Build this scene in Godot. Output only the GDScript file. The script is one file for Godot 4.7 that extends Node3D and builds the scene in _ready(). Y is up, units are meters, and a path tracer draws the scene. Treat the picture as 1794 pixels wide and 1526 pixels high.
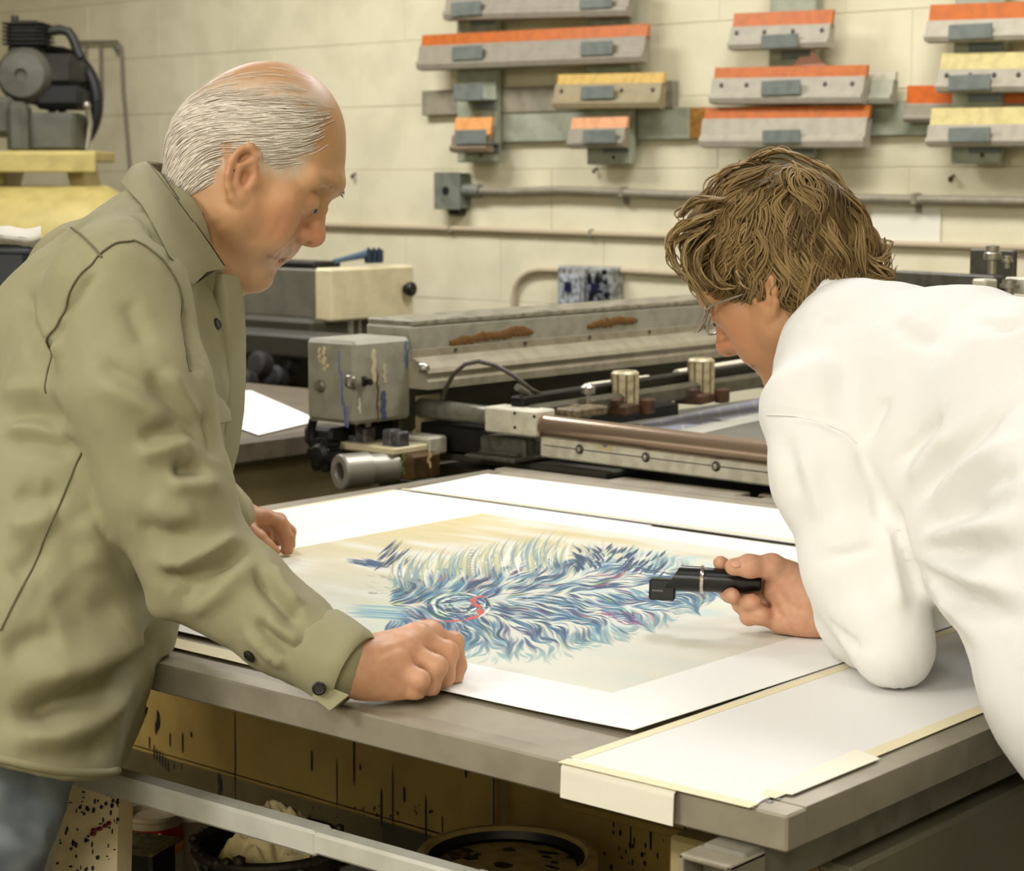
extends Node3D
# A screen-printing workshop: two men lean over a print on a press table.
# x runs along the back wall, z towards the viewer's side of the room, y is up; the table's near corner stands at x = 0, z = 0.

const LENS := 3520.0                     # focal length for the 1794 x 1526 frame
const EYE := Vector3(0.852, 1.4, 1.311)
const WALL_Z := -3.3
const TOP := 0.9                         # height of the table top
var fw: Vector3
var rt: Vector3
var upv: Vector3
var mats := {}
var sun_rng := RandomNumberGenerator.new()


func _ready():
	fw = Vector3(-0.6507, -0.1248, -0.7490).normalized()
	rt = fw.cross(Vector3.UP).normalized()
	upv = rt.cross(fw)
	var camera := Camera3D.new()
	camera.name = "camera"
	camera.fov = rad_to_deg(2.0 * atan(763.0 / LENS))
	camera.near = 0.05
	camera.far = 60.0
	camera.transform = Transform3D(Basis(rt, upv, -fw), EYE)
	var lens := CameraAttributesPhysical.new()
	lens.frustum_focal_length = 12.0 * LENS / 763.0
	lens.frustum_focus_distance = 2.12
	lens.frustum_near = 0.05
	lens.frustum_far = 60.0
	lens.exposure_aperture = 9.0
	camera.attributes = lens
	add_child(camera)
	camera.current = true
	var we := WorldEnvironment.new()
	we.name = "world_environment"
	var env := Environment.new()
	env.background_mode = Environment.BG_COLOR
	env.background_color = Color(0.75, 0.8, 0.85)
	env.background_energy_multiplier = 0.2
	env.tonemap_mode = Environment.TONE_MAPPER_LINEAR
	env.tonemap_exposure = 0.32
	env.sdfgi_enabled = true
	env.ssao_enabled = true
	env.ssil_enabled = true
	we.environment = env
	add_child(we)
	# ceiling lights: the row over the table, a row towards the wall, and one over the viewer
	var warm := Color(1.0, 0.995, 1.0)
	ceiling_light(Vector3(-1.05, 2.85, 0.35), Vector2(1.2, 0.6), 2.0, warm, "fluorescent ceiling light panel over the printing table")
	ceiling_light(Vector3(0.55, 2.85, 0.2), Vector2(1.2, 0.6), 2.0, warm, "fluorescent ceiling light panel over the table's right end")
	ceiling_light(Vector3(-3.5, 2.85, -1.85), Vector2(1.2, 0.6), 18.0, warm, "fluorescent ceiling light panel near the squeegee wall")
	ceiling_light(Vector3(-1.2, 2.85, -2.0), Vector2(1.2, 0.6), 16.0, warm, "fluorescent ceiling light panel before the middle of the back wall")
	ceiling_light(Vector3(-1.3, 2.85, 2.8), Vector2(1.2, 0.6), 30.0, warm, "fluorescent ceiling light panel behind the older man")
	ceiling_light(Vector3(1.2, 2.85, 2.7), Vector2(1.2, 0.6), 22.0, warm, "fluorescent ceiling light panel above and behind the viewer")
	build_room()
	build_wall_rack()
	build_wall_pipes()
	build_compressor()
	build_rear_press()
	build_press()
	build_table()
	build_print()
	build_under_table()
	build_older_man()
	build_younger_man()
	build_loupe()


func ray(x: float, y: float) -> Vector3:
	return fw + rt * ((x - 897.0) / LENS) - upv * ((y - 763.0) / LENS)
func at(x: float, y: float, d: float) -> Vector3:
	return EYE + ray(x, y) * d
func on_y(x: float, y: float, h: float) -> Vector3:
	var r := ray(x, y)
	return EYE + r * ((h - EYE.y) / r.y)
func on_z(x: float, y: float, z: float) -> Vector3:
	var r := ray(x, y)
	return EYE + r * ((z - EYE.z) / r.z)
func on_x(x: float, y: float, w: float) -> Vector3:
	var r := ray(x, y)
	return EYE + r * ((w - EYE.x) / r.x)


# ---------------------------------------------------------------- mesh helper
class Shape:
	var v := PackedVector3Array()
	var n := PackedVector3Array()
	var uv := PackedVector2Array()
	var c := PackedColorArray()
	var ix := PackedInt32Array()
	var col := Color.WHITE
	func add(p: Vector3, nn: Vector3, t := Vector2.ZERO) -> int:
		v.append(p); n.append(nn); uv.append(t); c.append(col)
		return v.size() - 1
	func poly(pts: Array, out: Vector3) -> void:
		var m: Vector3 = (pts[1] - pts[0]).cross(pts[2] - pts[0])
		if m.length_squared() < 1e-18 and pts.size() > 3:
			m = (pts[2] - pts[0]).cross(pts[3] - pts[0])
		m = m.normalized()
		var ccw := m.dot(out) > 0.0
		if not ccw:
			m = -m
		var f := v.size()
		for p in pts:
			add(p, m)
		for i in range(1, pts.size() - 1):
			ix.append(f); ix.append(f + i + (1 if ccw else 0)); ix.append(f + i + (0 if ccw else 1))
	func box(t: Transform3D, s: Vector3, bev := 0.0) -> Shape:
		var h := s * 0.5
		bev = minf(bev, minf(h.x, minf(h.y, h.z)) * 0.9)
		var ctr := t.origin
		if bev <= 0.0:
			for k in 3:
				var i := (k + 1) % 3
				var j := (k + 2) % 3
				for sg in [-1.0, 1.0]:
					var q := []
					for w in [[-1, -1], [1, -1], [1, 1], [-1, 1]]:
						var p := Vector3.ZERO
						p[k] = sg * h[k]; p[i] = w[0] * h[i]; p[j] = w[1] * h[j]
						q.append(t * p)
					poly(q, t.basis[k] * sg)
			return self
		var cv := func(sg: Array, k: int) -> Vector3:
			var p := Vector3.ZERO
			for a in 3:
				p[a] = sg[a] * (h[a] if a == k else h[a] - bev)
			return t * p
		for k in 3:
			var i := (k + 1) % 3
			var j := (k + 2) % 3
			for sg in [-1, 1]:
				var q := []
				for w in [[-1, -1], [1, -1], [1, 1], [-1, 1]]:
					var a := [0, 0, 0]
					a[k] = sg; a[i] = w[0]; a[j] = w[1]
					q.append(cv.call(a, k))
				poly(q, t.basis[k] * sg)
			for si in [-1, 1]:
				for sj in [-1, 1]:
					var a := [0, 0, 0]
					a[i] = si; a[j] = sj
					a[k] = -1
					var b := a.duplicate()
					b[k] = 1
					poly([cv.call(a, i), cv.call(b, i), cv.call(b, j), cv.call(a, j)], t.basis[i] * si + t.basis[j] * sj)
		for sx in [-1, 1]:
			for sy in [-1, 1]:
				for sz in [-1, 1]:
					var a := [sx, sy, sz]
					poly([cv.call(a, 0), cv.call(a, 1), cv.call(a, 2)], t.basis * Vector3(sx, sy, sz))
		return self
	func bx(p: Vector3, s: Vector3, bev := 0.0, yaw := 0.0) -> Shape:
		return box(Transform3D(Basis(Vector3.UP, yaw), p), s, bev)
	# a box between two points, its height along "up"
	func bar(a: Vector3, b: Vector3, w: float, h: float, up := Vector3.UP, bev := 0.0) -> Shape:
		var d := b - a
		var z := d.normalized()
		var x := up.cross(z).normalized()
		return box(Transform3D(Basis(x, z.cross(x), z), (a + b) * 0.5), Vector3(w, h, d.length()), bev)
	func loft(rings: Array, closed := true, caps := 0, smooth := true) -> Shape:
		var m: int = rings[0].size()
		var f := v.size()
		var cols := m + (1 if closed else 0)
		var nr := rings.size()
		var nrm := PackedVector3Array()
		nrm.resize(nr * m)
		var side := 0.0
		var cen := PackedVector3Array()
		for r in rings:
			var s := Vector3.ZERO
			for p in r:
				s += p
			cen.append(s / m)
		for i in nr - 1:
			for j in m if closed else m - 1:
				var k := (j + 1) % m
				var a: Vector3 = rings[i][j]
				var b: Vector3 = rings[i][k]
				var d: Vector3 = rings[i + 1][j]
				var e: Vector3 = rings[i + 1][k]
				var w := (e - a).cross(d - b)
				nrm[i * m + j] += w; nrm[i * m + k] += w; nrm[(i + 1) * m + j] += w; nrm[(i + 1) * m + k] += w
				side += w.dot(a + e - cen[i] - cen[i + 1])
		var sg := 1.0 if side >= 0.0 else -1.0
		for i in nr:
			for j in cols:
				var k := j % m
				add(rings[i][k], nrm[i * m + k].normalized() * sg, Vector2(float(j) / (cols - 1), float(i) / (nr - 1)))
		for i in nr - 1:
			for j in cols - 1:
				var a := f + i * cols + j
				var b := a + 1
				var d := a + cols
				var e := d + 1
				if sg > 0:
					ix.append_array([a, d, e, a, e, b])
				else:
					ix.append_array([a, e, d, a, b, e])
		if caps & 1:
			poly(Array(rings[0]), rings[0][0] * 0 + (cen[0] - cen[1]))
		if caps & 2:
			poly(Array(rings[nr - 1]), cen[nr - 1] - cen[nr - 2])
		return self
	func tube(pts: Array, rad, sides := 8, caps := 3) -> Shape:
		var rings := []
		var t0: Vector3 = (pts[1] - pts[0]).normalized()
		var x := t0.cross(Vector3.UP if absf(t0.y) < 0.9 else Vector3.RIGHT).normalized()
		for i in pts.size():
			var t: Vector3 = (pts[mini(i + 1, pts.size() - 1)] - pts[maxi(i - 1, 0)]).normalized()
			x = (x - t * x.dot(t)).normalized()
			var y := t.cross(x)
			var r: float = rad[i] if rad is Array else rad
			var ring := PackedVector3Array()
			for k in sides:
				var a := TAU * k / sides
				ring.append(pts[i] + (x * cos(a) + y * sin(a)) * r)
			rings.append(ring)
		return loft(rings, true, caps)
	# turned shape: pairs of radius and height along the y axis of t; corners stay sharp
	func lathe(t: Transform3D, prof: Array, sides := 24) -> Shape:
		for i in prof.size() - 1:
			var rings := []
			for k in 2:
				var p: Vector2 = prof[i + k]
				var ring := PackedVector3Array()
				for j in sides:
					var a := TAU * j / sides
					ring.append(t * Vector3(p.x * cos(a), p.y, p.x * sin(a)))
				rings.append(ring)
			var s := Shape.new()
			s.col = col
			s.loft(rings)
			# turn the strip outwards by the profile's own side
			var e: Vector2 = prof[i + 1] - prof[i]
			var want := (t.basis * Vector3(e.y, -e.x, 0)).normalized()
			var half := s.n.size() / 2
			var got := s.n[0] + s.n[half]
			if got.dot(want) < 0.0:
				for k in s.n.size():
					s.n[k] = -s.n[k]
				for k in range(0, s.ix.size(), 3):
					var q := s.ix[k + 1]
					s.ix[k + 1] = s.ix[k + 2]
					s.ix[k + 2] = q
			join(s)
		return self
	func join(s: Shape) -> void:
		var f := v.size()
		v.append_array(s.v); n.append_array(s.n); uv.append_array(s.uv); c.append_array(s.c)
		for i in s.ix:
			ix.append(i + f)
	# polygon in the xy plane of t, drawn out along z from 0 to depth
	func prism(t: Transform3D, pts: PackedVector2Array, depth: float) -> Shape:
		var tri := Geometry2D.triangulate_polygon(pts)
		for s in 2:
			var z := depth * s
			var o := t.basis.z * (1.0 if s == 1 else -1.0) * signf(depth)
			for i in range(0, tri.size(), 3):
				var q := []
				for k in 3:
					q.append(t * Vector3(pts[tri[i + k]].x, pts[tri[i + k]].y, z))
				poly(q, o)
		var turn := -1.0 if Geometry2D.is_polygon_clockwise(pts) else 1.0
		for i in pts.size():
			var a := pts[i]
			var b := pts[(i + 1) % pts.size()]
			var e := (b - a) * turn
			poly([t * Vector3(a.x, a.y, 0), t * Vector3(b.x, b.y, 0), t * Vector3(b.x, b.y, depth), t * Vector3(a.x, a.y, depth)], t.basis * Vector3(e.y, -e.x, 0))
		return self
	func ball(p: Vector3, r: Vector3, seg := 12, b := Basis.IDENTITY) -> Shape:
		var rings := []
		for i in seg / 2 + 1:
			var a := PI * i / (seg / 2)
			var ring := PackedVector3Array()
			for j in seg:
				var u := TAU * j / seg
				ring.append(p + b * Vector3(r.x * sin(a) * cos(u), r.y * cos(a), r.z * sin(a) * sin(u)))
			rings.append(ring)
		return loft(rings)
	func mesh(off := Vector3.ZERO) -> ArrayMesh:
		var arr := []
		arr.resize(Mesh.ARRAY_MAX)
		var w := v
		if off != Vector3.ZERO:
			w = PackedVector3Array()
			w.resize(v.size())
			for i in v.size():
				w[i] = v[i] - off
		arr[Mesh.ARRAY_VERTEX] = w
		arr[Mesh.ARRAY_NORMAL] = n
		arr[Mesh.ARRAY_TEX_UV] = uv
		arr[Mesh.ARRAY_COLOR] = c
		arr[Mesh.ARRAY_INDEX] = ix
		var m := ArrayMesh.new()
		m.add_surface_from_arrays(Mesh.PRIMITIVE_TRIANGLES, arr)
		return m


# ---------------------------------------------------------------- tree helpers
func thing(called: String, label: String, category: String, where := Vector3.ZERO, group := "") -> Node3D:
	var o := Node3D.new()
	o.name = numbered(called)
	o.position = where
	add_child(o, true)
	o.set_meta("label", label)
	o.set_meta("category", category)
	if group != "":
		o.set_meta("group", group)
	return o
var names := {}
func numbered(called: String) -> String:
	var k: int = names.get(called, 0)
	names[called] = k + 1
	return called if k == 0 else "%s_%03d" % [called, k]
func part(parent: Node, called: String, s: Shape, m: Material, label := "") -> MeshInstance3D:
	var off := Vector3.ZERO
	var q := parent
	while q != self:
		off += q.position
		q = q.get_parent()
	var o := MeshInstance3D.new()
	var k := 0
	var nm := called
	while parent.has_node(nm):
		k += 1
		nm = "%s_%03d" % [called, k]
	o.name = nm
	o.mesh = s.mesh(off)
	o.material_override = m
	parent.add_child(o, true)
	if label != "":
		o.set_meta("label", label)
	return o
func struct(called: String, s: Shape, m: Material, label: String, category: String) -> MeshInstance3D:
	var o := part(self, called, s, m, label)
	o.set_meta("category", category)
	o.set_meta("kind", "structure")
	return o
func single(called: String, s: Shape, m: Material, label: String, category: String, group := "") -> MeshInstance3D:
	var o := part(self, numbered(called), s, m, label)
	o.set_meta("category", category)
	if group != "":
		o.set_meta("group", group)
	return o


# ---------------------------------------------------------------- materials
func noise_tex(freq: float, ramp: Array, octaves := 4, normal := 0.0, cell := false) -> NoiseTexture2D:
	var fn := FastNoiseLite.new()
	fn.noise_type = FastNoiseLite.TYPE_CELLULAR if cell else FastNoiseLite.TYPE_SIMPLEX_SMOOTH
	fn.frequency = freq
	fn.fractal_octaves = octaves
	fn.seed = 7
	var t := NoiseTexture2D.new()
	t.width = 512
	t.height = 512
	t.seamless = true
	t.noise = fn
	if normal > 0.0:
		t.as_normal_map = true
		t.bump_strength = normal
	elif ramp.size():
		var g := Gradient.new()
		g.offsets = PackedFloat32Array(ramp[0])
		g.colors = PackedColorArray(ramp[1])
		t.color_ramp = g
	return t
var relief := {}
func mat(called: String, color: Color, rough := 0.6, metal := 0.0, d := {}) -> StandardMaterial3D:
	if mats.has(called):
		return mats[called]
	var m := StandardMaterial3D.new()
	m.resource_name = called
	m.albedo_color = color
	m.roughness = rough
	m.metallic = metal
	if d.has("mottle"):                      # [how dark, scale per metre]
		var a: float = 1.0 - d.mottle[0]
		var key := "mottle%s" % d.mottle[0]
		if not relief.has(key):
			relief[key] = noise_tex(0.012, [[0.0, 0.35, 0.6, 1.0], [Color(a, a, a), Color((1 + a) / 2, (1 + a) / 2, (1 + a) / 2 - 0.01), Color(1, 1, 1), Color(1, 1, 1)]], 5)
		m.albedo_texture = relief[key]
		m.uv1_triplanar = true
		m.uv1_world_triplanar = true
		m.uv1_scale = Vector3.ONE * d.mottle[1]
	if d.has("bump"):                        # [strength, scale per metre, frequency]
		var key := "bump%s" % d.bump[2]
		if not relief.has(key):
			relief[key] = noise_tex(d.bump[2], [], 4, 6.0)
		m.normal_enabled = true
		m.normal_texture = relief[key]
		m.normal_scale = d.bump[0]
		m.uv1_triplanar = true
		m.uv1_world_triplanar = true
		m.uv1_scale = Vector3.ONE * d.bump[1]
	if d.has("tint"):
		m.vertex_color_use_as_albedo = true
	if d.has("sheen"):
		m.rim_enabled = true
		m.rim = d.sheen
		m.rim_tint = 0.5
	if d.has("sss"):
		m.subsurf_scatter_enabled = true
		m.subsurf_scatter_strength = d.sss
	if d.has("spec"):
		m.metallic_specular = d.spec
	mats[called] = m
	return m


func ceiling_light(p: Vector3, size: Vector2, power: float, color: Color, label: String) -> void:
	var t := thing("ceiling_light", label, "ceiling light", p)
	var s := Shape.new()
	s.bx(p + Vector3(0, 0.05, 0), Vector3(size.x + 0.06, 0.08, size.y + 0.06), 0.01)
	part(t, "housing", s, mat("white enamel", Color(0.9, 0.9, 0.88), 0.5))
	var g := Shape.new()
	g.bx(p + Vector3(0, 0.004, 0), Vector3(size.x, 0.012, size.y), 0.002)
	var m := StandardMaterial3D.new()
	m.albedo_color = Color(0.95, 0.95, 0.92)
	m.emission_enabled = true
	m.emission = color
	m.emission_energy_multiplier = 2.0
	part(t, "diffuser", g, m)
	var l := AreaLight3D.new()
	l.name = "lamp"
	l.area_size = size
	l.light_color = color
	l.light_energy = power
	l.shadow_enabled = true
	l.set("area_range", 20.0)
	l.rotation = Vector3(-PI / 2, 0, 0)
	l.position = Vector3(0, -0.012, 0)
	t.add_child(l)


# ---------------------------------------------------------------- room
func build_room():
	var paint := mat("wall paint", Color(0.85, 0.82, 0.70), 0.75, 0.0, {"mottle": [0.06, 0.7]})
	var mortar := mat("painted mortar", Color(0.85, 0.82, 0.70), 0.9)
	var s := Shape.new()
	var x0 := -7.0
	var x1 := 2.6
	var z1 := 3.2
	var hi := 2.95
	s.bx(Vector3((x0 + x1) / 2, hi / 2, WALL_Z - 0.104), Vector3(x1 - x0 + 0.4, hi, 0.2))
	var wall := struct("wall_back", s, mortar, "cream painted concrete block wall behind the presses", "wall")
	# painted blocks, 40 x 20 cm, each a piece of the wall
	var kinds := []
	var rng := RandomNumberGenerator.new()
	rng.seed = 3
	for k in 3:
		var b := Shape.new()
		b.bx(Vector3.ZERO, Vector3(0.3992, 0.1992, 0.012), 0.0016)
		kinds.append(b.mesh())
	var n := 0
	for row in 8:
		var y := 0.94 + 0.2 * row
		var x := -6.4 + (0.2 if row % 2 else 0.0)
		while x < -0.5:
			var o := MeshInstance3D.new()
			o.name = "concrete_block" if n == 0 else "concrete_block_%03d" % n
			o.mesh = kinds[n % 3]
			o.material_override = paint
			o.position = Vector3(x + rng.randf_range(-0.0008, 0.0008), y, WALL_Z - 0.006 + rng.randf_range(-0.0008, 0.0008))
			wall.add_child(o, true)
			n += 1
			x += 0.4
	s = Shape.new()
	s.bx(Vector3(x0 - 0.1, hi / 2, (WALL_Z + z1) / 2), Vector3(0.2, hi, z1 - WALL_Z))
	struct("wall_left", s, paint, "plain cream wall at the left end of the workshop", "wall")
	s = Shape.new()
	s.bx(Vector3(x1 + 0.1, hi / 2, (WALL_Z + z1) / 2), Vector3(0.2, hi, z1 - WALL_Z))
	struct("wall_right", s, paint, "plain cream wall at the right end of the workshop", "wall")
	s = Shape.new()
	s.bx(Vector3((x0 + x1) / 2, hi / 2, z1 + 0.1), Vector3(x1 - x0 + 0.4, hi, 0.2))
	struct("wall_front", s, paint, "plain cream wall behind the viewer", "wall")
	s = Shape.new()
	s.bx(Vector3((x0 + x1) / 2, -0.1, (WALL_Z + z1) / 2), Vector3(x1 - x0 + 0.4, 0.2, z1 - WALL_Z + 0.4))
	struct("floor", s, mat("concrete floor", Color(0.42, 0.39, 0.33), 0.6, 0.0, {"mottle": [0.3, 0.8]}), "worn grey concrete workshop floor", "floor")
	s = Shape.new()
	s.bx(Vector3((x0 + x1) / 2, hi + 0.1, (WALL_Z + z1) / 2), Vector3(x1 - x0 + 0.4, 0.2, z1 - WALL_Z + 0.4))
	struct("ceiling", s, mat("ceiling paint", Color(0.86, 0.84, 0.78), 0.9), "pale painted workshop ceiling", "ceiling")


# ---------------------------------------------------------------- squeegee rack
func squeegee(x0: float, y0: float, x1: float, y1: float, hb: float, hh: float, z: float, blade: Color, body: Color, bolts: int, label: String, tilt := 0.16, grp := "squeegees racked on the back wall", metal := 0.0) -> void:
	var a := on_z(x0, y0, z)
	var b := on_z(x1, y1, z)
	var ln := a.distance_to(b)
	var px := ln / Vector2(x0, y0).distance_to(Vector2(x1, y1))
	var dx := (b - a).normalized()
	var dz := dx.cross(Vector3.UP).normalized()
	var dy := dz.cross(dx)
	if dy.y < 0:
		dy = -dy
	dz = dx.cross(dy)
	if dz.z < 0:
		dz = -dz
	var sc := px * 1.03
	var bh := hb * sc
	var hhh := hh * sc
	# tilted back at the top, so that the blade leans to the wall
	var up := (dy - dz * tilt).normalized()
	var out := dx.cross(up)
	if out.z < 0:
		out = -out
	var t := thing("squeegee", label, "squeegee", a, grp)
	var tr := Transform3D(Basis(out, up, -dx if out.cross(up).dot(dx) < 0 else dx), a)
	if tr.basis.z.dot(dx) < 0:
		tr.origin = b
	var s := Shape.new()
	s.prism(tr, PackedVector2Array([Vector2(-0.005, -bh - 0.01), Vector2(0.005, -bh - 0.01), Vector2(0.005, -0.001), Vector2(0.0035, 0), Vector2(-0.0035, 0), Vector2(-0.005, -0.001)]), ln)
	part(t, "blade", s, mat("blade %s" % blade.to_html(), blade, 0.45, 0.0, {"mottle": [0.12, 4.0]}))
	s = Shape.new()
	var q := hhh
	s.prism(tr, PackedVector2Array([Vector2(0.008, -bh), Vector2(0.013, -bh - 0.004), Vector2(0.013, -bh - q * 0.62), Vector2(0.02, -bh - q * 0.7), Vector2(0.02, -bh - q * 0.82), Vector2(0.012, -bh - q), Vector2(-0.012, -bh - q), Vector2(-0.02, -bh - q * 0.8), Vector2(-0.013, -bh - q * 0.6), Vector2(-0.013, -bh - 0.004), Vector2(-0.008, -bh)]), ln)
	part(t, "holder", s, mat("holder %s" % body.to_html(), body, 0.5, metal, {"mottle": [0.08, 3.0]}))
	for i in bolts:
		s = Shape.new()
		var p := a + dx * ln * (0.07 + 0.86 * i / maxi(bolts - 1, 1)) - up * (bh + q * 0.3) + out * 0.0125
		s.lathe(Transform3D(Basis(up, out, up.cross(out)), p), [Vector2(0.0065, -0.002), Vector2(0.0065, 0.002), Vector2(0.004, 0.0035), Vector2(0.0, 0.0035)], 10)
		part(t, "bolt", s, mat("dark bolt", Color(0.3, 0.28, 0.25), 0.4, 0.6))


func build_wall_rack():
	var green := mat("grey green board", Color(0.62, 0.635, 0.55), 0.6, 0.0, {"mottle": [0.12, 2.0]})
	var steel := mat("grey bracket steel", Color(0.45, 0.475, 0.45), 0.45, 0.1, {"mottle": [0.12, 3.0]})
	var raw := mat("raw ochre wood", Color(0.60, 0.42, 0.13), 0.7, 0.0, {"mottle": [0.2, 6.0]})
	var base := on_z(1300, 240, WALL_Z)
	var t := thing("squeegee_rack", "grey green wall rack of posts and rails with steel clips holding squeegees", "rack", base)
	var wz := WALL_Z + 0.012
	# the long rail, front face at wz + 0.02
	var s := Shape.new()
	var l := on_z(868, 190, wz)
	var r := on_z(1212, 187, wz)
	s.box(Transform3D(Basis.IDENTITY, Vector3((l.x + r.x) / 2, 1.565, wz)), Vector3(r.x - l.x, 0.088, 0.022), 0.002)
	part(t, "rail", s, green)
	s = Shape.new()
	var r2 := on_z(1243, 187, wz)
	s.box(Transform3D(Basis.IDENTITY, Vector3((r.x + r2.x) / 2, 1.565, wz)), Vector3(r2.x - r.x, 0.084, 0.02), 0.001)
	part(t, "rail_joint", s, raw, "bare ochre wood where two rails meet")
	s = Shape.new()
	var r3 := -0.9
	s.box(Transform3D(Basis.IDENTITY, Vector3((r2.x + r3) / 2, 1.565, wz)), Vector3(r3 - r2.x, 0.088, 0.022), 0.002)
	part(t, "rail", s, green)
	# upper grey rail
	s = Shape.new()
	l = on_z(745, 165, wz)
	r = on_z(1186, 165, wz)
	s.box(Transform3D(Basis.IDENTITY, Vector3((l.x + r.x) / 2, 1.645, wz + 0.004)), Vector3(r.x - l.x, 0.076, 0.026), 0.002)
	part(t, "upper_rail", s, mat("grey rail", Color(0.56, 0.53, 0.45), 0.6, 0.0, {"mottle": [0.15, 2.0]}))
	# posts: px left, right, bottom
	var pz := wz + 0.035
	for q in [[800, 868, 284], [1028, 1104, 288], [1345, 1424, 280], [1667, 1752, 286], [1990, 2070, 290]]:
		s = Shape.new()
		var a := on_z(q[0], 200, pz + 0.014)
		var b := on_z(q[1], q[2], pz + 0.014)
		var hi := 2.3
		s.box(Transform3D(Basis.IDENTITY, Vector3((a.x + b.x) / 2, (hi + b.y) / 2, pz)), Vector3(b.x - a.x, hi - b.y, 0.028), 0.003)
		var po := part(t, "post", s, green)
		s = Shape.new()
		s.lathe(Transform3D(Basis(Vector3.RIGHT, PI / 2), Vector3((a.x + b.x) / 2 + 0.02, b.y + 0.02, pz + 0.014)), [Vector2(0.006, -0.001), Vector2(0.006, 0.002), Vector2(0, 0.003)], 8)
		part(po, "screw", s, mat("dark bolt", Color(0.3, 0.28, 0.25), 0.4, 0.6))
	# clips: px left, top, right, bottom of the lip in front of each squeegee
	for q in [[790, 5, 843, 25], [1016, 0, 1072, 12], [792, 82, 845, 103], [1018, 74, 1073, 95], [795, 148, 845, 175], [1018, 152, 1075, 172], [797, 228, 852, 252], [1022, 228, 1078, 250], [1334, 62, 1398, 82], [1334, 142, 1402, 165], [1336, 228, 1402, 250], [1662, 44, 1738, 66], [1662, 132, 1735, 156], [1662, 224, 1735, 248]]:
		var cz := WALL_Z + 0.125
		var a := on_z(q[0], q[1], cz)
		var b := on_z(q[2], q[3], cz)
		s = Shape.new()
		var c := (a + b) / 2
		s.bx(c, Vector3(b.x - a.x, a.y - b.y, 0.005), 0.0015)
		s.bx(Vector3(c.x, b.y + 0.001, (cz + pz) / 2 + 0.004), Vector3(b.x - a.x, 0.005, cz - pz - 0.005), 0.001)
		s.bx(Vector3(c.x + (b.x - a.x) * 0.1, b.y - 0.012, pz + 0.0165), Vector3((b.x - a.x) * 0.8, 0.03, 0.005), 0.001)
		part(t, "clip", s, steel)
	var orange := Color(0.73, 0.38, 0.10)
	var amber := Color(0.80, 0.66, 0.34)
	var peach := Color(0.88, 0.62, 0.36)
	var lemon := Color(0.80, 0.74, 0.50)
	var grey := Color(0.58, 0.55, 0.48)
	var pale := Color(0.66, 0.63, 0.56)
	var z := WALL_Z + 0.088
	squeegee(742, 62, 1138, 42, 15, 33, z, orange, grey, 0, "longest squeegee, orange bladed, sloping up across the two left posts of the rack")
	squeegee(790, -26, 1112, -38, 14, 34, z, Color(0.4, 0.36, 0.3), grey, 0, "plain grey squeegee cut off by the top of the picture, above the longest orange one")
	squeegee(980, 131, 1166, 127, 14, 33, z, amber, Color(0.60, 0.55, 0.42), 4, "squeegee with a yellow amber blade on the second post from the left")
	squeegee(800, 207, 864, 205, 22, 22, z, peach, Color(0.55, 0.48, 0.4), 0, "smallest squeegee, with a peach blade, at the foot of the leftmost post")
	squeegee(1004, 207, 1102, 204, 15, 26, z, Color(0.88, 0.63, 0.45), grey, 0, "short squeegee with a pinkish peach blade at the foot of the second post")
	squeegee(1288, 24, 1462, 17, 20, 34, z, orange, pale, 4, "short orange bladed squeegee, topmost on the middle post")
	squeegee(1255, 119, 1522, 114, 16, 38, z, orange, pale, 6, "orange bladed squeegee with six bolts on the middle post, pink scrap behind it")
	squeegee(1238, 189, 1526, 185, 17, 42, z, orange, pale, 0, "orange bladed squeegee with a smooth pale holder at the foot of the middle post")
	squeegee(1632, 9, 1880, 0, 26, 34, z, orange, Color(0.70, 0.67, 0.6), 0, "orange bladed squeegee at the picture's top right corner on the right hand post")
	squeegee(1652, 94, 1900, 90, 26, 36, z, lemon, pale, 6, "pale yellow bladed squeegee with bolts on the right hand post")
	squeegee(1634, 190, 1900, 186, 27, 34, z, lemon, pale, 0, "pale yellow bladed squeegee at the foot of the right hand post")
	squeegee(1591, 150, 1890, 148, 28, 30, WALL_Z + 0.042, Color(0.78, 0.38, 0.11), grey, 0, "dark orange squeegee tucked behind the right hand post", 0.0)
	squeegee(1500, 128, 1572, 126, 12, 36, WALL_Z + 0.05, Color(0.7, 0.68, 0.58), Color(0.62, 0.62, 0.54), 0, "pale grey squeegee end sticking out behind the bolted orange one", 0.2)
	# pink scrap behind the middle squeegee
	s = Shape.new()
	var p0 := on_z(1385, 122, WALL_Z + 0.068)
	var p1 := on_z(1415, 80, WALL_Z + 0.062)
	var p2 := on_z(1450, 118, WALL_Z + 0.068)
	var dz := Vector3(0, 0, 0.0012)
	s.poly([p0 + dz, p1 + dz, p2 + dz], Vector3.BACK)
	s.poly([p0, p1, p2], Vector3.FORWARD)
	s.poly([p0, p1, p1 + dz, p0 + dz], Vector3(-1, 1, 0))
	s.poly([p1, p2, p2 + dz, p1 + dz], Vector3(1, 1, 0))
	s.poly([p0, p2, p2 + dz, p0 + dz], Vector3.DOWN)
	single("paper_scrap", s, mat("pink paper", Color(0.85, 0.66, 0.58), 0.8), "corner of a pink paper scrap stuck behind the bolted orange squeegee", "paper")


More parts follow.
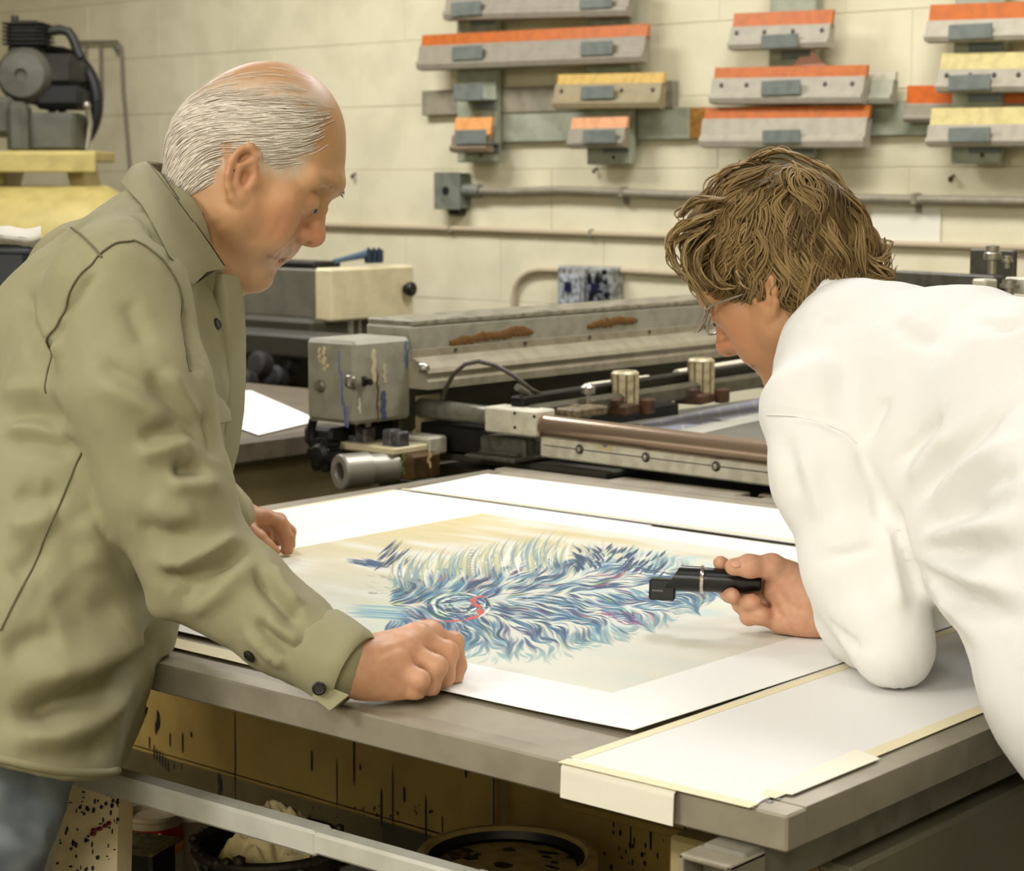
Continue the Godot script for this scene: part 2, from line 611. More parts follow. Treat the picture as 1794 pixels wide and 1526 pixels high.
func build_wall_pipes():
	var pipe := mat("painted conduit", Color(0.55, 0.52, 0.44), 0.5, 0.1, {"mottle": [0.12, 3.0]})
	var gray := mat("grey box paint", Color(0.47, 0.48, 0.43), 0.5, 0.1, {"mottle": [0.15, 3.0]})
	# junction box and its conduit
	var zz := WALL_Z + 0.05
	var a := on_z(762, 303, zz)
	var b := on_z(806, 366, zz)
	var t := thing("junction_box", "square grey metal junction box with a dark knockout hole on the block wall", "junction box", (a + b) / 2)
	var s := Shape.new()
	var ctr := Vector3((a.x + b.x) / 2, (a.y + b.y) / 2, WALL_Z + 0.026)
	s.bx(ctr, Vector3(b.x - a.x, a.y - b.y, 0.05), 0.003)
	part(t, "box_body", s, gray)
	s = Shape.new()
	s.bx(ctr + Vector3(0, 0, 0.026), Vector3(b.x - a.x + 0.004, a.y - b.y + 0.004, 0.003), 0.001)
	part(t, "cover_plate", s, gray)
	s = Shape.new()
	s.lathe(Transform3D(Basis(Vector3.RIGHT, PI / 2), ctr + Vector3(-0.004, 0, 0.026)), [Vector2(0.014, 0.0), Vector2(0.014, 0.003), Vector2(0, 0.003)], 16)
	part(t, "knockout_hole", s, mat("black hole", Color(0.03, 0.03, 0.03), 0.9))
	s = Shape.new()
	s.bx(ctr + Vector3(0.01, -(a.y - b.y) / 2 - 0.01, -0.01), Vector3(0.05, 0.02, 0.03), 0.004)
	part(t, "mounting_foot", s, mat("dark bracket", Color(0.22, 0.2, 0.16), 0.6, 0.3))
	t = thing("conduit", "grey electrical conduit running right from the junction box across the wall", "pipe", on_z(1000, 340, WALL_Z))
	s = Shape.new()
	var c0 := on_z(812, 333, WALL_Z + 0.03)
	var pts := []
	for q in [[826, 334], [900, 336], [980, 333], [1060, 336], [1160, 341], [1400, 346], [1794, 353], [2100, 360]]:
		pts.append(on_z(q[0], q[1], WALL_Z + 0.026))
	s.tube(pts, 0.0125, 12)
	part(t, "pipe", s, pipe)
	s = Shape.new()
	s.tube([c0, on_z(842, 334, WALL_Z + 0.027)], 0.019, 12)
	part(t, "connector", s, gray)
	for q in [[1092, 337], [1605, 349]]:
		s = Shape.new()
		var p := on_z(q[0], q[1], WALL_Z + 0.024)
		s.bx(p, Vector3(0.016, 0.033, 0.036), 0.004)
		s.bx(p + Vector3(0, -0.022, -0.014), Vector3(0.016, 0.024, 0.008), 0.002)
		part(t, "strap", s, pipe)
	# thin lower conduit
	t = thing("thin_conduit", "thin cream conduit running along the wall below the junction box", "pipe", on_z(1000, 410, WALL_Z))
	s = Shape.new()
	s.tube([on_z(560, 394, WALL_Z + 0.012), on_z(800, 401, WALL_Z + 0.012), on_z(1200, 415, WALL_Z + 0.012), on_z(1800, 435, WALL_Z + 0.012), on_z(2100, 446, WALL_Z + 0.012)], 0.009, 10)
	part(t, "pipe", s, mat("cream conduit", Color(0.70, 0.64, 0.53), 0.6))
	for q in [[790, 401], [1036, 409]]:
		s = Shape.new()
		s.bx(on_z(q[0], q[1], WALL_Z + 0.011), Vector3(0.014, 0.026, 0.022), 0.004)
		part(t, "strap", s, pipe)
	# looping conduit and the inky outlet box
	t = thing("bent_conduit", "thin grey conduit that bends up the wall to the ink stained box", "pipe", on_z(930, 500, WALL_Z))
	s = Shape.new()
	pts = []
	for q in [[900, 640], [900, 560], [900, 520], [903, 502], [912, 487], [926, 477], [945, 473], [985, 474]]:
		pts.append(on_z(q[0], q[1], WALL_Z + 0.014))
	s.tube(pts, 0.0085, 10)
	s.tube([on_z(1050, 472, WALL_Z + 0.014), on_z(1130, 477, WALL_Z + 0.014), on_z(1320, 487, WALL_Z + 0.014), on_z(1700, 500, WALL_Z + 0.014)], 0.0085, 10)
	part(t, "pipe", s, mat("cream conduit", Color(0.70, 0.64, 0.53), 0.6))
	a = on_z(968, 466, WALL_Z + 0.08)
	b = on_z(1064, 545, WALL_Z + 0.08)
	ctr = (a + b) / 2
	ctr.z = WALL_Z
	t = thing("control_box", "small wall control box with two switches, smeared with blue black ink", "control box", ctr)
	s = Shape.new()
	var w := b.x - a.x
	var h := a.y - b.y
	s.bx(ctr + Vector3(0, 0, 0.03), Vector3(w, h, 0.06), 0.006)
	part(t, "box_body", s, mat("inky enamel", Color(0.62, 0.62, 0.6), 0.5, 0.0, {"mottle": [0.5, 5.0]}))
	for k in [-1, 1]:
		s = Shape.new()
		s.bx(ctr + Vector3(w * 0.24 * k, -h * 0.06, 0.064), Vector3(w * 0.38, h * 0.72, 0.012), 0.004)
		var pl := part(t, "switch_plate", s, mat("white plate" if k < 0 else "smeared plate", Color(0.66, 0.68, 0.70) if k < 0 else Color(0.45, 0.47, 0.5), 0.5, 0.0, {"mottle": [0.55, 9.0]}))
		s = Shape.new()
		s.bx(ctr + Vector3(w * 0.24 * k, h * 0.02, 0.074), Vector3(0.022, 0.03, 0.014), 0.003)
		part(pl, "switch", s, mat("ink blue", Color(0.05, 0.07, 0.2), 0.4))
	var rng := RandomNumberGenerator.new()
	rng.seed = 5
	s = Shape.new()
	for k in 22:
		var p := ctr + Vector3(rng.randf_range(-0.05, 0.5) * w, rng.randf_range(-0.48, 0.42) * h, 0.0705 if k % 3 else 0.0602)
		s.ball(p, Vector3(rng.randf_range(0.004, 0.012), rng.randf_range(0.005, 0.02), 0.0015), 8)
	part(t, "ink_smear", s, mat("black ink", Color(0.04, 0.045, 0.06), 0.35))
	# translucent sheet taped over the conduit
	s = Shape.new()
	var e := WALL_Z + 0.004
	a = on_z(1528, 362, e)
	b = on_z(1647, 425, e)
	s.box(Transform3D(Basis.IDENTITY, (a + b) / 2), Vector3(b.x - a.x, a.y - b.y, 0.002))
	single("wall_sheet", s, mat("pale sheet", Color(0.88, 0.87, 0.80), 0.5), "pale sheet of paper taped to the wall under the conduit", "paper")
	# small marks and a nail on the wall
	for q in [[623, 306, 0.008, "small dark nail in the block wall right of the older man's head"], [1671, 310, 0.008, "small rusty hook in the wall under the right hand post"], [1046, 297, 0.006, "small rusty nail in the wall under the second post"]]:
		s = Shape.new()
		var p := on_z(q[0], q[1], WALL_Z)
		s.tube([p + Vector3(0, 0.004, 0), p + Vector3(0, 0, 0.012), p + Vector3(0, -0.006, 0.016)], 0.003, 6)
		s.ball(p + Vector3(0, -0.006, 0.016), Vector3(q[2], q[2], 0.003), 8)
		single("wall_nail", s, mat("rusty nail", Color(0.25, 0.17, 0.1), 0.7, 0.3), q[3], "nail")
	# thin pipes near the compressor
	t = thing("wall_pipe", "thin grey air pipe framing the wall behind the compressor", "pipe", on_z(214, 180, WALL_Z))
	s = Shape.new()
	var ez := WALL_Z + 0.02
	s.tube([on_z(130, 74, ez), on_z(205, 73, ez), on_z(212, 82, ez), on_z(216, 160, ez), on_z(226, 280, ez), on_z(230, 330, ez)], 0.006, 8)
	s.tube([on_z(150, 76, ez), on_z(152, 160, ez)], 0.006, 8)
	s.tube([on_z(176, 76, ez), on_z(178, 170, ez)], 0.006, 8)
	part(t, "pipe", s, mat("shadow grey pipe", Color(0.48, 0.45, 0.38), 0.6))
	s = Shape.new()
	s.bx(on_z(206, 84, ez), Vector3(0.03, 0.022, 0.02), 0.004)
	part(t, "fitting", s, gray)


# ---------------------------------------------------------------- compressor by the wall
func build_compressor():
	var d := 6.5
	var k := d / LENS                      # metres to a pixel there
	var iron := mat("dark cast iron", Color(0.17, 0.165, 0.14), 0.55, 0.3, {"mottle": [0.3, 3.0]})
	var grey := mat("machine grey", Color(0.34, 0.335, 0.29), 0.5, 0.1, {"mottle": [0.2, 2.0]})
	var black := mat("black rubber", Color(0.035, 0.033, 0.03), 0.6)
	var yellow := mat("yellow tank paint", Color(0.70, 0.635, 0.38), 0.45, 0.0, {"mottle": [0.15, 2.0]})
	var base := at(60, 380, d)
	base.y = 0.0
	var t := thing("air_compressor", "dark grey air compressor on a yellow platform and tank at the left edge", "air compressor", base)
	var tw := Basis.IDENTITY
	# axis of motor, flywheel and tank: along x, turned a little to the viewer
	var ax := Basis(Vector3.UP, -0.15)
	var s := Shape.new()
	var c := at(60, 330, d - 0.1)
	var r := 0.22
	# tank: lies under the platform, its axis across the picture
	var roll := Basis(Vector3.UP, 0.6) * Basis(Vector3.BACK, PI / 2)
	var tc := at(-60, 325, d - 0.1) - Vector3(0, r, 0)
	s.lathe(Transform3D(roll, tc), [Vector2(0, -0.62), Vector2(0.1, -0.6), Vector2(0.18, -0.54), Vector2(r, -0.46), Vector2(r, 0.20), Vector2(0.19, 0.27), Vector2(0.1, 0.32), Vector2(0, 0.33)], 28)
	part(t, "tank", s, yellow)
	s = Shape.new()
	var pf := Basis(Vector3.UP, 0.7)
	var pc := at(60, 275, d - 0.05)
	s.box(Transform3D(pf, pc), Vector3(0.46, 0.035, 0.3), 0.006)
	s.box(Transform3D(pf, pc + pf * Vector3(0, -0.02, 0.15)), Vector3(0.46, 0.06, 0.012), 0.004)
	part(t, "platform", s, yellow)
	for q in [[-5, 320, 42], [148, 315, 22]]:
		s = Shape.new()
		s.box(Transform3D(pf * Basis(Vector3.BACK, 0.2 if q[0] > 50 else -0.3), at(q[0], q[1], d + 0.02)), Vector3(q[2] * k * 1.3, 0.14, 0.22), 0.006)
		part(t, "bracket_leg", s, yellow)
	for q in [[-60, -0.5], [60, 0.25]]:
		s = Shape.new()
		s.box(Transform3D(roll, tc + roll * Vector3(0, q[1] * 0.9, 0) + Vector3(0, -0.45, 0)), Vector3(0.7, 0.05, 0.3), 0.005)
		part(t, "foot", s, yellow)
	# pump block
	s = Shape.new()
	s.box(Transform3D(pf, at(96, 232, d)), Vector3(78 * k * 1.2, 66 * k, 0.2), 0.012)
	part(t, "crankcase", s, grey)
	s = Shape.new()
	s.box(Transform3D(pf, at(108, 128, d)), Vector3(82 * k, 62 * k, 0.2), 0.03)
	part(t, "cylinder_block", s, iron)
	s = Shape.new()
	s.box(Transform3D(pf, at(110, 172, d - 0.02)), Vector3(88 * k, 40 * k, 0.16), 0.02)
	part(t, "valve_chest", s, black)
	# finned head
	for i in 6:
		s = Shape.new()
		s.box(Transform3D(pf, at(50, 44 + i * 7, d - 0.02)), Vector3(74 * k, 3.6 * k, 0.16 - 0.01 * (i % 2)), 0.003)
		part(t, "cooling_fin", s, iron)
	s = Shape.new()
	s.box(Transform3D(pf, at(50, 62, d - 0.02)), Vector3(62 * k, 48 * k, 0.13), 0.02)
	s.box(Transform3D(pf, at(47, 92, d - 0.02)), Vector3(52 * k, 24 * k, 0.12), 0.01)
	s.tube([at(26, 44, d), at(26, 28, d)], 0.012, 8)
	part(t, "cylinder_head", s, iron)
	# motor: end bell faces the viewer
	s = Shape.new()
	var mb := Basis(fw.cross(Vector3.UP).normalized(), -(fw + rt * 0.25 + Vector3(0, 0.12, 0)).normalized(), Vector3.UP).orthonormalized()
	s.lathe(Transform3D(mb, at(42, 132, d - 0.1)), [Vector2(0.06, -0.16), Vector2(0.088, -0.15), Vector2(0.088, 0.0), Vector2(0.075, 0.03), Vector2(0.07, 0.036), Vector2(0.02, 0.042), Vector2(0.018, 0.03), Vector2(0, 0.03)], 28)
	part(t, "motor", s, grey)
	s = Shape.new()
	s.box(Transform3D(pf, at(34, 225, d - 0.12)), Vector3(36 * k, 90 * k, 0.1), 0.02)
	s.box(Transform3D(pf, at(10, 205, d - 0.1)), Vector3(40 * k, 70 * k, 0.08), 0.02)
	part(t, "motor_stand", s, grey)
	# flywheel with spokes
	s = Shape.new()
	var fc := at(100, 180, d + 0.12)
	var fb := Basis(Vector3.UP, 0.25)
	var pts := []
	var rr := 88 * k
	for i in 37:
		var a := TAU * i / 36.0
		pts.append(fc + fb * Vector3(cos(a) * rr, sin(a) * rr, 0))
	s.tube(pts, 0.022, 8, 0)
	part(t, "flywheel_rim", s, black)
	for i in 5:
		s = Shape.new()
		var a := TAU * i / 5.0 + 0.3
		s.tube([fc, fc + fb * Vector3(cos(a) * rr, sin(a) * rr, 0)], 0.012, 6)
		part(t, "spoke", s, iron)
	s = Shape.new()
	pts = []
	for q in [[78, 57], [105, 52], [120, 56], [128, 68], [134, 84], [141, 102]]:
		pts.append(at(q[0], q[1], d - 0.02))
	s.tube(pts, 0.016, 10)
	part(t, "delivery_pipe", s, iron)
	s = Shape.new()
	s.ball(at(152, 185, d - 0.1), Vector3.ONE * 0.014, 10)
	s.tube([at(152, 185, d - 0.1), at(158, 215, d - 0.08), at(152, 262, d - 0.08)], 0.009, 8)
	part(t, "gauge_fitting", s, mat("bright steel", Color(0.62, 0.6, 0.55), 0.3, 0.8))
	# white cloth and the dark bin under the tank's left end
	s = Shape.new()
	var rings := []
	for i in 9:
		var ring := PackedVector3Array()
		for j in 9:
			var p := at(-40 + 14 * i, 398 + 40 * (j / 8.0) + 3 * sin(i * 1.3), 3.16 - 0.08 * sin(j * PI / 8.0) - 0.012 * sin(i * 2.1 + j))
			ring.append(p)
		for j in 9:
			ring.append(at(-40 + 14 * i, 438 - 36 * (j / 8.0), 3.28))
		rings.append(ring)
	s.loft(rings, true, 3)
	single("folded_cloth", s, mat("white cloth", Color(0.80, 0.78, 0.72), 0.9), "folded white cloth behind the older man's back, under the yellow tank", "cloth")
	s = Shape.new()
	var bc := at(-25, 490, 3.2)
	s.bx(bc, Vector3(0.18, 0.105, 0.16), 0.01, 0.7)
	var bin := thing("equipment_case", "dark blue grey case under the white cloth at the left edge", "case", Vector3(bc.x, bc.y - 0.0525, bc.z))
	part(bin, "case_body", s, mat("dark blue case", Color(0.13, 0.15, 0.19), 0.4))
	s = Shape.new()
	s.bx(bc + Vector3(0, 0.05, 0), Vector3(0.19, 0.012, 0.17), 0.004, 0.7)
	part(bin, "case_rim", s, mat("case rim", Color(0.3, 0.32, 0.36), 0.4))
	s = Shape.new()
	s.bx(Vector3(bc.x, (bc.y - 0.0525) / 2, bc.z), Vector3(0.28, bc.y - 0.0525, 0.26), 0.01, 0.7)
	single("storage_cabinet", s, mat("dull cabinet", Color(0.35, 0.32, 0.24), 0.7), "low cabinet behind the older man's back holding the dark case", "cabinet")


# ---------------------------------------------------------------- press at the rear left
func build_rear_press():
	var cream := mat("cream machine paint", Color(0.82, 0.77, 0.625), 0.5, 0.0, {"mottle": [0.08, 2.0]})
	var grey := mat("rear press grey", Color(0.40, 0.385, 0.335), 0.55, 0.0, {"mottle": [0.12, 2.0]})
	var dark := mat("dark machinery", Color(0.07, 0.06, 0.05), 0.5, 0.2)
	var rust := mat("dark rusty brown", Color(0.07, 0.045, 0.03), 0.7, 0.0, {"mottle": [0.4, 5.0]})
	var steel := mat("bright steel", Color(0.62, 0.6, 0.55), 0.3, 0.8)
	var xf := -2.9
	var a := on_x(580, 475, xf)
	var b := on_x(727, 545, xf)
	var base := Vector3(-3.2, 0, -2.4)
	var t := thing("rear_press", "second printing press at the rear with a cream end box and grey arm", "printing press", base)
	var s := Shape.new()
	s.bx(Vector3(xf - 0.032, (a.y + b.y) / 2 - 0.004, (a.z + b.z) / 2), Vector3(0.064, 0.138, a.z - b.z), 0.006)
	var end := part(t, "end_box", s, cream)
	s = Shape.new()
	var kp := on_x(710, 506, xf)
	s.lathe(Transform3D(Basis(Vector3.BACK, -PI / 2), kp), [Vector2(0.012, -0.002), Vector2(0.012, 0.012), Vector2(0.019, 0.014), Vector2(0.019, 0.026), Vector2(0.014, 0.03), Vector2(0, 0.03)], 16)
	part(end, "knob", s, mat("black plastic", Color(0.02, 0.02, 0.02), 0.35))
	# grey arm running left from the box
	s = Shape.new()
	var l := on_z(330, 480, a.z - 0.01)
	s.bx(Vector3((l.x + xf - 0.064) / 2, a.y - 0.062, a.z - 0.05), Vector3(xf - 0.066 - l.x, 0.13, 0.09), 0.005)
	part(t, "arm", s, grey)
	s = Shape.new()
	s.bx(Vector3((l.x + xf) / 2, a.y + 0.012, a.z - 0.06), Vector3(xf - l.x - 0.15, 0.018, 0.1), 0.004)
	part(t, "hose_tray", s, dark)
	# posts and fittings under the box
	for q in [[612, 585, 9], [628, 580, 6], [648, 576, 12], [676, 572, 14]]:
		s = Shape.new()
		var p := on_x(q[0], q[1], xf - 0.03)
		s.tube([p + Vector3(0, 0.05, 0), p - Vector3(0, 0.12, 0)], q[2] * 0.0012, 10)
		part(t, "post", s, steel if q[2] < 12 else rust)
	s = Shape.new()
	s.bx(on_x(655, 640, xf - 0.05), Vector3(0.12, 0.16, 0.34), 0.008)
	s.bx(on_x(560, 640, xf - 0.3), Vector3(0.3, 0.3, 0.2), 0.01)
	part(t, "carriage", s, dark)
	s = Shape.new()
	s.bx(on_x(480, 600, xf - 0.1), Vector3(0.5, 0.06, 0.12), 0.008)
	part(t, "lower_rail", s, mat("oily grey", Color(0.24, 0.23, 0.2), 0.5, 0.2))
	for q in [[455, 640, 0.035], [486, 662, 0.03], [430, 668, 0.03], [505, 640, 0.025]]:
		s = Shape.new()
		s.lathe(Transform3D(Basis(Vector3.RIGHT, 1.2), on_x(q[0], q[1], xf - 0.02)), [Vector2(0, -0.02), Vector2(q[2] * 0.8, -0.02), Vector2(q[2], -0.015), Vector2(q[2], 0.015), Vector2(q[2] * 0.6, 0.02), Vector2(0, 0.02)], 14)
		part(t, "gear_housing", s, rust)
	s = Shape.new()
	s.bx(Vector3(-3.3, 0.44, -2.55), Vector3(1.2, 0.88, 0.8), 0.01)
	s.bx(Vector3(-3.3, 0.95, -2.4), Vector3(0.75, 0.2, 0.3), 0.01)
	part(t, "base", s, mat("dark olive base", Color(0.2, 0.18, 0.12), 0.6))
	# tools lying on top of the arm
	var tool := thing("paint_brush", "blue handled brush lying on top of the rear press", "brush", on_x(640, 455, xf - 0.03))
	s = Shape.new()
	s.tube([on_x(585, 458, xf - 0.05), on_x(612, 452, xf - 0.04), on_x(640, 446, xf - 0.03)], [0.006, 0.008, 0.011], 8)
	part(tool, "handle", s, mat("blue grey handle", Color(0.25, 0.33, 0.40), 0.4))
	s = Shape.new()
	s.bx(on_x(655, 449, xf - 0.03), Vector3(0.02, 0.036, 0.06), 0.004)
	for k in 3:
		s.bx(on_x(646 + k * 9, 447, xf - 0.018), Vector3(0.008, 0.04, 0.008), 0.002)
	part(tool, "head", s, mat("dark blue head", Color(0.13, 0.19, 0.25), 0.4))
	# the khaki cabinet with paper on it
	var khaki := mat("khaki enamel", Color(0.60, 0.54, 0.38), 0.5, 0.0, {"mottle": [0.08, 1.5]})
	var cb := thing("work_cabinet", "khaki metal work cabinet between the two presses, left of the printing table", "cabinet", Vector3(-2.5, 0, -1.35))
	s = Shape.new()
	s.bx(Vector3(-2.45, 0.44, -1.35), Vector3(0.84, 0.86, 1.1), 0.008)
	part(cb, "body", s, khaki)
	s = Shape.new()
	s.bx(Vector3(-2.44, 0.895, -1.35), Vector3(0.9, 0.05, 1.16), 0.008)
	part(cb, "top", s, mat("brown grey top", Color(0.38, 0.34, 0.27), 0.5, 0.0, {"mottle": [0.15, 3.0]}))
	s = Shape.new()
	var rows := []
	var c0 := on_y(330, 720, 0.921)
	var c1 := on_y(452, 764, 0.921)
	var c2 := on_y(560, 738, 0.921)
	var c3 := on_y(440, 686, 0.921)
	for sd in 2:
		for i in 9:
			var row := PackedVector3Array()
			for j in 9:
				var u := i / 8.0
				var w := j / 8.0
				if sd == 1:
					u = 1.0 - u
				var p := c0.lerp(c1, u).lerp(c3.lerp(c2, u), w)
				p.y += 0.02 * pow(maxf(0.0, sin(w * PI) * (1.0 - u)), 1.5) + (0.0025 if sd == 0 else 0.0005)
				row.append(p)
			rows.append(row)
	rows.append(rows[0])
	s.loft(rows, false)
	single("paper_sheet", s, mat("white paper", Color(0.93, 0.92, 0.89), 0.7), "loose white paper sheet curling on top of the khaki cabinet", "paper")


# ---------------------------------------------------------------- the press behind the table
func build_press():
	var grey := mat("press grey", Color(0.57, 0.555, 0.49), 0.5, 0.05, {"mottle": [0.14, 2.5]})
	var alu := mat("aluminium rail", Color(0.60, 0.57, 0.49), 0.4, 0.3, {"mottle": [0.15, 3.0]})
	var olive := mat("dark olive panel", Color(0.26, 0.24, 0.17), 0.6, 0.0, {"mottle": [0.15, 2.0]})
	var dark := mat("dark machinery", Color(0.07, 0.06, 0.05), 0.5, 0.2)
	var chrome := mat("worn chrome", Color(0.62, 0.58, 0.52), 0.22, 0.9)
	var brass := mat("tarnished rod", Color(0.66, 0.58, 0.50), 0.25, 0.8)
	var white := mat("white frame paint", Color(0.80, 0.78, 0.70), 0.5, 0.05, {"mottle": [0.12, 4.0]})
	var cream := mat("cream machine paint", Color(0.82, 0.77, 0.625), 0.5, 0.0, {"mottle": [0.08, 2.0]})
	var rust := mat("rusty brown", Color(0.30, 0.18, 0.08), 0.7, 0.1, {"mottle": [0.4, 5.0]})
	var steel := mat("bright steel", Color(0.62, 0.6, 0.55), 0.3, 0.8)
	var black := mat("black plastic", Color(0.02, 0.02, 0.02), 0.35)
	var t := thing("screen_press", "large grey screen printing press with ink splashed beam and rods behind the table", "printing press", Vector3(-1.75, 0, -1.6))
	var xf := -1.70
	# end housing
	var s := Shape.new()
	s.bx(Vector3(xf - 0.0625, 1.045, -1.271), Vector3(0.125, 0.15, 0.148), 0.007)
	var hs := part(t, "end_housing", s, grey)
	var side := Basis(Vector3.BACK, -PI / 2)          # y of a turned part points to +x
	for q in [[614, 668, 0.012], [636, 668, 0.008]]:
		s = Shape.new()
		s.lathe(Transform3D(side, on_x(q[0], q[1], xf)), [Vector2(q[2] * 1.2, -0.003), Vector2(q[2] * 1.2, 0.006), Vector2(q[2] * 0.8, 0.008), Vector2(q[2] * 0.8, 0.02), Vector2(0, 0.022)], 6)
		part(hs, "bolt", s, steel if q[2] > 0.01 else black)
	s = Shape.new()
	var front := Basis(Vector3.RIGHT, PI / 2)          # y of a turned part points to +z
	s.lathe(Transform3D(front, on_z(563, 676, -1.197)), [Vector2(0.012, -0.003), Vector2(0.012, 0.004), Vector2(0.008, 0.006), Vector2(0.008, 0.014), Vector2(0, 0.015)], 6)
	part(hs, "bolt", s, steel)
	# beam behind the housing
	s = Shape.new()
	s.bx(Vector3(xf - 0.06, 1.105, -2.17), Vector3(0.12, 0.07, 1.65), 0.005)
	part(t, "beam", s, grey)
	s = Shape.new()
	s.bx(Vector3(xf - 0.075, 1.005, -2.17), Vector3(0.09, 0.13, 1.65), 0.004)
	part(t, "lower_panel", s, olive)
	s = Shape.new()
	s.bx(Vector3(xf - 0.06, 1.144, -2.17), Vector3(0.12, 0.012, 1.64), 0.003)
	part(t, "top_plate", s, mat("worn top plate", Color(0.55, 0.53, 0.46), 0.4, 0.2, {"mottle": [0.35, 4.0]}))
	# aluminium extrusion on the side of the beam
	s = Shape.new()
	var zz0 := -1.335
	var prof := PackedVector2Array([Vector2(0, 1.096), Vector2(0.012, 1.096), Vector2(0.012, 1.082), Vector2(0.03, 1.074), Vector2(0.045, 1.064), Vector2(0.05, 1.056), Vector2(0.045, 1.046), Vector2(0.05, 1.04), Vector2(0.05, 1.026), Vector2(0, 1.026)])
	s.prism(Transform3D(Basis.IDENTITY, Vector3(xf + 0.001, 0, -2.95)), prof, 2.95 + zz0)
	var ex := part(t, "rail_extrusion", s, alu)
	for i in 7:
		s = Shape.new()
		s.lathe(Transform3D(side, Vector3(xf + 0.012, 1.09, -1.45 - 0.2 * i)), [Vector2(0.004, -0.001), Vector2(0.004, 0.003), Vector2(0, 0.003)], 8)
		part(ex, "screw", s, mat("dark bolt", Color(0.3, 0.28, 0.25), 0.4, 0.6))
	s = Shape.new()
	s.lathe(Transform3D(side, on_x(741, 645, xf + 0.05)), [Vector2(0.010, -0.003), Vector2(0.010, 0.006), Vector2(0.006, 0.012), Vector2(0, 0.012)], 10)
	part(ex, "end_bolt", s, steel)
	# brown residue caked over the rail
	var rng := RandomNumberGenerator.new()
	rng.seed = 11
	for q in [[800, 880, 600, 588], [880, 930, 588, 582], [1035, 1110, 572, 562]]:
		s = Shape.new()
		for i in 46:
			var u := rng.randf()
			var p := on_x(lerpf(q[0], q[1], u), lerpf(q[2], q[3], u) - 8 * sin(u * PI) * rng.randf(), xf + 0.001)
			s.ball(p, Vector3(0.003, rng.randf_range(0.003, 0.009), rng.randf_range(0.008, 0.025)), 7)
		part(t, "ink_crust", s, mat("ochre ink crust", Color(0.40, 0.27, 0.09), 0.9), "dried brown ink crust")
	# drips on the housing
	for q in [[655, 618, 665, 0.006, Color(0.72, 0.68, 0.55)], [568, 612, 642, 0.006, Color(0.75, 0.70, 0.55)], [560, 612, 628, 0.004, Color(0.75, 0.70, 0.55)], [574, 640, 640, 0.004, Color(0.75, 0.70, 0.55)], [674, 642, 668, 0.004, Color(0.68, 0.64, 0.52)], [600, 625, 735, 0.0028, Color(0.34, 0.38, 0.52)], [608, 715, 745, 0.0028, Color(0.42, 0.44, 0.58)], [712, 602, 640, 0.004, Color(0.32, 0.40, 0.48)], [672, 690, 730, 0.007, Color(0.26, 0.30, 0.40)], [662, 660, 732, 0.0022, Color(0.36, 0.26, 0.12)], [630, 700, 722, 0.002, Color(0.8, 0.78, 0.7)]]:
		s = Shape.new()
		var fx: bool = q[0] < 585
		var p0: Vector3 = on_z(q[0], q[1], -1.1965) if fx else on_x(q[0] - (6 if q[0] == 600 else 0), q[1], xf + 0.0005)
		var p1: Vector3 = on_z(q[0], q[2] + 4, -1.1965) if fx else on_x(q[0] + (4 if q[0] == 600 else 0), q[2], xf + 0.0005)
		var m := p0.lerp(p1, 0.5)
		var w: float = q[3]
		for i in 7:
			var p := p0.lerp(p1, i / 6.0)
			s.ball(p + Vector3(0, 0, 0.002 * sin(i * 2.0)), Vector3(w if fx else 0.001, p0.distance_to(p1) / 9.0 + 0.002, 0.001 if fx else w), 8)
		part(hs, "ink_drip", s, mat("drip %s" % q[4].to_html(), q[4], 0.4))
	# upright cream bracket and the round bars across the front
	s = Shape.new()
	var bz := -1.4
	var a := on_z(716, 700, bz)
	var b := on_z(738, 768, bz)
	s.bx(Vector3((a.x + b.x) / 2, 0.966, bz - 0.02), Vector3(0.03, 0.085, 0.075), 0.004)
	part(t, "bar_bracket", s, cream)
	s = Shape.new()
	var t0 := on_z(733, 714, bz)
	var t1 := on_z(862, 730, bz)
	s.tube([t0, t1], 0.0185, 20)
	part(t, "support_tube", s, mat("galvanised tube", Color(0.56, 0.55, 0.50), 0.35, 0.6, {"mottle": [0.2, 5.0]}))
	var c0 := on_z(848, 716, bz + 0.025)
	var c1 := on_z(938, 760, bz + 0.025)
	s = Shape.new()
	s.bx(Vector3((c0.x + c1.x) / 2, (c0.y + c1.y) / 2 - 0.001, bz - 0.003), Vector3(c1.x - c0.x, 0.046, 0.056), 0.003)
	var cl := part(t, "clamp_block", s, white)
	for q in [[902, 724], [902, 749], [936, 730]]:
		s = Shape.new()
		s.lathe(Transform3D(front, on_z(q[0], q[1], bz + 0.0255)), [Vector2(0.003, 0), Vector2(0.003, 0.001), Vector2(0, 0.001)], 8)
		part(cl, "screw_hole", s, black)
	s = Shape.new()
	var r0 := on_z(940, 744, bz)
	var r1 := Vector3(-0.70, r0.y - 0.012, bz)
	s.tube([r0, r1], 0.0205, 24)
	part(t, "guide_rod", s, brass)
	# white frame rail under the rod
	s = Shape.new()
	var f0 := on_z(940, 765, bz + 0.012)
	var fy0 := 0.944
	s.bar(Vector3(f0.x, fy0, bz - 0.012), Vector3(-0.66, fy0 - 0.008, bz - 0.012), 0.03, 0.056, Vector3.UP, 0.003)
	var fr := part(t, "frame_rail", s, white)
	s = Shape.new()
	s.bar(Vector3(f0.x + 0.01, fy0 - 0.006, bz + 0.003), Vector3(-0.66, fy0 - 0.013, bz + 0.003), 0.002, 0.0016, Vector3.UP)
	part(fr, "seam", s, mat("dark bolt", Color(0.3, 0.28, 0.25), 0.4, 0.6))
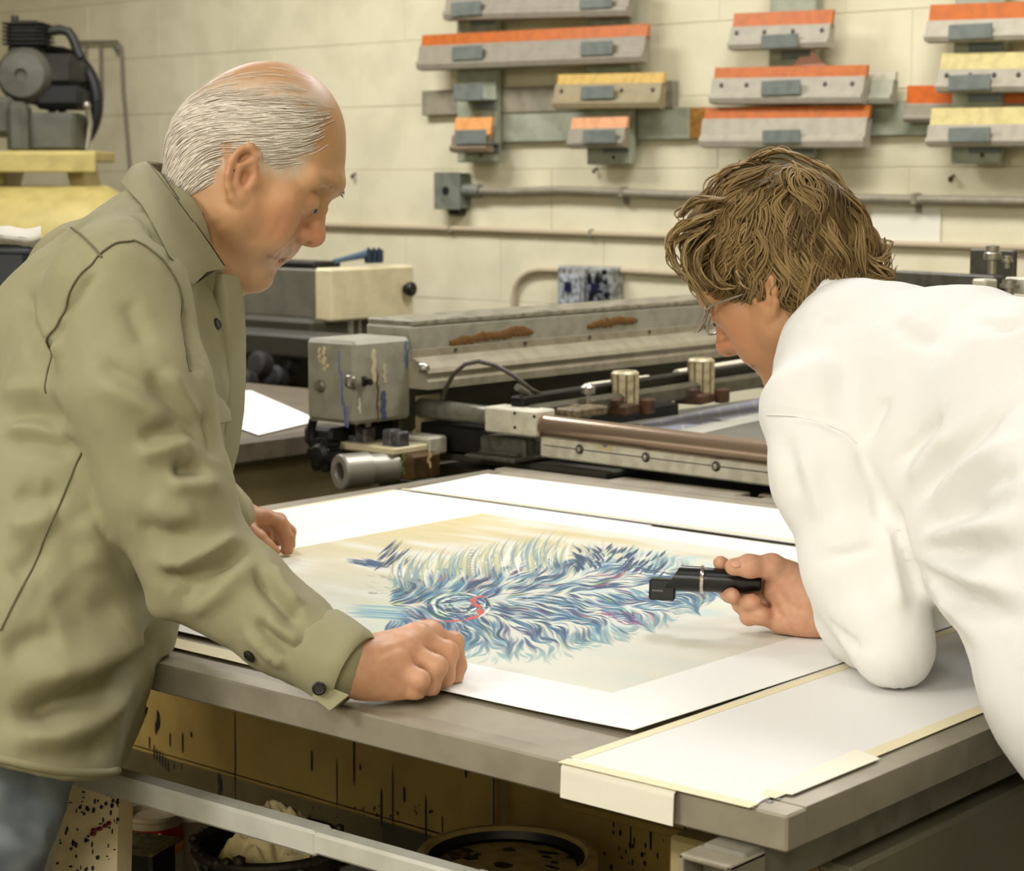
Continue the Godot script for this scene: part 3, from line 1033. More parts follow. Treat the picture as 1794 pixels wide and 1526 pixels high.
	for q in [[1016, 787], [1132, 801], [1255, 817], [1360, 830]]:
		s = Shape.new()
		var p := on_z(q[0], q[1], bz + 0.003)
		s.lathe(Transform3D(front, p), [Vector2(0.0085, -0.001), Vector2(0.0085, 0.002), Vector2(0.007, 0.003), Vector2(0, 0.003)], 16)
		var bo := part(fr, "washer", s, mat("dark bolt", Color(0.3, 0.28, 0.25), 0.4, 0.6))
		s = Shape.new()
		s.lathe(Transform3D(front, p + Vector3(0, 0, 0.002)), [Vector2(0.0058, 0), Vector2(0.0058, 0.005), Vector2(0.003, 0.006), Vector2(0.003, 0.004), Vector2(0, 0.004)], 6)
		part(fr, "bolt", s, steel)
	s = Shape.new()
	s.bx(on_z(1060, 777, bz + 0.0035), Vector3(0.034, 0.024, 0.001), 0.0)
	part(fr, "rail_label", s, mat("cream label", Color(0.72, 0.67, 0.52), 0.5))
	s = Shape.new()
	s.lathe(Transform3D(front, on_z(1060, 777, bz + 0.004)), [Vector2(0.0065, 0), Vector2(0.0065, 0.0006), Vector2(0.004, 0.0006), Vector2(0.004, 0)], 16)
	part(fr, "label_emblem", s, mat("emblem blue", Color(0.25, 0.33, 0.5), 0.5))
	# foot under the clamp block
	s = Shape.new()
	var g0 := on_z(846, 762, bz)
	var g1 := on_z(925, 808, bz)
	s.bx(Vector3((g0.x + g1.x) / 2, (g0.y + g1.y) / 2, bz - 0.02), Vector3(g1.x - g0.x, g0.y - g1.y, 0.06), 0.004)
	s.bx(Vector3((g0.x + g1.x) / 2, g1.y + 0.004, bz - 0.005), Vector3((g1.x - g0.x) * 1.1, 0.008, 0.1), 0.002)
	s.bx(Vector3((g0.x + g1.x) / 2, (g0.y + g1.y) / 2 - 0.008, bz + 0.012), Vector3((g1.x - g0.x) * 0.85, 0.006, 0.02), 0.002)
	part(t, "clamp_foot", s, mat("dull foot grey", Color(0.36, 0.35, 0.31), 0.45, 0.3, {"mottle": [0.3, 5.0]}))
	# dark plate and gap between the foot and the table
	s = Shape.new()
	s.bx(Vector3(-1.5, 0.895, -1.5), Vector3(0.42, 0.012, 0.2), 0.003)
	part(t, "base_plate", s, mat("oily grey", Color(0.24, 0.23, 0.2), 0.5, 0.2))
	# carriage hardware between the housing and the table's corner
	s = Shape.new()
	s.bx(on_z(672, 782, -1.29), Vector3(0.14, 0.014, 0.09), 0.003)
	part(t, "carriage_plate", s, cream)
	s = Shape.new()
	s.bx(on_z(708, 812, -1.30), Vector3(0.115, 0.046, 0.075), 0.004)
	var gb := part(t, "gear_block", s, mat("gold brown block", Color(0.36, 0.27, 0.14), 0.45, 0.3, {"mottle": [0.3, 6.0]}))
	for q in [[672, 800, 826, Color(0.72, 0.68, 0.55)], [684, 796, 832, Color(0.66, 0.6, 0.45)], [706, 797, 828, Color(0.30, 0.46, 0.12)], [660, 800, 835, Color(0.3, 0.32, 0.36)], [752, 794, 816, Color(0.72, 0.62, 0.45)]]:
		s = Shape.new()
		for i in 6:
			s.ball(on_z(q[0] + 2.5 * sin(i * 1.7), lerpf(q[1], q[2], i / 5.0), -1.2622), Vector3(0.0026, 0.0045, 0.001), 8)
		part(gb, "ink_drip", s, mat("drip %s" % q[3].to_html(), q[3], 0.4))
	for q in [[640, 762, 0.026, 0.03], [686, 768, 0.022, 0.034], [702, 770, 0.018, 0.03], [625, 772, 0.018, 0.022]]:
		s = Shape.new()
		s.bx(on_z(q[0], q[1], -1.275), Vector3(q[2], q[3], 0.03), 0.003)
		part(t, "valve_block", s, mat("inky steel", Color(0.42, 0.42, 0.42), 0.35, 0.5, {"mottle": [0.4, 7.0]}))
	s = Shape.new()
	s.bx(on_z(744, 778, -1.36), Vector3(0.07, 0.034, 0.05), 0.004)
	part(t, "slide_block", s, white)
	s = Shape.new()
	for q in [[800, 775, 0.12, 0.03], [790, 792, 0.13, 0.012]]:
		s.bx(on_z(q[0], q[1], -1.46), Vector3(q[2], q[3], 0.05), 0.004)
	part(t, "ochre_bracket", s, mat("ochre bracket", Color(0.42, 0.32, 0.15), 0.5, 0.2, {"mottle": [0.35, 5.0]}))
	s = Shape.new()
	s.bx(Vector3(xf - 0.08, 0.945, -1.55), Vector3(0.06, 0.03, 0.55), 0.004)
	s.bx(Vector3(xf + 0.03, 0.93, -1.7), Vector3(0.2, 0.05, 0.6), 0.004)
	part(t, "dark_undercarriage", s, dark)
	for k in 3:
		s = Shape.new()
		var p := on_z(608 + k * 18, 760 - k * 3, -1.28)
		s.tube([p, p + Vector3(0.004, 0.028, 0)], 0.006, 8)
		part(t, "hose_fitting", s, steel)
	# black hose and star knob, and the round hand knob
	s = Shape.new()
	var pts := []
	for q in [[549, 735], [545, 752], [547, 772], [552, 790]]:
		pts.append(on_z(q[0], q[1], -1.22))
	s.tube(pts, 0.0085, 10)
	part(t, "air_hose", s, black)
	s = Shape.new()
	s.bx(on_z(575, 762, -1.26), Vector3(0.075, 0.035, 0.06), 0.006)
	part(t, "hose_bracket", s, mat("dark grey iron", Color(0.2, 0.2, 0.19), 0.5, 0.3))
	s = Shape.new()
	var kc := on_z(562, 797, -1.2)
	for i in 6:
		var an := TAU * i / 6.0
		s.tube([kc + Vector3(0, 0, -0.02), kc + Vector3(cos(an) * 0.022, sin(an) * 0.022, -0.02), kc + Vector3(cos(an) * 0.024, sin(an) * 0.024, 0.004)], 0.011, 8)
	s.lathe(Transform3D(front, kc), [Vector2(0, -0.03), Vector2(0.024, -0.028), Vector2(0.026, 0.0), Vector2(0.016, 0.012), Vector2(0, 0.014)], 18)
	part(t, "star_knob", s, mat("dark grey plastic", Color(0.07, 0.07, 0.075), 0.45))
	s = Shape.new()
	var wc := on_z(594, 827, -1.155)
	var tilt := Basis(Vector3.UP, -0.25) * front
	s.lathe(Transform3D(tilt, wc), [Vector2(0, -0.115), Vector2(0.027, -0.115), Vector2(0.0275, -0.06), Vector2(0.0315, -0.058), Vector2(0.032, -0.004), Vector2(0.030, 0.0), Vector2(0.0175, 0.0), Vector2(0.016, -0.004), Vector2(0.016, -0.02), Vector2(0, -0.02)], 32)
	var hk := part(t, "hand_wheel", s, mat("pale turned metal", Color(0.60, 0.58, 0.53), 0.4, 0.35))
	s = Shape.new()
	s.lathe(Transform3D(tilt, wc), [Vector2(0.0155, -0.015), Vector2(0.013, -0.006), Vector2(0.0, -0.004)], 20)
	part(hk, "hub", s, mat("dark hub", Color(0.2, 0.19, 0.18), 0.5))
	# inside the frame: screen, its print guide strip and the black squeegee bar
	s = Shape.new()
	s.bx(Vector3(-1.15, 0.925, -1.95), Vector3(0.95, 0.008, 0.98), 0.0)
	part(t, "screen_mesh", s, mat("grey screen", Color(0.42, 0.41, 0.37), 0.4))
	s = Shape.new()
	var y0 := 0.9295
	var q0 := on_y(1120, 742, y0)
	var q1 := on_y(1345, 696, y0)
	var q3 := on_y(1120, 776, y0)
	var strip := q1 - q0
	s.poly([q0, q1, q1 + (q3 - q0) * 1.2, q3 + (q3 - q0) * 0.2], Vector3.UP)
	part(t, "pale_border", s, mat("pale border", Color(0.68, 0.67, 0.62), 0.5))
	for i in 7:
		s = Shape.new()
		var u0 := 0.02 + i / 7.0
		var u1 := u0 + 0.128
		var e := (q3 - q0) * 0.78 + Vector3(0, 0.0006, 0)
		var o := (q3 - q0) * 0.04 + Vector3(0, 0.0006, 0)
		s.poly([q0 + strip * u0 + o, q0 + strip * u1 + o, q0 + strip * u1 + e, q0 + strip * u0 + e], Vector3.UP)
		part(t, "window_patch", s, mat("lavender film", Color(0.57, 0.575, 0.61), 0.4))
	# squeegee carriage: black bar, white rod and two cylinders
	var xb := -1.5
	s = Shape.new()
	var k0 := on_x(905, 705, xb)
	var k1 := on_x(1345, 640, xb)
	s.bar(k0, k1 + (k1 - k0) * 0.3, 0.03, 0.022, Vector3.UP, 0.003)
	part(t, "squeegee_bar", s, mat("black bar", Color(0.05, 0.035, 0.03), 0.4, 0.3, {"mottle": [0.3, 5.0]}))
	s = Shape.new()
	s.bar(on_x(930, 725, xb + 0.03), on_x(1400, 655, xb + 0.03), 0.03, 0.03, Vector3.UP, 0.006)
	part(t, "flood_bar", s, mat("flood bar grey", Color(0.36, 0.34, 0.28), 0.4, 0.3, {"mottle": [0.2, 4.0]}))
	s = Shape.new()
	s.tube([on_x(1030, 678, xb - 0.02), on_x(1135, 664, xb - 0.02)], 0.008, 10)
	s.tube([on_x(1185, 656, xb - 0.02), on_x(1400, 622, xb - 0.02)], 0.010, 10)
	part(t, "white_rod", s, mat("white rod", Color(0.82, 0.79, 0.70), 0.4))
	for q in [[1095, 650, 708, 23], [1228, 628, 690, 23]]:
		var top := on_x(q[0], q[1], xb + 0.03)
		var bot := on_x(q[0], q[2], xb + 0.03)
		var rr := 0.0265
		var hh := top.y - bot.y
		s = Shape.new()
		s.lathe(Transform3D(Basis.IDENTITY, bot), [Vector2(0, 0), Vector2(rr, 0), Vector2(rr, hh - 0.004), Vector2(rr - 0.004, hh), Vector2(rr * 0.5, hh), Vector2(rr * 0.45, hh - 0.004), Vector2(0, hh - 0.004)], 24)
		var cy := part(t, "air_cylinder", s, mat("bone enamel", Color(0.74, 0.69, 0.55), 0.4, 0.1, {"mottle": [0.25, 8.0]}))
		for w in 5:
			s = Shape.new()
			var an := 0.2 + w * 0.62
			var dp := Vector3(cos(an), 0, sin(an)) * rr
			s.tube([bot + dp, bot + dp + Vector3(0, hh - 0.006, 0)], 0.0016, 6)
			part(cy, "groove_line", s, mat("brown streak", Color(0.36, 0.27, 0.14), 0.5))
		s = Shape.new()
		s.bx(bot + Vector3(0.0, -0.006, 0.01), Vector3(0.06, 0.02, 0.10), 0.004, 0.2)
		s.bx(bot + Vector3(0.01, 0.008, 0.05), Vector3(0.03, 0.016, 0.03), 0.003, 0.4)
		s.bx(bot + Vector3(0.03, -0.004, -0.03), Vector3(0.02, 0.028, 0.03), 0.003)
		part(t, "rusty_mount", s, rust)
	s = Shape.new()
	var v0 := on_x(1030, 712, xb + 0.05)
	s.lathe(Transform3D(Basis.IDENTITY, v0), [Vector2(0, -0.02), Vector2(0.005, -0.02), Vector2(0.005, 0.022), Vector2(0.013, 0.024), Vector2(0.014, 0.036), Vector2(0.006, 0.042), Vector2(0, 0.042)], 12)
	part(t, "adjuster_screw", s, steel)
	s = Shape.new()
	v0 = on_x(1008, 722, xb + 0.06)
	s.lathe(Transform3D(Basis.IDENTITY, v0), [Vector2(0, -0.01), Vector2(0.005, -0.01), Vector2(0.005, 0.006), Vector2(0.010, 0.008), Vector2(0.010, 0.014), Vector2(0, 0.015)], 12)
	part(t, "adjuster_screw", s, steel)
	s = Shape.new()
	s.bx(on_x(1020, 720, xb + 0.08), Vector3(0.05, 0.016, 0.09), 0.003)
	part(t, "inky_mount", s, mat("inky mount", Color(0.46, 0.40, 0.30), 0.5, 0.1, {"mottle": [0.5, 8.0]}))
	# small lever and the speckled cable arching to it
	s = Shape.new()
	s.tube([on_x(906, 678, xb), on_x(922, 688, xb), on_x(930, 704, xb)], 0.007, 8)
	part(t, "lever", s, mat("grey lever", Color(0.4, 0.39, 0.36), 0.4, 0.3))
	s = Shape.new()
	pts = []
	for q in [[775, 700, 0.05], [782, 678, 0.06], [795, 655, 0.08], [815, 638, 0.10], [838, 633, 0.12], [868, 640, 0.14], [900, 658, 0.17], [930, 682, 0.2], [952, 694, 0.2]]:
		pts.append(on_x(q[0], q[1], xf + q[2]))
	s.tube(pts, 0.0042, 8)
	part(t, "cable", s, mat("speckled cable", Color(0.28, 0.24, 0.2), 0.5, 0.0, {"mottle": [0.6, 30.0]}))
	# pedestal that carries it all
	s = Shape.new()
	s.bx(Vector3(-1.35, 0.42, -2.1), Vector3(1.1, 0.84, 1.3), 0.01)
	part(t, "pedestal", s, olive)
	s = Shape.new()
	s.bx(Vector3(-1.05, 0.862, -1.85), Vector3(1.3, 0.03, 0.9), 0.004)
	part(t, "bed", s, mat("brown bed", Color(0.17, 0.13, 0.07), 0.5, 0.0, {"mottle": [0.2, 2.0]}))
	s = Shape.new()
	s.bx(Vector3(-0.75, 0.882, -1.55), Vector3(0.5, 0.012, 0.22), 0.003)
	part(t, "bed_board", s, mat("ochre board", Color(0.34, 0.25, 0.10), 0.6, 0.0, {"mottle": [0.2, 3.0]}))
	# a thin bar and valves at the far right, behind the younger man
	s = Shape.new()
	s.bx(at(1740, 466, 3.3), Vector3(0.10, 0.055, 0.012), 0.003, -0.3)
	s.bx(at(1660, 494, 3.36), Vector3(0.24, 0.03, 0.03), 0.003, -0.3)
	part(t, "valve_plate", s, mat("dull foot grey", Color(0.36, 0.35, 0.31), 0.45, 0.3, {"mottle": [0.3, 5.0]}))
	s = Shape.new()
	s.bx(at(1725, 505, 3.24), Vector3(0.03, 0.03, 0.03), 0.003, -0.3)
	s.bx(at(1790, 500, 3.24), Vector3(0.05, 0.026, 0.03), 0.003, -0.3)
	part(t, "valve_body", s, white)
	for q in [[1738, 428, 480, 0.011], [1764, 448, 470, 0.007], [1768, 488, 520, 0.012]]:
		s = Shape.new()
		var p1 := at(q[0], q[1], 3.22)
		var p2 := at(q[0], q[2], 3.22)
		var hgt := p1.y - p2.y
		s.lathe(Transform3D(Basis.IDENTITY, p2), [Vector2(0, 0), Vector2(q[3] * 0.6, 0), Vector2(q[3] * 0.6, hgt * 0.45), Vector2(q[3] * 1.3, hgt * 0.5), Vector2(q[3] * 1.3, hgt * 0.7), Vector2(q[3], hgt * 0.75), Vector2(q[3], hgt * 0.95), Vector2(0, hgt)], 12)
		part(t, "valve_fitting", s, steel)
	s = Shape.new()
	s.bar(at(1540, 480, 3.5), at(1720, 492, 3.4), 0.02, 0.014, Vector3.UP, 0.002)
	part(t, "far_guide_bar", s, alu)
	s = Shape.new()
	s.tube([at(1740, 520, 3.3), Vector3(at(1740, 520, 3.3).x, 0.93, at(1740, 520, 3.3).z)], 0.03, 10)
	part(t, "valve_stand", s, dark)


# ---------------------------------------------------------------- printing table
func slab_sheet(s: Shape, pts: Array, y0: float, y1: float) -> void:
	var p2 := PackedVector2Array()
	for p in pts:
		p2.append(Vector2(p.x, -p.z))
	s.prism(Transform3D(Basis(Vector3.RIGHT, Vector3.FORWARD, Vector3.UP), Vector3(0, y0, 0)), p2, y1 - y0)


func build_table():
	var alu := mat("table aluminium", Color(0.60, 0.57, 0.50), 0.38, 0.35, {"mottle": [0.1, 2.0]})
	var topm := mat("table top grey", Color(0.58, 0.545, 0.47), 0.5, 0.05, {"mottle": [0.06, 2.0]})
	var dark := mat("tube grey", Color(0.48, 0.465, 0.41), 0.45, 0.3, {"mottle": [0.15, 3.0]})
	var t := thing("printing_table", "grey metal printing table with a thick aluminium edged top under the print", "table", Vector3(-0.735, 0, -0.66))
	var s := Shape.new()
	s.bx(Vector3(-0.735, TOP - 0.012, -0.66), Vector3(1.46, 0.02, 1.31), 0.001)
	part(t, "table_top", s, topm)
	for q in [[-0.735, 0.0, 1.474, 0.03, 0], [-0.735, -1.315, 1.474, 0.03, 1]]:
		s = Shape.new()
		s.bx(Vector3(q[0], TOP - 0.0155, q[1] - 0.016), Vector3(q[2], 0.031, q[3]), 0.002)
		part(t, "edge_rail", s, alu)
	for x in [-0.0155, -1.455]:
		s = Shape.new()
		s.bx(Vector3(x, TOP - 0.0155, -0.6655), Vector3(0.031, 0.031, 1.267), 0.0005)
		part(t, "edge_rail", s, alu)
	# screws at the near corner
	for q in [[1348, 1405], [1362, 1400]]:
		s = Shape.new()
		var p := on_y(q[0], q[1], TOP)
		s.lathe(Transform3D(Basis.IDENTITY, p), [Vector2(0.0035, -0.0005), Vector2(0.0035, 0.0006), Vector2(0.002, 0.001), Vector2(0, 0.001)], 10)
		part(t, "screw", s, dark)
	# far edge boards between the table and the press
	s = Shape.new()
	s.bx(Vector3(-1.1, TOP - 0.004, -1.355), Vector3(0.26, 0.012, 0.045), 0.002)
	s.bx(Vector3(-0.7, TOP - 0.006, -1.35), Vector3(0.46, 0.012, 0.04), 0.002)
	part(t, "far_ledge", s, alu)
	# under frame: hollow square tubes set in from the edge
	s = Shape.new()
	s.bx(Vector3(-0.045, TOP - 0.052, -0.63), Vector3(0.045, 0.04, 1.3), 0.003)
	s.bx(Vector3(-1.42, TOP - 0.052, -0.66), Vector3(0.045, 0.04, 1.25), 0.003)
	s.bx(Vector3(-0.735, TOP - 0.05, -0.5), Vector3(1.33, 0.036, 0.04), 0.003)
	s.bx(Vector3(-0.735, TOP - 0.05, -1.28), Vector3(1.33, 0.036, 0.04), 0.003)
	part(t, "under_frame", s, dark)
	s = Shape.new()
	var tx := -0.062
	# open end of the tube under the near corner
	for q in [[0, 0.016, 0.05, 0.004], [0, -0.016, 0.05, 0.004], [-0.023, 0, 0.004, 0.036], [0.023, 0, 0.004, 0.036]]:
		s.bx(Vector3(-0.045 + q[0], TOP - 0.053 + q[1], 0.02), Vector3(q[2], q[3], 0.05), 0.001)
	part(t, "tube_end", s, alu)
	s = Shape.new()
	s.bx(Vector3(-0.03, TOP - 0.125, -0.70), Vector3(0.035, 0.09, 1.15), 0.004)
	part(t, "side_beam", s, mat("deep grey beam", Color(0.40, 0.38, 0.30), 0.5, 0.1))
	for q in [[-0.115, -0.10, 0.11, 0.05], [-0.06, -1.25, 0.06, 0.06], [-1.41, -1.25, 0.06, 0.06], [-1.41, -0.1, 0.06, 0.06]]:
		s = Shape.new()
		s.bx(Vector3(q[0], (TOP - 0.07) / 2, q[1]), Vector3(q[2], TOP - 0.072, q[3]), 0.004)
		part(t, "leg", s, mat("khaki enamel", Color(0.60, 0.54, 0.38), 0.5, 0.0, {"mottle": [0.08, 1.5]}))
	# olive apron panels, hung in from the front
	var apron := mat("olive apron", Color(0.60, 0.50, 0.26), 0.6, 0.0, {"mottle": [0.1, 1.6]})
	s = Shape.new()
	var pz := -0.62
	var bl := on_z(868, 1440, pz)
	s.bx(Vector3((bl.x - 1.66) / 2, 0.685, pz - 0.006), Vector3(bl.x + 1.66, 0.33, 0.012), 0.001)
	s.bx(Vector3((bl.x - 1.66) / 2, 0.52, pz - 0.01), Vector3(bl.x + 1.66, 0.012, 0.02), 0.003)
	var ap := part(t, "apron_panel", s, apron)
	s = Shape.new()
	s.bx(Vector3((bl.x - 0.1) / 2, 0.60, pz - 0.03), Vector3(-0.1 - bl.x, 0.5, 0.012), 0.001)
	s.bx(Vector3((bl.x - 0.1) / 2 + 0.05, 0.6, pz - 0.022), Vector3(-0.1 - bl.x - 0.1, 0.012, 0.008), 0.002)
	part(t, "apron_panel", s, apron)
	# ink runs on the panels
	var rng := RandomNumberGenerator.new()
	rng.seed = 21
	var inkm := mat("black ink", Color(0.04, 0.045, 0.06), 0.35)
	for q in [[276, 1255, 1276], [262, 1296, 1306], [298, 1290, 1302], [320, 1293, 1310], [335, 1285, 1289], [270, 1318, 1342], [412, 1290, 1398], [386, 1368, 1392], [383, 1360, 1370], [546, 1325, 1342], [590, 1352, 1392], [620, 1298, 1348], [631, 1342, 1346], [668, 1400, 1432], [688, 1372, 1428], [708, 1386, 1398], [746, 1418, 1460], [775, 1438, 1452], [865, 1362, 1434], [305, 1340, 1344], [318, 1341, 1345], [816, 1352, 1358], [820, 1330, 1345], [1075, 1425, 1440], [1105, 1440, 1470], [1140, 1450, 1474], [1180, 1452, 1500], [1200, 1440, 1480]]:
		var z: float = pz + 0.0006 if q[0] < 868 else pz - 0.0234
		var w := rng.randf_range(0.0012, 0.0026)
		if q[2] - q[1] > 90:
			w = 0.0008
		s = Shape.new()
		for i in 6:
			var y: float = lerpf(q[1], q[2], i / 5.0)
			s.ball(on_z(q[0] + (3.0 * sin(i * 0.9) if q[0] == 276 or q[0] == 386 else 0.0) + ((i * 5.0) if q[0] == 270 else 0.0), y, z), Vector3(w, (q[2] - q[1]) * 0.0005 + 0.0012, 0.0007), 7)
		part(ap, "ink_run", s, inkm)
	s = Shape.new()
	for i in 40:
		s.ball(on_z(rng.randf_range(1050, 1215), rng.randf_range(1400, 1526), pz - 0.0234), Vector3(rng.randf_range(0.0008, 0.003), rng.randf_range(0.001, 0.005), 0.0006), 6)
	for i in 30:
		s.ball(on_z(rng.randf_range(470, 760), rng.randf_range(1408, 1432) + 0.0, pz + 0.0006), Vector3(rng.randf_range(0.0008, 0.003), rng.randf_range(0.001, 0.004), 0.0006), 6)
	part(ap, "ink_specks", s, inkm).set_meta("kind", "stuff")
	# square tube along the front, lower down, with a sleeve
	s = Shape.new()
	var r0 := Vector3(-1.3, 0.754, 0.008)
	var r1 := Vector3(-0.40, 0.768, 0.008)
	var j := on_z(545, 1462, 0.025)
	s.bar(r0, Vector3(j.x, lerpf(r0.y, r1.y, (j.x + 1.3) / 0.9), 0.008), 0.026, 0.026, Vector3.UP, 0.003)
	part(t, "front_rail", s, mat("rail aluminium", Color(0.74, 0.73, 0.68), 0.45, 0.1, {"mottle": [0.08, 2.0]}))
	s = Shape.new()
	s.bar(Vector3(j.x - 0.004, lerpf(r0.y, r1.y, (j.x + 1.3) / 0.9), 0.008), Vector3(-0.3, 0.7695, 0.008), 0.0225, 0.0225, Vector3.UP, 0.003)
	s.bx(Vector3(-0.315, 0.39, 0.008), Vector3(0.03, 0.78, 0.03), 0.003)
	part(t, "front_rail", s, mat("rail aluminium", Color(0.74, 0.73, 0.68), 0.45, 0.1, {"mottle": [0.08, 2.0]}))
	s = Shape.new()
	s.bx(Vector3(-1.315, 0.382, 0.008), Vector3(0.03, 0.764, 0.03), 0.003)
	part(t, "rail_post", s, dark)
	# lower shelf that carries the buckets
	s = Shape.new()
	s.bx(Vector3(-0.735, 0.24, -0.4), Vector3(1.4, 0.03, 0.72), 0.004)
	part(t, "lower_shelf", s, mat("dark shelf", Color(0.15, 0.12, 0.07), 0.7, 0.0, {"mottle": [0.2, 2.0]}))

	# white backing boards with yellowed tape edges
	var board := mat("white board", Color(0.88, 0.87, 0.85), 0.7)
	var tape := mat("yellowed tape", Color(0.88, 0.835, 0.69), 0.6)
	# right board, folded over the front edge
	var b := thing("backing_board", "white backing sheet on the right end of the table, folded over its front edge", "backing sheet", Vector3(-0.12, TOP, -0.5), "white backing sheets taped to the table")
	var ra := Vector3(-0.222, 0, 0.004)
	var rb := Vector3(-0.034, 0, 0.002)
	s = Shape.new()
	slab_sheet(s, [Vector3(-0.226, 0, 0.002), Vector3(-0.105, 0, 0.002), Vector3(-0.098, 0, 0.0), Vector3(-0.03, 0, 0.0), Vector3(-0.034, 0, -0.02), Vector3(-0.036, 0, -1.28), Vector3(-0.63, 0, -1.28), Vector3(-0.63, 0, -1.0), Vector3(-0.25, 0, -1.0)], TOP + 0.0004, TOP + 0.0016)
	part(b, "sheet", s, board)
	s = Shape.new()
	var fl := []
	for i in 7:
		var row := PackedVector3Array()
		for k in 2:
			var x := -0.226 if k == 0 else -0.105
			var an := i / 6.0
			row.append(Vector3(x, TOP + 0.0016 - 0.032 * an * an if an < 0.5 else TOP - 0.0064 - 0.046 * (an - 0.5), -0.004 + 0.0085 * minf(1.0, an * 3.0) + 0.002 * an))
		fl.append(row)
	s.loft(fl, false)
	var back := []
	for r in fl:
		back.append(PackedVector3Array([r[0] + Vector3(0.0, -0.0005, -0.001), r[1] + Vector3(0, -0.0005, -0.001)]))
	s.loft(back, false)
	part(b, "folded_flap", s, mat("flap white", Color(0.87, 0.85, 0.78), 0.7))
	for q in [[Vector3(-0.228, 0, 0.0), Vector3(-0.03, 0, -0.002), 0.014], [Vector3(-0.224, 0, -0.012), Vector3(-0.224, 0, -1.0), 0.012], [Vector3(-0.036, 0, -0.03), Vector3(-0.038, 0, -1.27), 0.016]]:
		s = Shape.new()
		s.bar(q[0] + Vector3(0, TOP + 0.0018, 0), q[1] + Vector3(0, TOP + 0.0018, 0), q[2], 0.0004)
		part(b, "tape", s, tape)
	s = Shape.new()
	slab_sheet(s, [on_y(1340, 1388, TOP), on_y(1388, 1397, TOP), on_y(1542, 1334, TOP), on_y(1500, 1318, TOP)], TOP + 0.002, TOP + 0.0028)
	part(b, "tape_patch", s, mat("white patch", Color(0.92, 0.90, 0.82), 0.7))
	# far board
	b = thing("backing_board", "white backing sheet along the far edge of the table, beyond the print", "backing sheet", Vector3(-1.0, TOP, -1.15), "white backing sheets taped to the table")
	s = Shape.new()
	slab_sheet(s, [Vector3(-1.41, 0, -1.03), Vector3(-0.64, 0, -1.03), Vector3(-0.64, 0, -1.265), Vector3(-1.43, 0, -1.25)], TOP + 0.0006, TOP + 0.0022)
	part(b, "sheet", s, board)
	s = Shape.new()
	s.bar(Vector3(-1.42, TOP + 0.0024, -1.03), Vector3(-0.64, TOP + 0.0024, -1.045), 0.008, 0.0004)
	part(b, "tape", s, tape)
	b = thing("backing_board", "white backing sheet on the left end of the table beside the older man's far hand", "backing sheet", Vector3(-1.33, TOP, -0.7), "white backing sheets taped to the table")
	s = Shape.new()
	slab_sheet(s, [Vector3(-1.41, 0, -0.1), Vector3(-0.9, 0, -0.04), Vector3(-0.9, 0, -1.02), Vector3(-1.42, 0, -1.02)], TOP + 0.0002, TOP + 0.0012)
	part(b, "sheet", s, board)
	for q in [[Vector3(-1.41, 0, -0.12), Vector3(-1.425, 0, -1.02), 0.008], [Vector3(-1.41, 0, -0.07), Vector3(-0.55, 0, -0.07), 0.03]]:
		s = Shape.new()
		s.bar(q[0] + Vector3(0, TOP + 0.0014, 0), q[1] + Vector3(0, TOP + 0.0014, 0), q[2], 0.0004)
		part(b, "tape", s, tape)


# ---------------------------------------------------------------- the print
const PX0 := -1.222
const PX1 := -0.233
const PZ0 := -1.0
const PZ1 := -0.106


func stamp(im: Image, x: float, y: float, r: float, c: Color, a: float) -> void:
	var w := im.get_width()
	var h := im.get_height()
	for j in range(maxi(0, int(y - r)), mini(h - 1, int(y + r)) + 1):
		for i in range(maxi(0, int(x - r)), mini(w - 1, int(x + r)) + 1):
			var q := Vector2(i - x, j - y).length() / r
			if q < 1.0:
				im.set_pixel(i, j, im.get_pixel(i, j).lerp(c, a * minf(1.0, (1.0 - q) * 2.5)))


# a tapering brush stroke bent through three points, in metres on the table
func stroke(im: Image, a: Vector2, b: Vector2, c: Vector2, r: float, col: Color, alpha: float) -> void:
	var n := maxi(4, int((a.distance_to(b) + b.distance_to(c)) / maxf(r * 0.55, 0.4)))
	for i in n + 1:
		var t := float(i) / n
		var p := a.lerp(b, t).lerp(b.lerp(c, t), t)
		stamp(im, p.x, p.y, maxf(0.7, r * sin(PI * clampf(t * 0.9 + 0.08, 0.0, 1.0))), col, alpha)


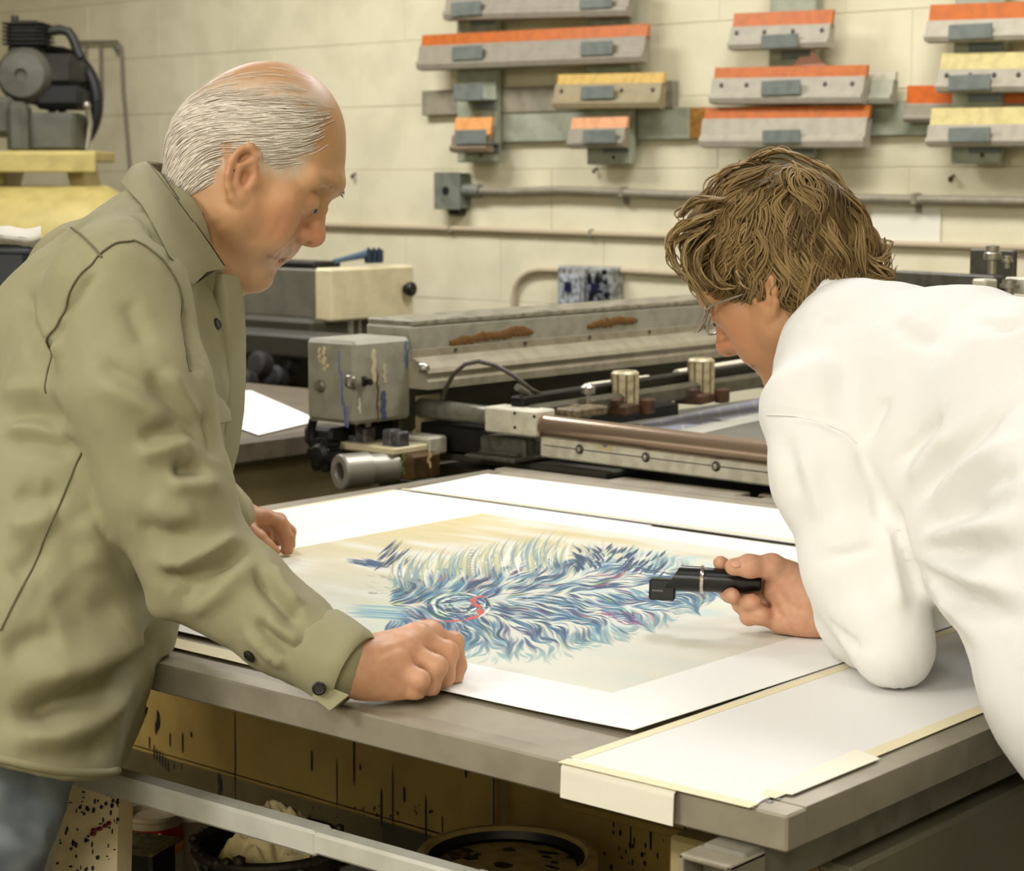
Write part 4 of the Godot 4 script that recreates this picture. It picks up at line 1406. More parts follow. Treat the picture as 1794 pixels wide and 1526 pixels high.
func art_texture() -> ImageTexture:
	var w := 1100
	var h := 990
	var im := Image.create(w, h, true, Image.FORMAT_RGB8)
	var white := Color(0.945, 0.94, 0.92)
	im.fill(white)
	var to := func(x: float, y: float) -> Vector2:      # where a point of the photograph lies on the sheet
		var p := on_y(x, y, TOP)
		return Vector2((p.x - PX0) / (PX1 - PX0) * w, (p.z - PZ0) / (PZ1 - PZ0) * h)
	var i0 := Vector2((-1.15 - PX0) / (PX1 - PX0) * w, (-0.925 - PZ0) / (PZ1 - PZ0) * h)
	var i1 := Vector2((-0.335 - PX0) / (PX1 - PX0) * w, (-0.205 - PZ0) / (PZ1 - PZ0) * h)
	# pale ground: yellow to the left, cream elsewhere
	var n1 := FastNoiseLite.new()
	n1.seed = 4
	n1.frequency = 0.006
	n1.fractal_octaves = 3
	var cream := Color(0.865, 0.855, 0.795)
	var yellow := Color(0.78, 0.69, 0.42)
	var mist := Color(0.81, 0.835, 0.80)
	for y in range(int(i0.y), int(i1.y)):
		for x in range(int(i0.x), int(i1.x)):
			var u := (x - i0.x) / (i1.x - i0.x)
			var v := (y - i0.y) / (i1.y - i0.y)
			var k := n1.get_noise_2d(x * 0.5, y * 1.6)
			var c := cream.lerp(yellow, clampf((0.62 - u * 1.1) + k * 0.8 - v * 0.25, 0.0, 0.75))
			c = c.lerp(mist, clampf(v * 0.7 + k * 0.7 - 0.25, 0.0, 0.6))
			im.set_pixel(x, y, c)
	var rng := RandomNumberGenerator.new()
	rng.seed = 12
	var blues := [Color(0.07, 0.20, 0.36), Color(0.10, 0.30, 0.48), Color(0.22, 0.46, 0.60), Color(0.08, 0.26, 0.33), Color(0.34, 0.57, 0.66), Color(0.16, 0.20, 0.38)]
	# the spine: photograph points from the left swirl to the right
	var spine := [Vector2(690, 1062), Vector2(760, 1064), Vector2(840, 1056), Vector2(930, 1046), Vector2(1020, 1038), Vector2(1100, 1032), Vector2(1180, 1030), Vector2(1250, 1030)]
	var on_spine := func(t: float) -> Vector2:
		var f := clampf(t, 0.0, 0.999) * (spine.size() - 1)
		var i := int(f)
		return spine[i].lerp(spine[i + 1], f - i)
	# soft underpainting
	for i in 260:
		var t := rng.randf()
		var p: Vector2 = on_spine.call(t) + Vector2(rng.randf_range(-60, 60), rng.randfn(0, 30))
		var q: Vector2 = to.call(p.x, p.y)
		stamp(im, q.x, q.y, rng.randf_range(14, 34), [Color(0.66, 0.80, 0.84), Color(0.80, 0.88, 0.74), Color(0.84, 0.86, 0.80)][i % 3], 0.3)
	# feathery strokes that leave the spine and curl away, darkest near it, pale gaps between
	var warp := FastNoiseLite.new()
	warp.seed = 31
	warp.frequency = 0.014
	warp.fractal_octaves = 2
	var spine_y := func(x: float) -> float:
		return lerpf(1064.0, 1030.0, smoothstep(720.0, 1200.0, x))
	for pass_no in 7:
		for i in (430 if pass_no % 2 else 780):
			var x := 680.0 + 590.0 * rng.randf()
			var u := (x - 690.0) / 560.0
			var sgn := -1.0 if rng.randf() < 0.45 else 1.0
			var tall := (82.0 if sgn < 0.0 else 112.0) * pow(maxf(0.05, sin(PI * clampf(u * 0.86 + 0.12, 0.0, 1.0))), 0.7)
			var off := rng.randf()
			var p := Vector2(x, spine_y.call(x) + sgn * tall * off * 0.95)
			var edge := smoothstep(0.5, 1.0, off)
			var n := int(lerpf(16.0, 9.0, edge) * rng.randf_range(0.6, 1.3))
			var col: Color
			if pass_no % 2 == 1:
				col = Color(0.87, 0.87, 0.82)
			else:
				col = blues[rng.randi() % blues.size()]
				if rng.randf() < 0.05:
					col = [Color(0.72, 0.28, 0.28), Color(0.45, 0.32, 0.55), Color(0.70, 0.76, 0.32)][rng.randi() % 3]
				col = col.lerp(Color(0.66, 0.77, 0.72), edge * 0.8)
			var r := rng.randf_range(1.6, 4.2) * (0.7 if pass_no % 2 == 1 else 1.0)
			var al := (0.78 if pass_no % 2 else 0.86) * lerpf(1.0, 0.5, edge)
			for k in n:
				var t := float(k) / n
				var q: Vector2 = to.call(p.x, p.y)
				stamp(im, q.x, q.y, maxf(0.8, r * sin(PI * (0.1 + 0.88 * t))), col, al)
				var far := clampf(absf(p.y - spine_y.call(p.x)) / (tall + 12.0), 0.0, 1.0)
				var ang := far * lerpf(2.5, 0.85, smoothstep(0.05, 0.75, (p.x - 690.0) / 560.0)) + 0.12 + warp.get_noise_2d(p.x, p.y * 1.8) * 2.1 * (0.25 + far)
				p += Vector2(cos(ang) * 2.6, sgn * sin(ang) * 2.0)
	# the swirl at the left with its red ribbon
	for i in 120:
		var an := rng.randf() * TAU
		var rr := rng.randf_range(0.25, 1.0)
		var f := func(a: float) -> Vector2: return to.call(806 + 58 * rr * cos(a), 1066 + 27 * rr * sin(a))
		var cc: Color = [blues[0], blues[1], Color(0.93, 0.93, 0.90), blues[3], Color(0.70, 0.82, 0.66)][i % 5]
		stroke(im, f.call(an), f.call(an + 0.35), f.call(an + 0.7), rng.randf_range(1.6, 3.6), cc, 0.85)
	var red := [Vector2(735, 1090), Vector2(775, 1094), Vector2(815, 1092), Vector2(842, 1082), Vector2(842, 1070), Vector2(828, 1060), Vector2(830, 1052), Vector2(852, 1048), Vector2(866, 1046)]
	for i in red.size() - 2:
		var a: Vector2 = red[i]
		var m: Vector2 = red[i + 1]
		stroke(im, to.call(a.x, a.y), to.call((a.x + m.x) / 2, (a.y + m.y) / 2), to.call(m.x, m.y), 6.5, Color(0.82, 0.30, 0.28), 0.95)
	for i in 26:
		var t := i / 25.0
		var a := Vector2(lerpf(740, 1010, t), 1066 - 36 * t + 9 * sin(t * 7))
		if i % 3 == 0:
			stroke(im, to.call(a.x, a.y), to.call(a.x + 14, a.y - 2), to.call(a.x + 28, a.y - 3), 2.0, Color(0.48, 0.36, 0.60), 0.8)
	# blue wash at the left and the dark plume above it
	for i in 60:
		var y := rng.randf_range(1066, 1090)
		stroke(im, to.call(rng.randf_range(590, 640), y - 4), to.call(680, y), to.call(rng.randf_range(700, 735), y + 4), rng.randf_range(2, 6), [Color(0.30, 0.52, 0.66), Color(0.60, 0.75, 0.80), Color(0.80, 0.86, 0.76)][i % 3], 0.35)
	for i in 30:
		var a := Vector2(rng.randf_range(600, 650), 985 + rng.randf_range(-4, 4))
		var b := Vector2(rng.randf_range(660, 690), 995 + rng.randf_range(-7, 6))
		stroke(im, to.call(a.x, a.y), to.call((a.x + b.x) / 2, (a.y + b.y) / 2 + 2), to.call(b.x, b.y), rng.randf_range(1.2, 4.5), blues[i % 2], 0.5)
	for i in 26:
		var a := Vector2(rng.randf_range(655, 700), rng.randf_range(968, 1005))
		stroke(im, to.call(a.x, a.y), to.call(a.x + 10, a.y - 8), to.call(a.x + 22, a.y - 20), rng.randf_range(1, 2.4), [blues[0], Color(0.12, 0.12, 0.14)][i % 2], 0.7)
	for i in 40:
		var a := Vector2(rng.randf_range(640, 730), rng.randf_range(1010, 1045))
		stroke(im, to.call(a.x, a.y), to.call(a.x + 6, a.y + 3), to.call(a.x + 14, a.y + 2), rng.randf_range(0.8, 1.6), [Color(0.35, 0.33, 0.28), Color(0.6, 0.62, 0.4)][i % 2], 0.6)
	# feathery crest to the upper left and the dark flecks upper right
	for i in 150:
		var t := rng.randf()
		var a := Vector2(lerpf(690, 1000, t), lerpf(1006, 966, t) + rng.randf_range(-4, 22))
		var cc: Color = [Color(0.62, 0.66, 0.56), Color(0.50, 0.60, 0.62), Color(0.92, 0.91, 0.86), Color(0.78, 0.76, 0.56)][i % 4]
		stroke(im, to.call(a.x, a.y + 16), to.call(a.x - 14, a.y - 10), to.call(a.x + 14, a.y - 34), rng.randf_range(1.2, 3.2), cc, 0.5)
	for i in 70:
		var a := Vector2(rng.randf_range(1010, 1160), 0)
		a.y = 975 + absf(a.x - 1060) * 0.12 + rng.randf_range(-8, 30)
		stroke(im, to.call(a.x, a.y), to.call(a.x + 5, a.y - 5), to.call(a.x + 12 * signf(a.x - 1060), a.y - 13), rng.randf_range(1.2, 3.6), blues[[0, 5, 3][i % 3]], 0.8)
	for y in 12:
		var yy := 968 + y * 5
		stroke(im, to.call(822, yy), to.call(826, yy), to.call(832, yy), rng.randf_range(1, 2.6), Color(0.70, 0.18, 0.20) if y > 2 else Color(0.2, 0.15, 0.2), 0.85)
	for i in 14:
		var a := Vector2(rng.randf_range(1050, 1110), rng.randf_range(1075, 1095))
		stroke(im, to.call(a.x, a.y), to.call(a.x + 8, a.y + 2), to.call(a.x + 18, a.y + 8), 2.4, Color(0.55, 0.32, 0.52), 0.7)
	im.generate_mipmaps()
	return ImageTexture.create_from_image(im)


func build_print():
	var t := thing("art_print", "large white sheet printed with a swirling blue, yellow and red abstract", "print", Vector3((PX0 + PX1) / 2, TOP, (PZ0 + PZ1) / 2))
	var s := Shape.new()
	var rows := []
	var nu := 40
	var nv := 36
	for j in nv + 1:
		var row := PackedVector3Array()
		for i in nu + 1:
			var u := float(i) / nu
			var v := float(j) / nv
			var x := lerpf(PX0, PX1, u)
			var z := lerpf(PZ0, PZ1, v)
			var lift := 0.0
			lift += 0.003 * pow(maxf(0.0, (u - 0.8) / 0.2), 2.0) * pow(v, 3.0)
			lift += 0.002 * pow(maxf(0.0, (0.12 - u) / 0.12), 2.0)
			lift += 0.0005 * sin(u * 7.0) * sin(v * 5.0 + 1.0)
			row.append(Vector3(x, TOP + 0.0032 + lift, z))
		rows.append(row)
	s.loft(rows, false)
	var m := StandardMaterial3D.new()
	m.resource_name = "printed sheet"
	m.albedo_texture = art_texture()
	m.roughness = 0.65
	part(t, "printed_face", s, m)
	var e := Shape.new()
	var under := []
	for r in rows:
		var q := PackedVector3Array()
		for p in r:
			q.append(p - Vector3(0, 0.0007, 0))
		under.append(q)
	e.loft(under, false)
	for k in 4:
		var top := PackedVector3Array()
		var bot := PackedVector3Array()
		for i in (nu if k < 2 else nv) + 1:
			var p: Vector3 = rows[0 if k == 0 else nv][i] if k < 2 else rows[i][0 if k == 2 else nu]
			top.append(p)
			bot.append(p - Vector3(0, 0.0007, 0))
		e.loft([top, bot], false)
	part(t, "paper_back", e, mat("white paper", Color(0.93, 0.92, 0.89), 0.7))


# ---------------------------------------------------------------- things under the table
func pail(t: Node3D, c: Vector3, r: float, y0: float, m: Material) -> void:
	var s := Shape.new()
	var h := c.y - y0
	s.lathe(Transform3D(Basis.IDENTITY, Vector3(c.x, y0, c.z)), [Vector2(0, 0), Vector2(r * 0.86, 0), Vector2(r * 0.96, h - 0.02), Vector2(r, h - 0.016), Vector2(r, h), Vector2(r * 0.95, h), Vector2(r * 0.93, h - 0.01), Vector2(r * 0.84, 0.02), Vector2(0, 0.02)], 40)
	part(t, "pail_body", s, m)


func build_under_table():
	var ink := mat("black ink", Color(0.04, 0.045, 0.06), 0.35)
	var rng := RandomNumberGenerator.new()
	rng.seed = 33
	# lidded drum
	var c := at(887, 1497, 2.42)
	var r := 160 * 2.42 / LENS
	var t := thing("ink_drum", "khaki ink drum under the table, its ink blotched lid sunk in a thick rim", "drum", Vector3(c.x, 0.255, c.z))
	var khaki := mat("khaki drum", Color(0.66, 0.58, 0.38), 0.5, 0.0, {"mottle": [0.2, 4.0]})
	pail(t, c - Vector3(0, 0.012, 0), r * 0.94, 0.255, khaki)
	var s := Shape.new()
	s.lathe(Transform3D(Basis.IDENTITY, c), [Vector2(r * 0.95, -0.03), Vector2(r, -0.024), Vector2(r * 1.01, -0.004), Vector2(r * 0.97, 0.003), Vector2(r * 0.9, 0.003), Vector2(r * 0.86, -0.002), Vector2(r * 0.84, -0.012), Vector2(r * 0.80, -0.014), Vector2(0, -0.011)], 48)
	var lid := part(t, "lid", s, khaki)
	s = Shape.new()
	s.lathe(Transform3D(Basis.IDENTITY, c), [Vector2(r * 0.86, -0.0015), Vector2(r * 0.838, -0.0115), Vector2(r * 0.80, -0.0132), Vector2(r * 0.77, -0.0128)], 48)
	for i in 26:
		var a := rng.randf() * TAU
		var q := sqrt(rng.randf()) * 0.78
		if i > 6:
			q = rng.randf_range(0.5, 0.8)
		s.ball(c + Vector3(cos(a) * q * r, -0.0126, sin(a) * q * r), Vector3(rng.randf_range(0.004, 0.014), 0.0009, rng.randf_range(0.004, 0.01)), 9)
	s.ball(c + Vector3(0.0, -0.0118, 0.005), Vector3(0.014, 0.001, 0.012), 12)
	part(lid, "ink_blots", s, mat("dried dark ink", Color(0.06, 0.035, 0.03), 0.4))
	s = Shape.new()
	for q in [[-0.62, 0.1], [-0.6, 0.42]]:
		var pts := []
		for i in 17:
			var a := TAU * i / 16.0
			pts.append(c + Vector3(q[0] * r + cos(a) * 0.013, -0.0115, q[1] * r + sin(a) * 0.011))
		s.tube(pts, 0.0016, 6, 0)
	part(lid, "ring_mark", s, mat("red brown ring", Color(0.30, 0.17, 0.10), 0.5))
	# black bucket with a rag in it
	c = at(470, 1478, 2.4)
	r = 130 * 2.4 / LENS
	t = thing("black_bucket", "black ink caked bucket full of crumpled cream rags under the table", "bucket", Vector3(c.x, 0.255, c.z))
	var bm := mat("black bucket", Color(0.03, 0.028, 0.026), 0.4, 0.0, {"mottle": [0.3, 6.0]})
	pail(t, c, r, 0.255, bm)
	s = Shape.new()
	var pts := []
	for i in 41:
		var a := TAU * i / 40.0
		pts.append(c + Vector3(cos(a) * r, 0.0, sin(a) * r))
	s.tube(pts, 0.0065, 8, 0)
	for i in 50:
		var a := rng.randf() * TAU
		s.ball(c + Vector3(cos(a) * r, rng.randf_range(-0.012, 0.008), sin(a) * r), Vector3(0.007, 0.006, 0.007) * rng.randf_range(0.5, 1.3), 7)
	part(t, "caked_rim", s, mat("inky crust", Color(0.16, 0.13, 0.08), 0.5, 0.0, {"mottle": [0.7, 14.0]}))
	s = Shape.new()
	var rings := []
	var nz := FastNoiseLite.new()
	nz.seed = 2
	nz.frequency = 14.0
	for j in 26:
		var ring := PackedVector3Array()
		var q := j / 25.0
		for i in 72:
			var a := TAU * i / 72.0
			var p := Vector3(cos(a), 0, sin(a)) * r * 0.9 * q
			var fold := absf(nz.get_noise_2d(p.x * 0.7, p.z * 0.7)) * 0.07 + absf(nz.get_noise_2d(p.x * 1.5 + 5, p.z * 1.5)) * 0.022
			ring.append(c + p + Vector3(0, 0.018 + 0.04 * exp(-pow((p.x - 0.02) * 14.0, 2.0)) - fold - 0.06 * q * q, 0))
		rings.append(ring)
	s.loft(rings)
	single("rag", s, mat("cream rag", Color(0.80, 0.73, 0.53), 0.9), "crumpled cream rag stuffed in the black bucket", "rag")
	# splattered board
	c = at(150, 1480, 2.2)
	t = thing("splattered_board", "cream board splattered with dark ink leaning under the table by the older man's leg", "board", Vector3(c.x, 0.3, c.z))
	s = Shape.new()
	var p0 := at(122, 1366, 2.22)
	var p1 := at(208, 1396, 2.2)
	var p2 := at(204, 1560, 2.18)
	var p3 := at(92, 1560, 2.2)
	var mid := at(95, 1500, 2.2)
	var nrm := (p1 - p0).cross(p2 - p0).normalized()
	if nrm.dot(fw) > 0:
		nrm = -nrm
	var back := -nrm * 0.035
	s.poly([p0, p1, p2, p3, mid], nrm)
	s.poly([p0 + back, p1 + back, p2 + back, p3 + back, mid + back], -nrm)
	s.poly([p0, p1, p1 + back, p0 + back], Vector3.UP)
	s.poly([p1, p2, p2 + back, p1 + back], rt)
	s.poly([p0, mid, mid + back, p0 + back], -rt)
	s.poly([mid, p3, p3 + back, mid + back], -rt)
	s.poly([p2, p3, p3 + back, p2 + back], Vector3.DOWN)
	part(t, "board", s, mat("cream board", Color(0.88, 0.81, 0.66), 0.6, 0.0, {"mottle": [0.12, 4.0]}))
	var spots := Shape.new()
	var red := Shape.new()
	var fr := Basis(rt, nrm, rt.cross(nrm))
	for i in 90:
		var u := rng.randf()
		var w := pow(rng.randf(), 1.8)
		var p := p0.lerp(p1, u).lerp(p3.lerp(p2, u), w) + nrm * 0.0004
		spots.ball(p, Vector3(rng.randf_range(0.0006, 0.003), 0.0006, rng.randf_range(0.0008, 0.004)), 6, fr)
	for i in 10:
		var u := rng.randf_range(0.2, 0.9)
		var q := p0.lerp(p1, u) + nrm * 0.0004
		spots.tube([q + Vector3(0, -0.01, 0), q + Vector3(0.004, -0.03, 0.0), q + Vector3(-0.004, -0.05 - 0.02 * rng.randf(), 0.0)], 0.0007, 5)
	for q in [[165, 1455], [185, 1447], [192, 1442], [175, 1452], [163, 1461]]:
		red.ball(at(q[0], q[1], 2.197) , Vector3(0.004, 0.0008, 0.003), 7, fr)
	part(t, "ink_spots", spots, ink)
	part(t, "red_ink", red, mat("red ink", Color(0.4, 0.03, 0.07), 0.4))
	s = Shape.new()
	s.bx(Vector3(c.x - 0.02, 0.28, c.z), Vector3(0.14, 0.56, 0.05), 0.003, 0.7)
	# ink can with a bright label
	c = at(268, 1424, 2.55)
	t = thing("ink_can", "ink tin with a red and yellow label standing behind a dark box under the table", "can", Vector3(c.x, 0.255, c.z))
	r = 52 * 2.55 / LENS
	s = Shape.new()
	s.lathe(Transform3D(Basis.IDENTITY, c), [Vector2(0, 0.255 - c.y), Vector2(r, 0.255 - c.y), Vector2(r, -0.004), Vector2(r * 1.03, -0.002), Vector2(r * 1.03, 0.003), Vector2(r * 0.9, 0.003), Vector2(r * 0.88, -0.006), Vector2(0, -0.006)], 32)
	part(t, "can_body", s, mat("bone tin", Color(0.62, 0.57, 0.45), 0.4, 0.2))
	for q in [[-0.012, -0.034, Color(0.52, 0.07, 0.03)], [-0.034, -0.048, Color(0.80, 0.52, 0.05)], [-0.048, -0.075, Color(0.72, 0.70, 0.62)], [-0.075, -0.09, Color(0.75, 0.62, 0.08)]]:
		s = Shape.new()
		s.lathe(Transform3D(Basis.IDENTITY, c), [Vector2(r * 1.004, q[1]), Vector2(r * 1.004, q[0])], 32)
		part(t, "label_band", s, mat("band %s" % q[2].to_html(), q[2], 0.4))
	s = Shape.new()
	var scr := Basis(Vector3.UP, 0.6)
	for i in 5:
		var an := 0.62 + i * 0.16
		var pp := c + Vector3(sin(an) * r * 1.006, -0.024 + 0.003 * (i % 2), cos(an) * r * 1.006)
		s.ball(pp, Vector3(0.0045, 0.0055, 0.0045), 8)
	part(t, "label_lettering", s, mat("cream lettering", Color(0.85, 0.78, 0.6), 0.5))
	# dark box in front of the can
	c = at(250, 1510, 2.36)
	t = thing("dark_tin", "square dark ink stained tin in front of the red and yellow can", "tin", Vector3(c.x, 0.255, c.z))
	s = Shape.new()
	var bt := at(252, 1478, 2.36).y
	s.bx(Vector3(c.x, (bt + 0.255) / 2, c.z), Vector3(0.058, bt - 0.255, 0.058), 0.004, 0.35)
	part(t, "tin_body", s, mat("dark tin", Color(0.10, 0.09, 0.06), 0.4, 0.2))
	s = Shape.new()
	s.bx(Vector3(c.x, bt, c.z), Vector3(0.064, 0.006, 0.064), 0.002, 0.35)
	part(t, "tin_lid", s, mat("stained tin lid", Color(0.42, 0.37, 0.24), 0.5, 0.2, {"mottle": [0.6, 10.0]}))
	# pale tub beside it
	c = at(335, 1430, 2.62)
	t = thing("pale_tub", "pale plastic tub between the red and yellow can and the black bucket", "tub", Vector3(c.x, 0.255, c.z))
	pail(t, c, 36 * 2.62 / LENS, 0.255, mat("pale plastic", Color(0.62, 0.56, 0.46), 0.5))




# ---------------------------------------------------------------- bodies: rounded bones joined smoothly, meshed as surface nets
class Field:
	var a := PackedVector3Array()
	var ba := PackedVector3Array()
	var il := PackedFloat32Array()
	var ra := PackedFloat32Array()
	var rd := PackedFloat32Array()
	var kk := PackedFloat32Array()
	var op := PackedByteArray()              # 0 joined, 1 cut away, 2 cut by a plane
	var eb: Array = []                       # for ellipsoids: the inverse basis, else null
	func bone(p: Vector3, q: Vector3, r0: float, r1: float, k := 0.01, cut := 0) -> void:
		a.append(p); ba.append(q - p); ra.append(r0); rd.append(r1 - r0); kk.append(k); op.append(cut); eb.append(null)
		var l := (q - p).length_squared()
		il.append(1.0 / l if l > 1e-12 else 0.0)
	func ball(p: Vector3, r: float, k := 0.01, cut := 0) -> void:
		bone(p, p, r, r, k, cut)
	func ell(p: Vector3, basis: Basis, r: Vector3, k := 0.01, cut := 0) -> void:
		bone(p, p, minf(r.x, minf(r.y, r.z)), 0, k, cut)
		rd[rd.size() - 1] = 0.0
		eb[eb.size() - 1] = (basis * Basis.from_scale(r)).inverse()
	func plane(p: Vector3, out: Vector3, k := 0.004) -> void:
		bone(p, p + out.normalized(), 0, 0, k, 2)
	func one(i: int, p: Vector3) -> float:
		var w := p - a[i]
		if op[i] == 2:
			return w.dot(ba[i])
		if eb[i] != null:
			var e: Basis = eb[i]
			var q := e * w
			var k0 := q.length()
			if k0 < 1e-5:
				return -ra[i]
			# distance along the gradient
			var g := (q * e).length()
			return k0 * (k0 - 1.0) / maxf(g, 1e-6)
		var t := clampf(w.dot(ba[i]) * il[i], 0.0, 1.0)
		return (w - ba[i] * t).length() - ra[i] - rd[i] * t
	func value(p: Vector3, list: PackedInt32Array) -> float:
		var d := 1e3
		for i in list:
			var e := one(i, p)
			var k := kk[i]
			if op[i] == 0:
				var h := k - absf(d - e)
				d = minf(d, e) - (h * h * 0.25 / k if h > 0.0 else 0.0)
			else:
				if op[i] == 1:
					e = -e
				var h := k - absf(d - e)
				d = maxf(d, e) + (h * h * 0.25 / k if h > 0.0 else 0.0)
		return d
	func all() -> PackedInt32Array:
		return PackedInt32Array(range(a.size()))
	# where a ray first meets the surface
	func hit(o: Vector3, dir: Vector3, near: float, far: float) -> Vector3:
		var l := all()
		var t := near
		var n := dir.normalized()
		t *= dir.length()
		var end := far * dir.length()
		for i in 90:
			var d := value(o + n * t, l)
			if d < 0.0006:
				break
			t += d * 0.9
			if t > end:
				return o + n * ((near + far) * 0.5 * dir.length())
		return o + n * t
	func normal(p: Vector3, l: PackedInt32Array) -> Vector3:
		var e := 0.0015
		var d := value(p, l)
		return Vector3(value(p + Vector3(e, 0, 0), l) - d, value(p + Vector3(0, e, 0), l) - d, value(p + Vector3(0, 0, e), l) - d).normalized()
	# returns [points, triangles]
	func nets(lo: Vector3, hi: Vector3, h: float) -> Array:
		const B := 8
		var bn := Vector3i(((hi - lo) / (h * B)).ceil())
		var nx := bn.x * B + 1
		var ny := bn.y * B + 1
		var nz := bn.z * B + 1
		var sy := nx
		var sz := nx * ny
		var val := PackedFloat32Array()
		val.resize(nx * ny * nz)
		val.fill(1.0)
		var live: Array[Vector3i] = []
		var reach := h * (B * 0.5 + 0.5) * 1.7321
		var n := a.size()
		var dist := PackedFloat32Array()
		dist.resize(n)
		var kmax := 0.0
		for k in kk:
			kmax = maxf(kmax, k)
		for bz in bn.z:
			for by in bn.y:
				for bx in bn.x:
					var c := lo + Vector3(bx * B + B * 0.5, by * B + B * 0.5, bz * B + B * 0.5) * h
					var dm := 1e3
					for i in n:
						var e := one(i, c)
						dist[i] = e
						if op[i] == 0 and e < dm:
							dm = e
					if dm > reach + kmax * 0.5:
						continue
					var list := PackedInt32Array()
					for i in n:
						if op[i] == 0:
							if dist[i] <= dm + 2.0 * reach + kk[i]:
								list.append(i)
						elif op[i] == 1:
							if dist[i] < reach + kk[i]:
								list.append(i)
						elif dist[i] > -reach - kk[i]:
							list.append(i)
					var vc := value(c, list)
					if absf(vc) > reach * 1.35 + kmax * 0.25:
						if vc < 0.0:
							for z in range(bz * B, bz * B + B):
								for y in range(by * B, by * B + B):
									var s := z * sz + y * sy + bx * B
									for x in B:
										val[s + x] = -1.0
						continue
					live.append(Vector3i(bx, by, bz))
					for z in range(bz * B, bz * B + B):
						for y in range(by * B, by * B + B):
							var s := z * sz + y * sy + bx * B
							var p := lo + Vector3(bx * B, y, z) * h
							for x in B:
								val[s + x] = value(p, list)
								p.x += h
		var idx := PackedInt32Array()
		idx.resize(val.size())
		idx.fill(-1)
		var pts := PackedVector3Array()
		var cells := PackedInt32Array()
		var off := PackedInt32Array([0, 1, sy, sy + 1, sz, sz + 1, sz + sy, sz + sy + 1])
		for b in live:
			for z in range(b.z * B, mini(b.z * B + B, nz - 1)):
				for y in range(b.y * B, mini(b.y * B + B, ny - 1)):
					for x in range(b.x * B, mini(b.x * B + B, nx - 1)):
						var s := z * sz + y * sy + x
						var v0 := val[s]
						var v1 := val[s + 1]
						var v2 := val[s + sy]
						var v3 := val[s + sy + 1]
						var v4 := val[s + sz]
						var v5 := val[s + sz + 1]
						var v6 := val[s + sz + sy]
						var v7 := val[s + sz + sy + 1]
						var m := int(v0 < 0) + int(v1 < 0) + int(v2 < 0) + int(v3 < 0) + int(v4 < 0) + int(v5 < 0) + int(v6 < 0) + int(v7 < 0)
						if m == 0 or m == 8:
							continue
						var q := Vector3.ZERO
						var k := 0
						if (v0 < 0) != (v1 < 0):
							q += Vector3(v0 / (v0 - v1), 0, 0); k += 1
						if (v2 < 0) != (v3 < 0):
							q += Vector3(v2 / (v2 - v3), 1, 0); k += 1
						if (v4 < 0) != (v5 < 0):
							q += Vector3(v4 / (v4 - v5), 0, 1); k += 1
						if (v6 < 0) != (v7 < 0):
							q += Vector3(v6 / (v6 - v7), 1, 1); k += 1
						if (v0 < 0) != (v2 < 0):
							q += Vector3(0, v0 / (v0 - v2), 0); k += 1
						if (v1 < 0) != (v3 < 0):
							q += Vector3(1, v1 / (v1 - v3), 0); k += 1
						if (v4 < 0) != (v6 < 0):
							q += Vector3(0, v4 / (v4 - v6), 1); k += 1
						if (v5 < 0) != (v7 < 0):
							q += Vector3(1, v5 / (v5 - v7), 1); k += 1
						if (v0 < 0) != (v4 < 0):
							q += Vector3(0, 0, v0 / (v0 - v4)); k += 1
						if (v1 < 0) != (v5 < 0):
							q += Vector3(1, 0, v1 / (v1 - v5)); k += 1
						if (v2 < 0) != (v6 < 0):
							q += Vector3(0, 1, v2 / (v2 - v6)); k += 1
						if (v3 < 0) != (v7 < 0):
							q += Vector3(1, 1, v3 / (v3 - v7)); k += 1
						idx[s] = pts.size()
						pts.append(lo + (Vector3(x, y, z) + q / k) * h)
						cells.append(s)
		var tri := PackedInt32Array()
		var steps := [[1, sy, sz], [sy, sz, 1], [sz, 1, sy]]
		for s in cells:
			var inside := val[s] < 0
			for st in steps:
				if (val[s + st[0]] < 0) == inside:
					continue
				if s - st[1] - st[2] < 0:
					continue
				var c0 := idx[s]
				var c1 := idx[s - st[1]]
				var c2 := idx[s - st[1] - st[2]]
				var c3 := idx[s - st[2]]
				if c1 < 0 or c2 < 0 or c3 < 0:
					continue
				if inside:
					tri.append_array([c0, c2, c1, c0, c3, c2])
				else:
					tri.append_array([c0, c1, c2, c0, c2, c3])
		return [pts, tri]


func smooth_points(pts: PackedVector3Array, tri: PackedInt32Array, rounds: int, amount := 0.5) -> PackedVector3Array:
	for r in rounds:
		var sum := PackedVector3Array()
		var cnt := PackedFloat32Array()
		sum.resize(pts.size())
		cnt.resize(pts.size())
		for i in range(0, tri.size(), 3):
			var x := tri[i]
			var y := tri[i + 1]
			var z := tri[i + 2]
			sum[x] += pts[y] + pts[z]
			sum[y] += pts[x] + pts[z]
			sum[z] += pts[y] + pts[x]
			cnt[x] += 2; cnt[y] += 2; cnt[z] += 2
		for i in pts.size():
			if cnt[i] > 0:
				pts[i] = pts[i].lerp(sum[i] / cnt[i], amount)
	return pts


func point_normals(pts: PackedVector3Array, tri: PackedInt32Array) -> PackedVector3Array:
	var n := PackedVector3Array()
	n.resize(pts.size())
	for i in range(0, tri.size(), 3):
		var p := pts[tri[i]]
		var w := (pts[tri[i + 2]] - p).cross(pts[tri[i + 1]] - p)
		n[tri[i]] += w
		n[tri[i + 1]] += w
		n[tri[i + 2]] += w
	for i in n.size():
		n[i] = n[i].normalized()
	return n


